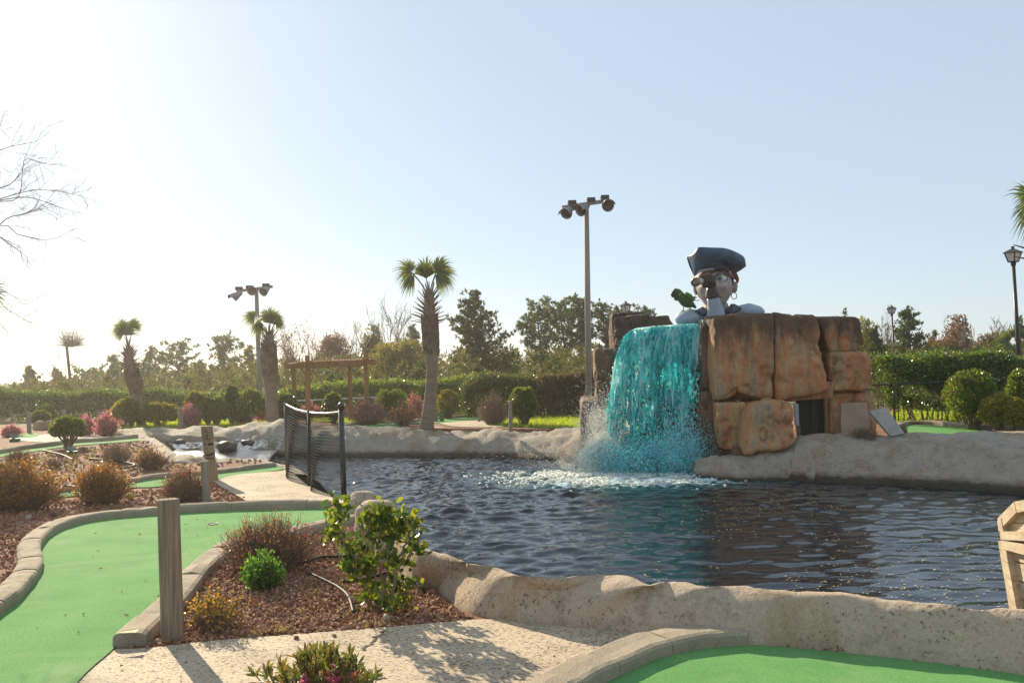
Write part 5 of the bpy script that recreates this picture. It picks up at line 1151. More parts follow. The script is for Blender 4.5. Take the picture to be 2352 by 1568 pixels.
# cup of the golf hole
g0 = G(489, 1206); an = np.arange(24) * math.pi / 12; bb = MB(); zt = .014
bb.grid(np.array([[(g0.x + r_ * math.cos(q), g0.y + r_ * math.sin(q), zt + dz) for q in an] for r_, dz in ((.062, .003), (.056, .009), (.050, .006), (.049, .0035), (.001, .0035))]), True)
tag(bb.build('golf_cup', flat('black cup', (.02, .022, .02), .6)), 'dark golf hole cup in the near green', 'golf hole')
bb = MB(); g0 = G(299, 1147); bb.sphere(g0 + Vector((0, 0, .05)), (.055, .055, .05), 16, 12, lambda v: v * (1 + .25 * (fbm(v * 60, 2) - .5)[:, None])); tag(bb.build('yellow_ball', flat('yellow green', (.42, .38, .04), .6), smooth=True), 'small yellow ball on the bed beside the orange bush', 'ball')
M_PALE = mat('pale stone', [(.3, (.40, .34, .27)), (.7, (.55, .48, .40))], 9, .8, .5, 60); M_TAN = mat('tan stone', [(.3, (.30, .22, .12)), (.7, (.40, .31, .19))], 9, .8, .5, 60)
def stone(x, yb, wpx, m, label, seed): g0 = G(x, yb); r_ = size(wpx / 2, g0.y); boulder('stone', (g0.x, g0.y, g0.z + r_ * .7), (r_, r_ * .8, r_ * .95), m, label, seed, 'stone')
stone(888, 1424, 17, M_PALE, 'pale pointed stone lying in the near red stone bed', 3); stone(768, 1463, 10, M_TAN, 'tan stone lying on the path edge', 5); stone(681, 1469, 12, flat('brick red stone', (.26, .10, .06), .8), 'red stone lying on the path edge', 9)
stone(66, 1193, 15, M_PALE, 'pale grey stone on the left mulch above the kerb', 12); stone(122, 1186, 13, flat('dark stone', (.09, .08, .07), .8), 'dark stone on the left mulch above the kerb', 14)
px_boulder(88, 967, 988, 30, 'left one of two pale boulders before the dark hedge', 41, M_TAN); px_boulder(112, 967, 987, 26, 'right one of two pale boulders before the dark hedge', 43, M_TAN)
# crack in the path
cr = resample([G(885, 1449), G(872, 1461), G(862, 1466), G(853, 1480), G(838, 1488), G(833, 1496)], 40); cr[:, 0] += (fbm(cr * 30, 2) - .5) * .03; bb = MB(); wv = .006 + .008 * fbm(cr * 22 + 3, 2)
bb.grid(np.array([[(p[0] - q, p[1], .0105) for p, q in zip(cr, wv)], [(p[0] + q, p[1], .0105) for p, q in zip(cr, wv)]])); bb.build('crack', flat('dark crack', (.05, .042, .035), .9), kind='structure')
# yellow paint fleck on the kerb end
g0 = G(296, 1452, .1); bb = MB(); bb.add([(g0.x - .07, g0.y - .03, .112), (g0.x + .06, g0.y - .035, .112), (g0.x + .05, g0.y + .035, .112), (g0.x + .01, g0.y + .005, .112)], [(0, 1, 2), (0, 2, 3)]); tag(bb.build('paint_mark', flat('yellow paint', (.5, .42, .14), .7)), 'worn yellow arrow paint mark on the end of the kerb', 'paint mark')
# ================================================================== vegetation: materials
LM = leafmat
M_BOX = LM('dark glossy leaf', [(.022, .05, .010), (.05, .095, .016), (.10, .15, .025), (.17, .16, .04)], .26, .40, .6)
M_MID = LM('mid green leaf', [(.045, .085, .014), (.085, .14, .022), (.15, .19, .03), (.20, .16, .045)], .30, .44, .5)
M_BRIGHT = LM('bright green leaf', [(.05, .14, .02), (.09, .20, .03), (.14, .24, .04)], .4, .45, .4)
M_YEL = LM('yellow green leaf', [(.16, .17, .025), (.28, .24, .04), (.12, .15, .025), (.34, .24, .05)], .35, .45, .5)
M_ORA = LM('orange tipped leaf', [(.09, .10, .02), (.24, .15, .035), (.44, .18, .045), (.52, .27, .06), (.14, .14, .03)], .35, .42, .5, (1.6, 1.35, .8))
M_RUST = LM('sparse rusty leaf', [(.24, .12, .05), (.46, .15, .07), (.16, .13, .04), (.52, .27, .08)], .4, .4, .4, (1.6, 1.2, .8))
M_PINK = LM('pink blossom', [(.46, .17, .19), (.58, .25, .27), (.36, .14, .13), (.28, .17, .08)], .55, .4, .3, (1.4, 1.1, 1.1))
M_DPINK = LM('deep pink blossom', [(.50, .11, .20), (.60, .19, .28), (.38, .09, .14)], .55, .4, .3, (1.4, 1.1, 1.1))
M_OLIVE = LM('olive leaf', [(.10, .10, .02), (.17, .15, .03), (.22, .17, .045), (.08, .09, .02)], .5, .4, .3)
M_REDBR = LM('reddish bud', [(.20, .10, .05), (.28, .14, .06), (.13, .09, .04)], .6, .35, .2, (1.4, 1.1, .8))
M_PINE = LM('pine needle', [(.03, .06, .018), (.06, .09, .024), (.095, .115, .03), (.125, .12, .035)], .5, .3, .35)
M_PINEL = LM('fresh pine needle', [(.06, .11, .02), (.10, .15, .03), (.13, .16, .04)], .5, .35, .35)
M_PALM = LM('palm blade', [(.045, .075, .015), (.08, .11, .02), (.13, .13, .03)], .3, .38, .55)
M_TWIG = mat('grey brown twig', [(.3, (.15, .11, .075)), (.7, (.28, .21, .15))], 8, .8, .3, 30)
M_PTWIG = mat('pale twig', [(.3, (.22, .17, .12)), (.7, (.34, .27, .20))], 8, .8, .3, 30)
M_BARK = mat('tree bark', [(.3, (.06, .045, .035)), (.7, (.13, .10, .075))], 5, .9, .6, 18)
M_PTRUNK = mat('palm trunk', [(.3, (.18, .13, .09)), (.55, (.29, .22, .155)), (.75, (.23, .17, .12))], 3, .9, .8, 22, (1, 1, 3))
M_BOOT = mat('old palm leaf base', [(.3, (.13, .075, .045)), (.6, (.25, .17, .12)), (.8, (.30, .23, .18))], 5, .9, .5, 30)

# ================================================================== shrubs
def crown_pts(n, c, r, seed, lump=.32, flat_=.72, shell=.45, freq=2.2):
    d = unit(rng.normal(size=(n, 3))); d[:, 2] = np.where(d[:, 2] < -flat_, -d[:, 2], d[:, 2])
    k = 1 + lump * 2 * (fbm(d * freq + seed, 3) - .5)
    u = shell + (1 - shell) * rng.random(n) ** .55
    p = d * np.array(r) * (k * u)[:, None]; hole = fbm(p / max(r) * 4.5 + seed * 2, 2) > .33
    return (p + np.array(c))[hole], d[hole]
def stems(bb, base, targets, r0, r1, spread, sides=4, wob=.12):
    for t in targets:
        b0 = np.array(base) + np.array([rnd.uniform(-spread, spread), rnd.uniform(-spread, spread) * .8, -.03]); t = np.array(t); L = np.linalg.norm(t - b0)
        m = b0 * .5 + t * .5 + np.array([rnd.gauss(0, wob * L), rnd.gauss(0, wob * L), .12 * L]); s = np.linspace(0, 1, 7)[:, None]
        p = b0 * (1 - s) ** 2 + 2 * m * s * (1 - s) + t * s * s; p[1:-1] += rng.normal(0, .018 * L, (5, 3))
        bb.tube(p, np.linspace(r0, r1, 7), sides, False)
def shrub(name, label, cat, xc, yt, yb, wpx, lm, n, L, W=None, D=None, tw=25, tm=None, seed=0, lump=.32, lift=.0, shell=.45, up=.5, group=None, tr=.012, wide=.9, extra=None):
    if D is None: g0 = G(xc, yb); D = g0.y
    else: q = P(xc, yb, D); g0 = Vector((q.x, D, float(terr(q.x, D))))
    top = P(xc, yt, D).z; h = max(.1, top - g0.z); r = size(wpx / 2, D); W = W or L * .55
    root = thing(name, g0, label, cat, group); z0 = g0.z + h * lift; hc = (top + z0) / 2
    C, d = crown_pts(int(n * 1.5), (g0.x, g0.y, hc), (r, r * wide, (top - z0) / 2 * 1.02), seed + rnd.random() * 50, lump, .75, shell)
    C = C[C[:, 2] > g0.z + .01][:n]; d = d[:len(C)]
    D_ = d + rng.normal(size=(len(C), 3)) * .75 + np.array([0, 0, up]); bb = MB()
    bb.leaves(C - unit(D_) * L * .5, D_, L * rng.uniform(.65, 1.25, len(C)), W)
    bb.build('foliage', lm, root, kind='stuff')
    if tw:
        bb = MB(); idx = rng.integers(0, len(C), tw); stems(bb, tuple(g0), C[idx] * .92 + np.array([g0.x, g0.y, hc]) * .08, tr, tr * .35, r * .18); bb.build('stems', tm or M_TWIG, root, kind='stuff')
    return root
def twiggy(name, label, cat, xc, yt, yb, wpx, lm, n, L, D=None, tw=220, tm=None, tr=.004, seed=0, group=None, fork=3, base_spread=.25, up=.25):
    """mostly bare shrub: fine forked twigs and few leaves"""
    if D is None: g0 = G(xc, yb); D = g0.y
    else: q = P(xc, yb, D); g0 = Vector((q.x, D, float(terr(q.x, D))))
    top = P(xc, yt, D).z; h = top - g0.z; r = size(wpx / 2, D); root = thing(name, g0, label, cat, group); bb = MB(); tips = []
    for k in range(tw):
        a = rnd.uniform(0, 6.283); e = math.sqrt(rnd.random()); rr = (1 + .22 * math.sin(3 * a + seed)) * rnd.uniform(.75, 1.08)
        t = np.array([g0.x + r * e * math.cos(a) * rr, g0.y + r * .85 * e * math.sin(a) * rr, g0.z + h * (math.sqrt(max(.04, 1 - (e * .93) ** 2))) * rnd.uniform(.62, 1.03)])
        b0 = np.array([g0.x + r * base_spread * e * math.cos(a), g0.y + r * base_spread * e * math.sin(a), g0.z - .02]); m = (b0 + t) / 2 + np.array([(t[0] - b0[0]) * .18, (t[1] - b0[1]) * .18, -.02 * h]) + rng.normal(0, .04 * r, 3)
        s = np.linspace(0, 1, 7)[:, None]; p = b0 * (1 - s) ** 2 + 2 * m * s * (1 - s) + t * s * s; p[1:] += rng.normal(0, .012 * r, (6, 3)); bb.tube(p, np.linspace(tr, tr * .4, 7), 3, False); tips.append(p[-1])
        for f in range(fork):
            i = rnd.randint(2, 5); q0 = p[i]; d = unit((p[6] - p[3]) + rng.normal(0, .5, 3) * np.linalg.norm(p[6] - p[3])); l = rnd.uniform(.12, .36) * r
            q = np.array([q0, q0 + d * l * .5 + rng.normal(0, .02 * r, 3), q0 + d * l + np.array([0, 0, up * l])]); bb.tube(q, [tr * .6, tr * .45, tr * .3], 3, False); tips.append(q[2]); tips.append(q[1])
    bb.build('twigs', tm or M_TWIG, root, kind='stuff'); T = np.array(tips); q = T[rng.integers(0, len(T), n)] + rng.normal(0, L * .5, (n, 3)); q = q[q[:, 2] > g0.z]
    bb = MB(); bb.leaves(q, rng.normal(size=(len(q), 3)) + [0, 0, .4], L * rng.uniform(.6, 1.3, len(q)), L * .55); bb.build('foliage', lm, root, kind='stuff'); return root

# ---- near bed
twiggy('brown_bush', 'large twiggy brown bush with sparse rusty leaves in the near red stone bed', 'bush', 618, 1176, 1310, 232, M_RUST, 2600, .022, tw=420, tr=.0035, fork=5, base_spread=.3)
twiggy('green_shrub', 'small fresh green shrub in front of the twiggy brown bush', 'shrub', 603, 1268, 1354, 92, M_BRIGHT, 2100, .034, tw=70, tr=.003, fork=5, up=.6)
twiggy('yellow_shrub', 'low yellow orange shrub beside the thick near post', 'shrub', 492, 1352, 1446, 150, LM('yellow orange leaf', [(.34, .24, .03), (.42, .20, .05), (.28, .26, .04), (.45, .28, .07)], .4, .45, .4, (1.5, 1.3, .8)), 620, .026, tw=130, tr=.003, fork=3)
# leafy shrub with visible pale limbs and large leaves
g0 = G(893, 1402); D0 = g0.y
root = thing('leafy_shrub', g0, 'leafy shrub with pale crooked limbs and big glossy leaves before the pond wall', 'shrub')
bl = MB(); lv_c, lv_d = [], []
def P0(x, y, d=0.0): return np.array(tuple(P(x, y, D0 + d)))
limbs = [([(893, 1402), (882, 1340), (862, 1275), (845, 1250)], .016), ([(893, 1402), (905, 1330), (925, 1265), (945, 1215), (950, 1190)], .015), ([(890, 1400), (868, 1350), (842, 1318), (825, 1290), (800, 1262), (786, 1215), (780, 1180)], .015),
         ([(882, 1345), (895, 1280), (890, 1230), (880, 1195)], .011), ([(868, 1352), (850, 1300), (838, 1262), (850, 1215)], .010), ([(905, 1330), (918, 1300), (940, 1270), (962, 1240)], .010),
         ([(842, 1318), (800, 1300), (770, 1255), (748, 1235)], .009), ([(893, 1398), (920, 1360), (950, 1345), (960, 1335)], .008), ([(890, 1400), (868, 1390), (845, 1375)], .006), ([(825, 1290), (795, 1330), (780, 1300)], .006), ([(862, 1275), (872, 1235), (862, 1180)], .008), ([(896, 1380), (888, 1360), (850, 1340), (830, 1330)], .007)]
for pts, r_ in limbs:
    dd = rnd.uniform(-.25, .25); q = resample([P0(x, y, dd * k / len(pts)) for k, (x, y) in enumerate(pts)], 16); q[2:] += rng.normal(0, .008, (14, 3)); bl.tube(q, np.linspace(r_, r_ * .35, 16), 6, False)
bl.build('limbs', M_PTWIG, root, smooth=True, kind='stuff')
clusters = [(782, 1168, 26, 34, 60), (775, 1195, 26, 18, 40), (757, 1228, 26, 22, 40), (782, 1236, 22, 20, 30), (848, 1195, 34, 30, 80), (885, 1185, 30, 32, 80), (868, 1225, 45, 24, 90), (920, 1205, 32, 32, 80), (905, 1235, 34, 22, 50), (950, 1205, 24, 26, 45), (945, 1258, 30, 24, 55), (965, 1265, 16, 18, 25),
            (805, 1278, 20, 24, 40), (842, 1300, 26, 22, 55), (825, 1322, 22, 16, 30), (870, 1282, 24, 18, 30), (905, 1325, 24, 28, 45), (925, 1350, 26, 18, 35), (955, 1338, 18, 12, 16), (870, 1378, 26, 18, 40), (895, 1388, 28, 16, 30), (815, 1255, 30, 20, 40), (840, 1265, 20, 20, 30), (800, 1305, 24, 18, 34), (852, 1348, 26, 16, 34), (930, 1292, 22, 20, 34), (908, 1288, 20, 20, 30), (838, 1378, 24, 12, 24), (925, 1385, 22, 12, 22), (890, 1360, 22, 18, 26)]
for x, y, wx_, hy_, n in clusters:
    n = int(n * 1.45); c = P0(x, y, rnd.uniform(-.2, .25)); s = size(1, D0); lv_c.append(c + rng.normal(0, .46, (n, 3)) * np.array([wx_ * s, wx_ * s * .8, hy_ * s])); lv_d.append(rng.normal(size=(n, 3)) * .8 + [0, 0, .75])
lv_c = np.concatenate(lv_c); lv_d = np.concatenate(lv_d); bb = MB(); L_ = .060 * rng.uniform(.6, 1.2, len(lv_c))
Dn = unit(lv_d); Sn = unit(np.cross(Dn, rng.normal(size=Dn.shape))); Nn = np.cross(Dn, Sn); rows = []
for f, wv in ((0, .02), (.3, .42), (.62, .52), (.88, .28), (1.0, .02)):
    for sg in (-1, 1): rows.append(lv_c + Dn * (L_ * f)[:, None] + Sn * (sg * wv * .5 * L_)[:, None] + Nn * (L_ * (.10 * wv - .10 * f * f))[:, None])
R = np.stack(rows, 1); fq = np.array([(0, 1, 3, 2), (2, 3, 5, 4), (4, 5, 7, 6), (6, 7, 9, 8)]); bb.add(R.reshape(-1, 3), (fq[None] + (np.arange(len(lv_c)) * 10)[:, None, None]).reshape(-1, 4))
bb.build('leaves', LM('glossy privet leaf', [(.035, .075, .012), (.06, .11, .016), (.12, .16, .02), (.22, .22, .03), (.05, .09, .015)], .36, .42, .5), root, kind='stuff')
# azalea cut off by the lower edge
g0 = G(742, 1660); D0 = g0.y; root = thing('azalea_shrub', g0, 'azalea shrub with narrow leaves and a few pink flowers at the bottom edge', 'shrub'); bl = MB(); lc, ld = [], []
for k in range(120):
    x = rnd.gauss(742, 72); x = min(900, max(582, x)); y = 1482 + abs(x - 742) * .36 + abs(rnd.gauss(0, 1)) * 44
    t = P0(x, y, rnd.uniform(-.3, .3)); b0 = np.array([g0.x + rnd.uniform(-.15, .15), g0.y + rnd.uniform(-.12, .12), 0]); m = b0 * .4 + t * .6 + np.array([(t[0] - b0[0]) * .25, 0, -.04]); s = np.linspace(0, 1, 9)[:, None]
    p = b0 * (1 - s) ** 2 + 2 * m * s * (1 - s) + t * s * s; bl.tube(p, np.linspace(.0055, .0022, 9), 4, False); n = rnd.randint(10, 17)
    d = unit(t - m); lc.append(t - d * np.abs(rng.normal(0, .045, (n, 1)))); ld.append(unit(d + rng.normal(0, .75, (n, 3)) + [0, 0, .15]))
bl.build('stems', mat('reddish stem', [(.3, (.12, .06, .04)), (.7, (.22, .12, .08))], 8, .7, .2, 30), root, kind='stuff'); lc = np.concatenate(lc); ld = np.concatenate(ld); bb = MB(); L_ = .058 * rng.uniform(.55, 1.2, len(lc)); Sn = unit(np.cross(ld, rng.normal(size=ld.shape))); Nn = np.cross(ld, Sn); rows = []
for f, wv in ((0, .03), (.35, .22), (.7, .22), (1.0, .01)):
    for sg in (-1, 1): rows.append(lc + ld * (L_ * f)[:, None] + Sn * (sg * wv * .5 * L_)[:, None] + Nn * (L_ * (.18 * abs(wv) - .12 * f * f))[:, None])
R = np.stack(rows, 1); fq = np.array([(0, 1, 3, 2), (2, 3, 5, 4), (4, 5, 7, 6)]); bb.add(R.reshape(-1, 3), (fq[None] + (np.arange(len(lc)) * 8)[:, None, None]).reshape(-1, 4))
bb.build('leaves', LM('azalea leaf', [(.05, .075, .022), (.085, .105, .03), (.12, .12, .04), (.17, .09, .04), (.07, .10, .025)], .38, .38, .5), root, kind='stuff')
bb = MB(); fc = np.concatenate([P0(*q) + rng.normal(0, .014, (26, 3)) for q in ((760, 1548, -.2), (765, 1562, -.25), (700, 1566, -.2), (808, 1550, -.1), (775, 1585, -.2))]); bb.leaves(fc, rng.normal(size=(len(fc), 3)), .03, .022); bb.build('blossoms', M_DPINK, root, kind='stuff')

# ---- left beds
twiggy('orange_bush', 'broad orange tipped bush at the left edge above the kerb', 'bush', 40, 1058, 1172, 190, M_ORA, 7500, .036, tw=330, tr=.005, fork=5, up=.4)
twiggy('orange_bush', 'rounded orange tipped bush left of the golf green strip, second from the left edge', 'bush', 233, 1062, 1157, 134, M_ORA, 5600, .034, tw=300, tr=.005, fork=5, up=.4)
twiggy('brown_bush', 'rusty twiggy bush right behind the two short posts', 'bush', 425, 1072, 1150, 130, M_RUST, 1500, .028, tw=280, tr=.005, fork=4)
twiggy('brown_bush', 'grey twiggy bush before the curve of the pool rim', 'bush', 266, 1016, 1064, 76, M_RUST, 350, .03, tw=190, tr=.006, fork=4, tm=M_PTWIG)
twiggy('brown_bush', 'brown twiggy bush with yellow tips beside the pool rim', 'bush', 348, 1025, 1078, 80, M_ORA, 700, .034, tw=190, tr=.006, fork=4)
twiggy('brown_bush', 'low dark twiggy bush near the left edge behind the orange bush', 'bush', 45, 1034, 1063, 70, M_RUST, 200, .03, tw=170, tr=.006, fork=4)
twiggy('brown_bush', 'tiny dry bush in the middle of the left bed', 'bush', 120, 1050, 1076, 48, M_RUST, 120, .03, tw=110, tr=.006, fork=3, tm=M_PTWIG)
shrub('green_bush', 'round dark green bush on short stems above the left greens', 'bush', 155, 957, 1028, 80, M_MID, 4200, .07, .045, tw=24, lift=.26, lump=.2, tr=.02)
# ---- pink and green shrubs round the pond
pk = [(25, 978, 1003, 40, 'small pink bush at the far left edge', M_PINK, None), (196, 953, 1000, 52, 'pink bush touching the round green bush', M_PINK, None), (245, 948, 1003, 62, 'pale pink bush with bare lower twigs, largest of the left pink group', M_PINK, None), (260, 937, 972, 54, 'pink bush behind the left pink group', M_PINK, None),
      (435, 924, 982, 48, 'upright pink bush right of the grey lawn post', M_PINK, None), (553, 922, 974, 62, 'round pink bush left of the left floodlight palm', M_PINK, None), (617, 930, 968, 74, 'deep pink bush around the foot of the left floodlight palm', M_DPINK, None), (770, 926, 962, 52, 'deep pink bush behind the chain link fence', M_DPINK, None),
      (712, 922, 962, 44, 'faded pink bush between the pergola posts', M_PINK, None), (955, 897, 965, 54, 'tall faded pink bush left of the big palm', M_PINK, None)]
for x, yt, yb, wd, lab, m_, D in pk:
    twiggy('pink_bush', lab + ' in bloom', 'bush', x, yt, yb, wd, m_, 1500, .07, D=D, tw=120, tr=.009, fork=4, group='pink flowering bushes')
twiggy('brown_bush', 'wide pinkish brown bush of fine twigs right of the chain link fence', 'bush', 845, 912, 977, 100, M_PINK, 1100, .06, tw=240, tr=.009, fork=5)
twiggy('brown_bush', 'open twiggy bush between the pinkish bush and the big palm', 'bush', 925, 918, 978, 70, M_RUST, 700, .06, tw=130, tr=.01, fork=4)
twiggy('brown_bush', 'bare grey brown bush with upright twigs left of the side path post', 'bush', 1133, 893, 976, 72, M_RUST, 300, .06, tw=260, tr=.010, fork=4, tm=M_PTWIG)
shrub('green_bush', 'trimmed green bush right of the side path post', 'bush', 1203, 890, 978, 66, M_MID, 4200, .08, .05, tw=40, lift=.12, lump=.25, tr=.018)
shrub('green_bush', 'half bare bush right of the palm trunk', 'bush', 1030, 895, 962, 56, M_OLIVE, 1800, .08, .05, tw=70, lift=.1, lump=.3)
gl = [(285, 918, 958, 62, M_YEL, 'yellow green round bush left of the left palm trunk'), (300, 915, 962, 44, M_MID, 'dark round bush touching the left palm trunk'), (92, 944, 978, 42, M_MID, 'small round bush between two far left posts'), (105, 932, 975, 46, M_BOX, 'dark round bush behind the small round bush on the left'),
      (368, 925, 968, 90, M_OLIVE, 'open olive bush on the lawn right of the left palm'), (452, 900, 962, 60, M_OLIVE, 'brownish bush behind the upright pink bush'), (498, 912, 965, 48, M_MID, 'grey green bush left of the round pink bush'), (478, 915, 965, 26, M_BOX, 'narrow dark bush between two paler bushes'),
      (575, 892, 955, 76, M_MID, 'tall mixed green bush behind the left floodlight palm'), (533, 888, 955, 34, M_BOX, 'narrow dark evergreen left of the left floodlight palm'), (655, 905, 958, 60, M_BOX, 'dark bush behind the left pergola posts'), (765, 905, 955, 50, M_MID, 'green bush seen between the pergola posts'), (900, 895, 962, 76, M_MID, 'trimmed green bush at the left end of the middle hedge')]
for x, yt, yb, wd, m_, lab in gl:
    shrub('green_bush', lab, 'bush', x, yt, yb, wd, m_, 2400, .10, .065, D=None if yb > 970 else 29.5, tw=30, lift=.1, lump=.34, tr=.015, group='clipped bushes behind the pond')
rs = [(2236, 853, 988, 122, M_MID, 'large rounded dark bush in front of the right hedge', 6500, .075, 20.5), (2292, 906, 986, 84, M_YEL, 'yellow green bush at the foot of the large rounded bush', 4200, .06, 19.8), (2350, 850, 950, 74, M_MID, 'rounded bush cut by the right edge under the lamp post', 4200, .075, 20.8), (2338, 916, 988, 66, M_YEL, 'golden bush at the right edge, lowest of the right bushes', 3600, .06, 19.4)]
for x, yt, yb, wd, m_, lab, n, L_, D in rs: shrub('green_bush', lab, 'bush', x, yt, yb, wd, m_, n, L_, L_ * .6, D=D, tw=40, lift=.12, lump=.34, tr=.02, group='bushes before the right hedge')
twiggy('brown_bush', 'low purple brown bush at the foot of the leaning board', 'bush', 1985, 978, 1003, 80, M_RUST, 200, .04, D=17.9, tw=240, tr=.006, fork=4)
twiggy('brown_bush', 'small pinkish dry bush behind the leaning board', 'bush', 2072, 968, 1000, 36, M_RUST, 160, .04, D=18.6, tw=130, tr=.006, fork=4, tm=M_PTWIG)

# ================================================================== hedges
def hedge(label, tops, D, depth, lm, n, L, bottom=0.0, stemn=0, seed=1):
    q = resample([P(x, y, D) for x, y in tops], 80, False); c = q.mean(0); root = thing('hedge', (c[0], D, float(terr(c[0], D))), label, 'hedge'); z0 = float(terr(0, D)) + bottom
    u = rng.random(n); x = np.interp(u, np.linspace(0, 1, 80), q[:, 0]); zt = np.interp(u, np.linspace(0, 1, 80), q[:, 2])
    lumps = (fbm(np.column_stack([x * 1.1 + seed, 0 * x, 0 * x + seed]), 3) - .5) * .34 + (fbm(np.column_stack([x * .45 + seed * 3, 0 * x, 0 * x]), 2) - .5) * .42; zt = zt + lumps
    face = rng.random(n); a = rng.random(n)
    y = np.where(face < .5, -depth / 2, np.where(face < .85, (a - .5) * depth, depth / 2)); z = np.where(face < .5, z0 + (zt - z0) * a ** .8, np.where(face < .85, zt, z0 + (zt - z0) * a))
    rn = np.clip((z - (zt - .35)) / .35, 0, 1); y = np.where(np.abs(y) > depth / 2 * .7, y * (1 - .35 * rn ** 2), y); z = np.where((face >= .5) & (face < .85), z - .25 * (2 * np.abs(y) / depth) ** 3, z)
    bul = (fbm(np.column_stack([x * 1.4, z * 1.7, y + seed]), 3) - .5) * .5; y = y - bul * np.where(face < .5, 1, -.5)
    C = np.column_stack([x, D + y, z]) + rng.normal(0, L * .9, (n, 3)); k = fbm(C * 2.3 + seed, 3) > .36; k |= C[:, 2] > np.interp(C[:, 0], q[:, 0], q[:, 2]) - .3 if q[-1, 0] > q[0, 0] else k
    C = C[k & (C[:, 2] > z0)]; d = rng.normal(size=(len(C), 3)) * .8 + np.array([0, -.25, .6]); bb = MB(); bb.leaves(C, d, L * rng.uniform(.6, 1.25, len(C)), L * .6); bb.build('foliage', lm, root, kind='stuff')
    bb = MB()
    for k in range(int((q[-1, 0] - q[0, 0]) * 14)):   # branch work inside
        xx = rnd.uniform(q[0, 0], q[-1, 0]); zz = np.interp(xx, q[:, 0], q[:, 2]); b0 = np.array([xx, D + rnd.uniform(-.2, .2) * depth, z0 - bottom - .03]); t = np.array([xx + rnd.uniform(-.5, .5), D + rnd.uniform(-.42, .42) * depth, zz - rnd.uniform(.05, .7)]); m = (b0 + t) / 2 + rng.normal(0, .08, 3)
        bb.tube([b0, b0 * .5 + m * .5, m, t], [.022, .018, .014, .007], 4, False)
    bb.build('stems', M_TWIG, root, kind='stuff'); return root
hedge('long low dark hedge along the left background', [(-80, 908), (40, 910), (180, 904), (300, 906), (420, 902), (560, 904), (660, 910)], 37.0, 1.5, M_BOX, 34000, .11, seed=2)
hedge('sunlit green hedge running behind the pergola and palm', [(655, 908), (720, 900), (790, 893), (870, 884), (960, 877), (1010, 872), (1080, 868), (1150, 863)], 35.5, 1.4, M_MID, 26000, .11, seed=5)
hedge('trimmed boxy hedge between the palm and the floodlight pole', [(1066, 888), (1090, 868), (1160, 858), (1230, 861), (1300, 864), (1360, 866)], 32.0, 1.6, LM('hedge leaf mix', [(.03, .06, .012), (.055, .085, .02), (.10, .11, .03), (.15, .10, .05)], .3, .35, .5), 20000, .10, seed=8)
hedge('brownish half bare hedge face beside the floodlight pole', [(1240, 872), (1290, 866), (1345, 868), (1400, 872)], 31.0, .9, LM('dry hedge leaf', [(.08, .06, .03), (.13, .09, .045), (.06, .06, .02)], .5, .3, .3), 7000, .09, seed=12)
hedge('tall glossy dark hedge behind the tower on the right', [(2000, 818), (2060, 826), (2130, 815), (2200, 806), (2260, 806), (2310, 822), (2352, 838), (2450, 832), (2560, 830)], 23.4, 1.7, M_BOX, 46000, .085, bottom=.32, seed=15)

# ================================================================== trees
def pine(label, xc, yt, D, wpx, lm=None, n=70, cone=1.0, dens=9, bare=.12, seed=0, base=None, name='pine_tree', bl=.20, group=None):
    t0 = P(xc, yt, D); z0 = float(terr(0, D)); H = t0.z - z0; R = size(wpx / 2, D); root = thing(name, (t0.x, D, z0), label, 'tree', group); bb = MB()
    q = np.array([[t0.x + .02 * H * math.sin(k * 5 + seed), D, z0 + H * k] for k in np.linspace(-.02, 1, 12)]); bb.tube(q, np.linspace(max(.05, H * .022), .012, 12), 7, False)
    lc, ld = [], []
    for k in range(n):
        t = bare + (1 - bare) * (k + rnd.random()) / n; a = rnd.uniform(0, 6.283); prof = min(1, (1 - t) ** .75 * 1.15 + .06) * (1 if t > bare + .12 else .8) if cone else math.sin(min(1, max(.05, (t - bare) / (1 - bare))) * 2.6) * .9 + .12
        l = R * prof * rnd.choice((.45, .7, .9, 1.0, 1.25)) * rnd.uniform(.85, 1.1); b0 = np.array([np.interp(t, np.linspace(0, 1, 12), q[:, 0]), D, z0 + H * t * .97]); d = np.array([math.cos(a), math.sin(a), rnd.uniform(.05, .5)]); e = b0 + d * l + np.array([0, 0, .1 * l]); m = (b0 + e) / 2 - np.array([0, 0, .08 * l])
        bb.tube([b0, m, e], [.02 + .012 * l, .014 + .006 * l, .008], 3, False); nt = max(2, int(dens * l / R) + 2)
        for s in np.linspace(.35, 1.0, nt):
            c = b0 * (1 - s) ** 2 + 2 * m * s * (1 - s) + e * s * s + rng.normal(0, .10 * min(1, R), 3); k2 = rnd.randint(7, 12); lc.append(np.repeat(c[None], k2, 0)); ld.append(rng.normal(size=(k2, 3)) * .8 + d * .6 + [0, 0, .45])
    c = np.array([[t0.x, D, z0 + H * .98]]); lc.append(np.repeat(c, 12, 0)); ld.append(rng.normal(size=(12, 3)) * .5 + [0, 0, 1])
    bb.build('trunk', M_BARK, root, smooth=True); bb = MB(); lc = np.concatenate(lc); ld = np.concatenate(ld); s = max(bl, size(5.5, D)); bb.leaves(lc, ld, s * rng.uniform(.7, 1.3, len(lc)), s * .33); bb.build('crown', lm or M_PINE, root, kind='stuff'); return root
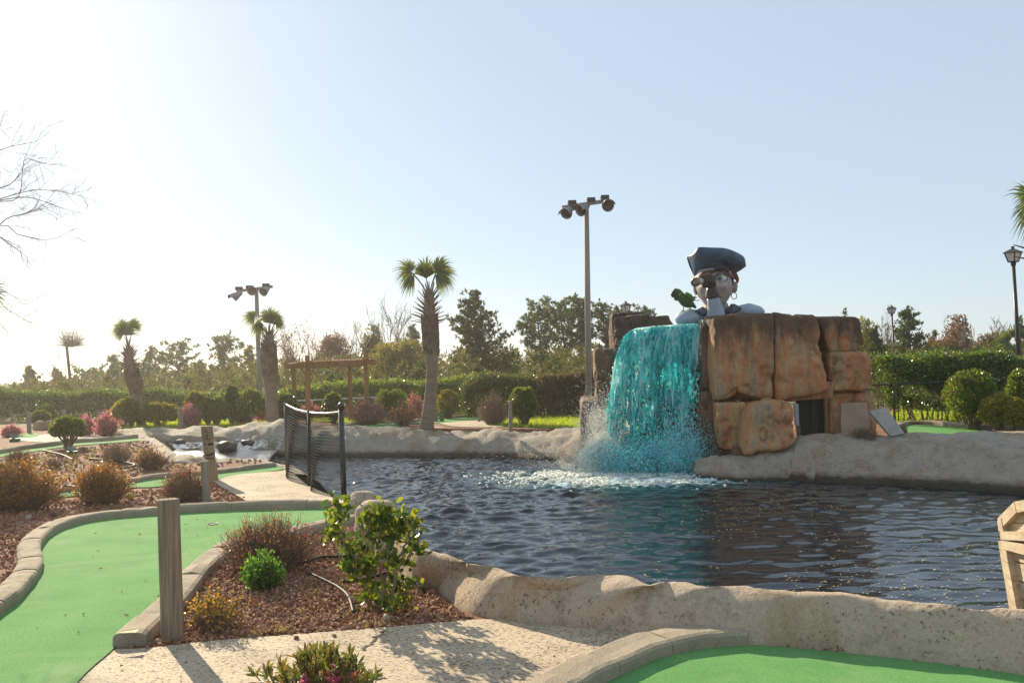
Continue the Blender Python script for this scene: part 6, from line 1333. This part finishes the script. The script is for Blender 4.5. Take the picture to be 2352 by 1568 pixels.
def bare_tree(label, xc, yt, D, wpx, name='bare_tree', stemsn=3, depth=4, m=None, group=None, r0=None, lean=0.0, seed=0, buds=None):
    t0 = P(xc, yt, D); z0 = float(terr(0, D)); H = t0.z - z0; R = size(wpx / 2, D); root = thing(name, (t0.x, D, z0), label, 'tree', group); bb = MB(); tips = []; r0 = r0 or H * .013; ls = np.random.default_rng(seed + 5)
    def grow(p, d, l, r, k):
        pts = [p]; q = p
        for i in range(4):
            d = unit(d + ls.normal(0, .10, 3) + np.array([0, 0, .05])); q = q + d * l / 4; pts.append(q)
        bb.tube(pts, np.linspace(r, max(r * .6, size(.45, D)), 5), 4 if k < 2 else 3, False)
        if k >= depth: tips.append(q); return
        for i in range(ls.integers(3, 5)):
            s = ls.integers(1, 5); sp = .55 if k else .4; grow(pts[s], unit(d + ls.normal(0, sp, 3) * np.array([1, 1, .7]) + np.array([0, 0, .25])), l * ls.uniform(.5, .72), max(r * .55, size(.5, D)), k + 1)
    for i in range(stemsn):
        a = ls.uniform(0, 6.28); grow(np.array([t0.x + .12 * math.cos(a) * stemsn, D + .1 * math.sin(a), z0 - .05]), unit(np.array([math.cos(a) * R / H * .8 + lean, math.sin(a) * R / H * .8, 1.0])), H * ls.uniform(.38, .48), r0, 0)
    V = np.concatenate(bb.v); sc = H / max(.1, (V[:, 2].max() - z0)); wv = np.percentile(np.abs(V[:, 0] - t0.x), 97); sx = R / max(.1, wv)
    for v in bb.v: v[:, 2] = z0 + (v[:, 2] - z0) * sc; v[:, 0] = t0.x + (v[:, 0] - t0.x) * sx; v[:, 1] = D + (v[:, 1] - D) * sx
    bb.build('branches', m or M_TWIG, root)
    if buds: T = np.array(tips); T = np.column_stack([t0.x + (T[:, 0] - t0.x) * sx, D + (T[:, 1] - D) * sx, z0 + (T[:, 2] - z0) * sc]); T = np.repeat(T, 4, 0) + rng.normal(0, .12, (len(T) * 4, 3)); bb = MB(); bb.leaves(T, rng.normal(size=T.shape), .10, .07); bb.build('buds', buds, root, kind='stuff')
    return root
def leafy(label, xc, yt, D, wpx, lm, n=3500, L=None, name='leafy_tree', lift=.12, lump=.4, seed=0): L = L or max(.14, size(5.5, D)); return shrub(name, label, 'tree', xc, yt, 940, wpx, lm, n, L, L * .6, D=D, tw=45, tm=M_BARK, lift=lift, lump=lump, shell=.3, tr=.05, seed=seed, wide=.8)

pine('big full pine behind the hedge right of the tall palm', 1092, 668, 46, 178, n=150, dens=13, bare=.05, lm=LM('olive pine needle', [(.05, .06, .015), (.085, .085, .022), (.12, .10, .03), (.035, .05, .015)], .5, .3, .3))
for x, yt, D, wd, lab, bare in ((1238, 698, 55, 84, 'slender pine left in the pine group behind the floodlight pole', .35), (1292, 690, 57, 88, 'middle pine of the group left of the floodlight pole', .4), (1330, 684, 54, 70, 'tallest pine just left of the floodlight pole', .35), (1388, 700, 55, 90, 'pine right of the floodlight pole', .35), (1420, 716, 52, 60, 'pine in front of the rocks, below the lantern', .3), (1478, 706, 60, 60, 'pine top peeking over the left rocks', .3)):
    pine(lab, x, yt, D, wd, n=66, bare=bare, cone=0, dens=10)
for x, yt, D, wd, lab, n in ((515, 772, 58, 66, 'pine with an open crown left of the left floodlight pole', 55), (407, 788, 60, 66, 'double topped pine in the left background', 50), (346, 797, 62, 56, 'small pine right of the left palm', 45), (262, 815, 62, 62, 'pine left of the left palm trunk', 50), (460, 830, 60, 60, 'low pine between two taller pines on the left', 40), (315, 838, 60, 60, 'low pine right behind the left palm trunk', 40), (130, 850, 62, 46, 'small pine beside the broken dead tree', 36), (205, 850, 62, 60, 'low pine right of the broken dead tree', 40)):
    pine(lab, x, yt, D, wd * (1.25 if int(x) % 2 else 1), n=int(n * (1.1 if int(x) % 2 else 1.6)), dens=8, bare=.28 if int(x) % 2 else .10, cone=0 if int(x) % 2 else 1)
pine('dark round topped evergreen at the far left', 70, 843, 58, 56, n=90, dens=9, bare=.02, lm=M_PINE, name='evergreen_tree')
pine('orange brown pine right of the left floodlight palm', 578, 795, 56, 70, n=60, dens=9, lm=M_OLIVE); pine('tall green pine behind the tall palm trunk', 952, 745, 58, 76, n=70, dens=9); pine('bright young pine seen through the pergola', 762, 862, 40, 52, lm=M_PINEL, n=60, dens=8, bare=.03, bl=.16)
leafy('dense reddish brown evergreen behind the pergola', 768, 768, 52, 86, M_REDBR, 4200, lump=.3, name='brown_tree'); leafy('wide olive yellow bush tree right of the pergola', 918, 778, 44, 170, M_OLIVE, 8500, .13, lump=.28, name='olive_tree', lift=.02); leafy('pointed olive tree above the right pergola post', 858, 748, 50, 60, M_OLIVE, 2600, lump=.3, name='olive_tree')
bare_tree('tall bare multi stemmed tree above the pergola', 878, 664, 50, 128, stemsn=5, depth=4, seed=1); bare_tree('bare thicket tree over the left pergola posts', 700, 738, 50, 90, stemsn=5, depth=3, seed=2, buds=M_REDBR); bare_tree('bare thicket tree left of the reddish evergreen', 738, 742, 52, 80, stemsn=4, depth=3, seed=3); bare_tree('bare thicket tree right of the reddish evergreen', 800, 735, 52, 80, stemsn=4, depth=3, seed=4)
bare_tree('bare thicket tree right of the left floodlight palm', 655, 748, 50, 70, stemsn=4, depth=3, seed=5, buds=M_REDBR)
# broken dead tree
t0 = P(152, 765, 60); z0 = .28; root = thing('dead_tree', (t0.x, 60, z0), 'broken dead tree with a puff of fine twigs on top in the left background', 'tree'); bb = MB(); zt = P(152, 792, 60).z
bb.tube([(t0.x + .3, 60, z0), (t0.x + .25, 60, zt * .5), (t0.x + .02, 60, zt), (t0.x + .02, 60, zt + .25)], [.12, .10, .09, .07], 8); bb.tube([(t0.x, 60, zt - .05), (t0.x + .5, 60, zt - .1), (t0.x + .9, 60, zt)], [.07, .06, .03], 6); bb.build('trunk', M_BARK, root); bb = MB()
for k in range(260):
    a = rnd.uniform(0, 6.28); e = rnd.uniform(-.2, 1.4); l = rnd.uniform(.5, 1.35); o = rnd.uniform(-.1, .9); d = np.array([math.cos(a) * math.cos(e), math.sin(a) * math.cos(e), math.sin(e)]); c = np.array([t0.x + o, 60, zt]); bb.tube([c, c + d * l * .5 + rng.normal(0, .08, 3), c + d * l], [.013, .010, .008], 3, False)
bb.build('twigs', M_TWIG, root, kind='stuff'); bare_tree('thin bare sapling left of the broken dead tree', 138, 808, 60, 44, stemsn=2, depth=3, seed=9)
# right background
pine('full dark pine behind the far lantern post', 2085, 705, 48, 128, n=95, dens=10, bare=.08); pine('dark pine right of the tower', 2012, 752, 44, 64, n=60, dens=9, bare=.05); leafy('pale yellow green tree touching the tower on the right', 1990, 733, 50, 66, M_YEL, 3000, name='spring_tree'); pine('small pine top left of the reddish trees', 2148, 760, 54, 40, n=36, dens=7)
leafy('reddish budding tree in the right background', 2210, 728, 52, 70, M_REDBR, 3200, name='budding_tree', lump=.5); leafy('wide orange brown tree below the reddish tree', 2175, 775, 50, 120, M_REDBR, 5200, name='budding_tree', lump=.4); leafy('brown green tree left of the low palm', 2285, 768, 50, 90, LM('brown green bud', [(.12, .10, .03), (.18, .12, .05), (.09, .09, .025)], .5, .35, .3), 4200, name='budding_tree', lump=.4)
bare_tree('pale bare tree behind the far lantern post', 2040, 696, 52, 50, stemsn=3, depth=4, seed=11, m=M_PTWIG); bare_tree('bare tree left of the reddish tree', 2180, 722, 50, 70, stemsn=4, depth=3, seed=12, m=M_PTWIG); bare_tree('bare tree right of the reddish tree', 2240, 745, 50, 60, stemsn=3, depth=3, seed=13, m=M_PTWIG); bare_tree('pale bare tree behind the low palm', 2308, 722, 54, 60, stemsn=3, depth=4, seed=14, m=M_PTWIG)
pine('young pine against the sky at the right edge', 2344, 728, 46, 50, n=40, dens=7); pine('pine top peeking over the right rocks', 1942, 708, 58, 26, n=26, dens=6)
# scrub of young pines and brush behind the hedges
bb = MB(); tb = MB(); lc, ld = [], []; hs = np.interp
for k in range(620):
    x = rnd.uniform(-150, 2500); D = rnd.uniform(40, 75); lim = np.interp(x, [-150, 40, 200, 400, 600, 1000, 1400, 2000, 2352, 2500], [884, 877, 850, 836, 820, 798, 782, 785, 782, 780]); yt = lim + abs(rnd.gauss(0, 16)) + rnd.uniform(0, 16); t0 = P(x, yt, D); z0 = float(terr(0, D)); H = max(.5, t0.z - z0); R = H * rnd.uniform(.28, .5); n = 190
    u = rng.random(n); a = rng.random(n) * 6.283; rr = R * (1 - u) ** .7 * np.sqrt(rng.random(n)) * 1.1; lc.append(np.column_stack([t0.x + rr * np.cos(a), D + rr * np.sin(a), z0 + H * u])); ld.append(np.column_stack([np.cos(a) * .6, np.sin(a) * .6, np.full(n, .6)]) + rng.normal(0, .6, (n, 3)))
lc = np.concatenate(lc); ld = np.concatenate(ld); bb.leaves(lc, ld, .28 * rng.uniform(.6, 1.3, len(lc)), .085); o = bb.build('scrub', LM('scrub leaf', [(.045, .075, .02), (.08, .10, .025), (.12, .10, .035), (.15, .11, .05), (.06, .09, .02)], .55, .35, .3), kind='stuff'); tag(o, 'dense scrub of young pines and brush filling the ground behind the hedges', 'scrub')
bb = MB(); lc, ld = [], []
for k in range(260):
    x = rnd.uniform(-400, 2700); D = rnd.uniform(130, 210); lim = np.interp(x, [-400, 60, 300, 700, 1200, 2400], [884, 881, 868, 845, 830, 820]); t0 = P(x, lim + rnd.uniform(-3, 10), D); H = max(1.5, t0.z); R = rnd.uniform(1.5, 4.0); n = 110; d = unit(rng.normal(size=(n, 3))); lc.append(np.array([t0.x, D, H * .5]) + d * np.array([R, R, H * .5]) * rng.uniform(.6, 1.05, (n, 1))); ld.append(d + rng.normal(0, .6, (n, 3)))
lc = np.concatenate(lc); ld = np.concatenate(ld); bb.leaves(lc, ld, .9, .5); o = bb.build('far_woods', M_PINE, kind='stuff'); tag(o, 'far line of woods low on the horizon', 'woods')

# ================================================================== palms
def frond(root, hub, axis, L, spread, nseg, nrm, droop, rot=0.0, petiole=None, w=.05):
    hub = np.array(tuple(hub)); ax = unit(np.array(axis)); nr = unit(np.array(nrm) - ax * np.dot(nrm, ax)); sd = np.cross(nr, ax); bb = MB()
    for k in range(nseg):
        f = (k + .5) / nseg * 2 - 1; a = f * spread; d = ax * math.cos(a) + sd * math.sin(a) + nr * (.22 * (1 - abs(f)) - .1 + rnd.gauss(0, .05)); l = L * (1 - .32 * abs(f) ** 2) * rnd.uniform(.86, 1.08); pts = []
        wd = unit(np.cross(d, nr) + rng.normal(0, .1, 3)); rows = []
        for s, ww in ((.03, .4), (.25, 1.25), (.45, 1.15), (.75, .55), (1.06, .03)):
            c = hub + d * l * s; c = c + np.array([0, 0, -1]) * droop * l * max(0, s - .25) ** 2 * (1.2 + .6 * abs(f)) ; h = w * ww * .5 * min(1, L / .9); rows.append([c - wd * h, c + nr * h * .35, c + wd * h])
        bb.grid(np.array(rows))
    if petiole is not None:
        p0 = np.array(tuple(petiole)); m = (p0 + hub) / 2 + np.array([0, 0, .06]); bb.tube(resample([p0, m, hub], 8), np.linspace(.022, .012, 8), 5, False)
    return bb.build('frond', M_PALM, root)
def palm(label, trunk_px, widths, D, spikes, boots, fronds, crown, nstub=70, Ls=.42):
    """trunk_px base..top in picture units; spikes/boots = (y0,y1) zones; fronds = (hub px, tip px, depth tilt, spread)"""
    tr = [P(x, y, D) for x, y in trunk_px]; z0 = float(terr(0, D)); tr[0].z = min(tr[0].z, z0 - .05); c = resample(tr, 40); r = np.interp(np.linspace(0, 1, 40), np.linspace(0, 1, len(widths)), [size(w_ / 2, D) for w_ in widths]); root = thing('palm_tree', (tr[0].x, D, z0), label, 'palm', 'cabbage palms')
    bb = MB(); bb.tube(c, r * (1 + .04 * np.sin(np.arange(40) * 2.1)), 18); bb.build('trunk', M_PTRUNK, root, smooth=True); zz = lambda y: P(trunk_px[-1][0], y, D).z
    def at(z): return np.array([np.interp(z, c[:, 2], c[:, 0]), D, z]), float(np.interp(z, c[:, 2], r))
    bb = MB(); zl, zh = zz(boots[0]), zz(boots[1]); n = int(34 + (zh - zl) * 46)
    for k in range(n):                            # criss-crossed old leaf bases
        z = zl + (zh - zl) * k / n; a = k * 2.39996; p, rr = at(z)
        for sg in (-1, 1):
            q = [p + np.array([math.cos(a + sg * .42 * s) * (rr + .012 + .03 * s), math.sin(a + sg * .42 * s) * (rr + .012 + .03 * s), .30 * s]) for s in (0, .4, .8, 1.1)]; bb.tube(q, [.035, .032, .026, .012], 4, False)
    bb.build('leaf_bases', M_BOOT, root, kind='stuff'); bb = MB(); zl, zh = zz(spikes[0]), zz(spikes[1])
    for k in range(nstub):                         # cut leaf stalks
        t = (k + rnd.random()) / nstub; z = zl + (zh - zl) * t * .9; a = k * 2.39996 + rnd.uniform(-.2, .2); p, rr = at(z); rr *= .8; e = math.radians(8 + 62 * t ** 1.4 + rnd.uniform(-8, 8)); l = Ls * rnd.uniform(.6, 1.1) * (1.0 - .25 * t); d = np.array([math.cos(a) * math.cos(e), math.sin(a) * math.cos(e), math.sin(e)]); b0 = p + np.array([math.cos(a), math.sin(a), 0]) * rr * .7
        bb.tube([b0, b0 + d * l * .35, b0 + d * l + np.array([0, 0, .06 * l])], [.034, .018, .008], 5)
    bb.build('leaf_stubs', M_BOOT, root, kind='stuff'); cp = P(crown[0], crown[1], D)
    for (hx, hy), (tx, ty), dy, sp in fronds:
        h = P(hx, hy, D + dy * .4); t = P(tx, ty, D + dy); ax = t - h; L = ax.length; n_ = np.array([rnd.gauss(0, .25), -1.0, .35 + rnd.gauss(0, .2)]); frond(root, h, tuple(ax), L, math.radians(sp), 22, n_, .42, petiole=cp, w=.06)
    return root
palm('tall cabbage palm in the middle, left of the big pine', [(979, 982), (988, 920), (992, 860), (990, 800), (986, 730), (986, 668)], [34, 29, 26, 31, 32, 19], 25.5, (745, 665), (815, 745),
     [((945, 624), (906, 588), -.3, 88), ((945, 626), (915, 640), .2, 75), ((979, 638), (976, 571), .1, 58), ((979, 640), (968, 580), -.5, 40), ((1002, 624), (1034, 576), -.2, 62), ((1002, 626), (1052, 618), .1, 60), ((1002, 630), (1036, 660), -.2, 45), ((950, 632), (925, 668), .1, 40)], (985, 680), 76, .50)
palm('cabbage palm behind the shorter floodlight pole', [(628, 965), (622, 890), (618, 840), (618, 770)], [30, 27, 30, 22], 28.0, (805, 760), (868, 805),
     [((585, 728), (548, 722), -.2, 95), ((600, 740), (582, 768), .3, 50), ((622, 735), (622, 690), 0, 80), ((622, 735), (604, 695), .4, 70), ((634, 738), (652, 715), -.2, 90), ((634, 740), (655, 752), .2, 60), ((618, 742), (640, 700), .6, 80)], (618, 775), 50, .40)
palm('shaggy cabbage palm left of the left pine, leaning trunk', [(326, 975), (313, 905), (303, 870), (296, 830), (296, 800)], [22, 20, 24, 28, 16], 30.0, (850, 795), (905, 865),
     [((285, 760), (262, 725), -.2, 100), ((285, 758), (278, 717), .2, 80), ((306, 750), (318, 716), 0, 85), ((306, 752), (327, 738), .2, 70), ((282, 768), (262, 768), .2, 70), ((290, 770), (300, 730), .6, 70)], (296, 800), 66, .42)
# cut off by the picture edges
palm('palm cut by the left edge with only frond tips in view', [(-60, 1010), (-58, 850), (-55, 720)], [34, 34, 34], 17.0, (760, 715), (830, 760), [((-40, 668), (18, 628), 0, 80), ((-45, 672), (22, 662), .2, 55), ((-60, 665), (-70, 610), 0, 80), ((-70, 672), (-130, 660), 0, 90)], (-56, 715), 30, .4)
palm('palm cut by the right edge high above the lantern', [(2420, 1010), (2412, 760), (2402, 520)], [50, 46, 40], 14.0, (600, 520), (680, 600), [((2372, 455), (2312, 430), -.2, 80), ((2374, 452), (2345, 392), 0, 60), ((2378, 462), (2330, 500), .2, 60), ((2384, 470), (2358, 540), .2, 60), ((2410, 450), (2440, 390), 0, 90), ((2430, 465), (2500, 450), 0, 90)], (2402, 520), 30, .4)
palm('low bushy palm with drooping fronds behind the right lantern post', [(2352, 960), (2352, 880), (2350, 840)], [40, 40, 38], 27.0, (850, 815), (900, 850), [((2318, 790), (2275, 800), -.3, 80), ((2318, 785), (2290, 752), 0, 75), ((2330, 775), (2322, 735), .2, 70), ((2310, 800), (2276, 835), -.2, 60), ((2345, 775), (2368, 740), 0, 80), ((2320, 800), (2300, 850), -.4, 60), ((2360, 790), (2410, 800), 0, 90)], (2350, 835), 30, .4)

# ================================================================== bare tree reaching in from the left
D = 9.5; tb0 = P(-330, 1000, D); root = thing('overhanging_tree', (tb0.x, D, 0), 'bare tree outside the left edge whose fine branches reach into the sky', 'tree'); bb = MB(); ls = np.random.default_rng(3)
def PV(x, y, d=0.0): return np.array(tuple(P(x, y, D + d)))
trunk = resample([(tb0.x, D, -.1), PV(-325, 850), PV(-300, 650), PV(-290, 450), PV(-270, 200)], 20); bb.tube(trunk, np.linspace(.16, .05, 20), 10); bb.build('trunk', M_BARK, root, smooth=True); bb = MB()
def twig(p, d, l, r, k):
    pts = [p]; q = p
    for i in range(5): d = unit(d + ls.normal(0, .13, 3) * np.array([1, .6, 1])); q = q + d * l / 5; pts.append(q)
    bb.tube(pts, np.linspace(r, r * .5, 6), 4 if r > .004 else 3, False)
    if k <= 0: return
    for i in range(ls.integers(2, 4)):
        twig(pts[ls.integers(1, 6)], unit(d + ls.normal(0, .55, 3) * np.array([.8, .6, 1])), l * ls.uniform(.4, .62), r * .62, k - 1)
arms = [[(-300, 640), (-120, 470), (-20, 463), (60, 452), (120, 470), (165, 485)], [(-20, 463), (60, 440), (110, 437), (160, 445), (190, 452)], [(-20, 463), (40, 455), (52, 390), (58, 365), (90, 372), (112, 378)], [(-300, 600), (-100, 390), (0, 345), (30, 335), (60, 330), (82, 326)], [(-310, 760), (-120, 560), (0, 515), (30, 535), (70, 545), (100, 552), (135, 545)],
        [(-310, 800), (-150, 690), (0, 670), (30, 680), (60, 690), (82, 685)], [(-310, 820), (-120, 720), (0, 705), (30, 718), (50, 730)], [(-310, 830), (-150, 760), (-10, 745), (15, 762), (38, 770)], [(0, 515), (20, 500), (60, 490), (90, 480)], [(-120, 470), (-30, 440), (20, 425), (45, 400)], [(-300, 500), (-120, 330), (-20, 300), (3, 285), (6, 270)], [(-120, 560), (-20, 540), (20, 560), (50, 580), (62, 592)]]
for a in arms:
    dd = ls.uniform(-.5, .5); q = resample([PV(x, y, dd) for x, y in a], 18); bb.tube(q, np.linspace(.013, .002, 18) if a[0][0] < -100 else np.linspace(.006, .002, 18), 5, False)
    for i in range(4, 18):
        for _ in range(1 + i % 2): twig(q[i], unit((q[i] - q[i - 1]) / np.linalg.norm(q[i] - q[i - 1]) + ls.normal(0, .7, 3) * np.array([.6, .5, 1])), ls.uniform(.10, .30), .0022, 2)
bb.build('branches', M_TWIG, root, kind='stuff')
# ================================================================== air: thin bright haze
hz = MB(); hz.box((0, 350, 2.7), (1900, 1200, 9.6)); hm = bpy.data.materials.new('air'); hm.use_nodes = True; ht = hm.node_tree
ht.nodes.remove(ht.nodes['Principled BSDF']); pv = ht.nodes.new('ShaderNodeVolumePrincipled'); pv.inputs['Density'].default_value = 0.0009; pv.inputs['Anisotropy'].default_value = 0.68; pv.inputs['Color'].default_value = (.97, .95, .9, 1)
ht.links.new(pv.outputs[0], ht.nodes['Material Output'].inputs['Volume']); hz.build('haze', hm, kind='stuff')
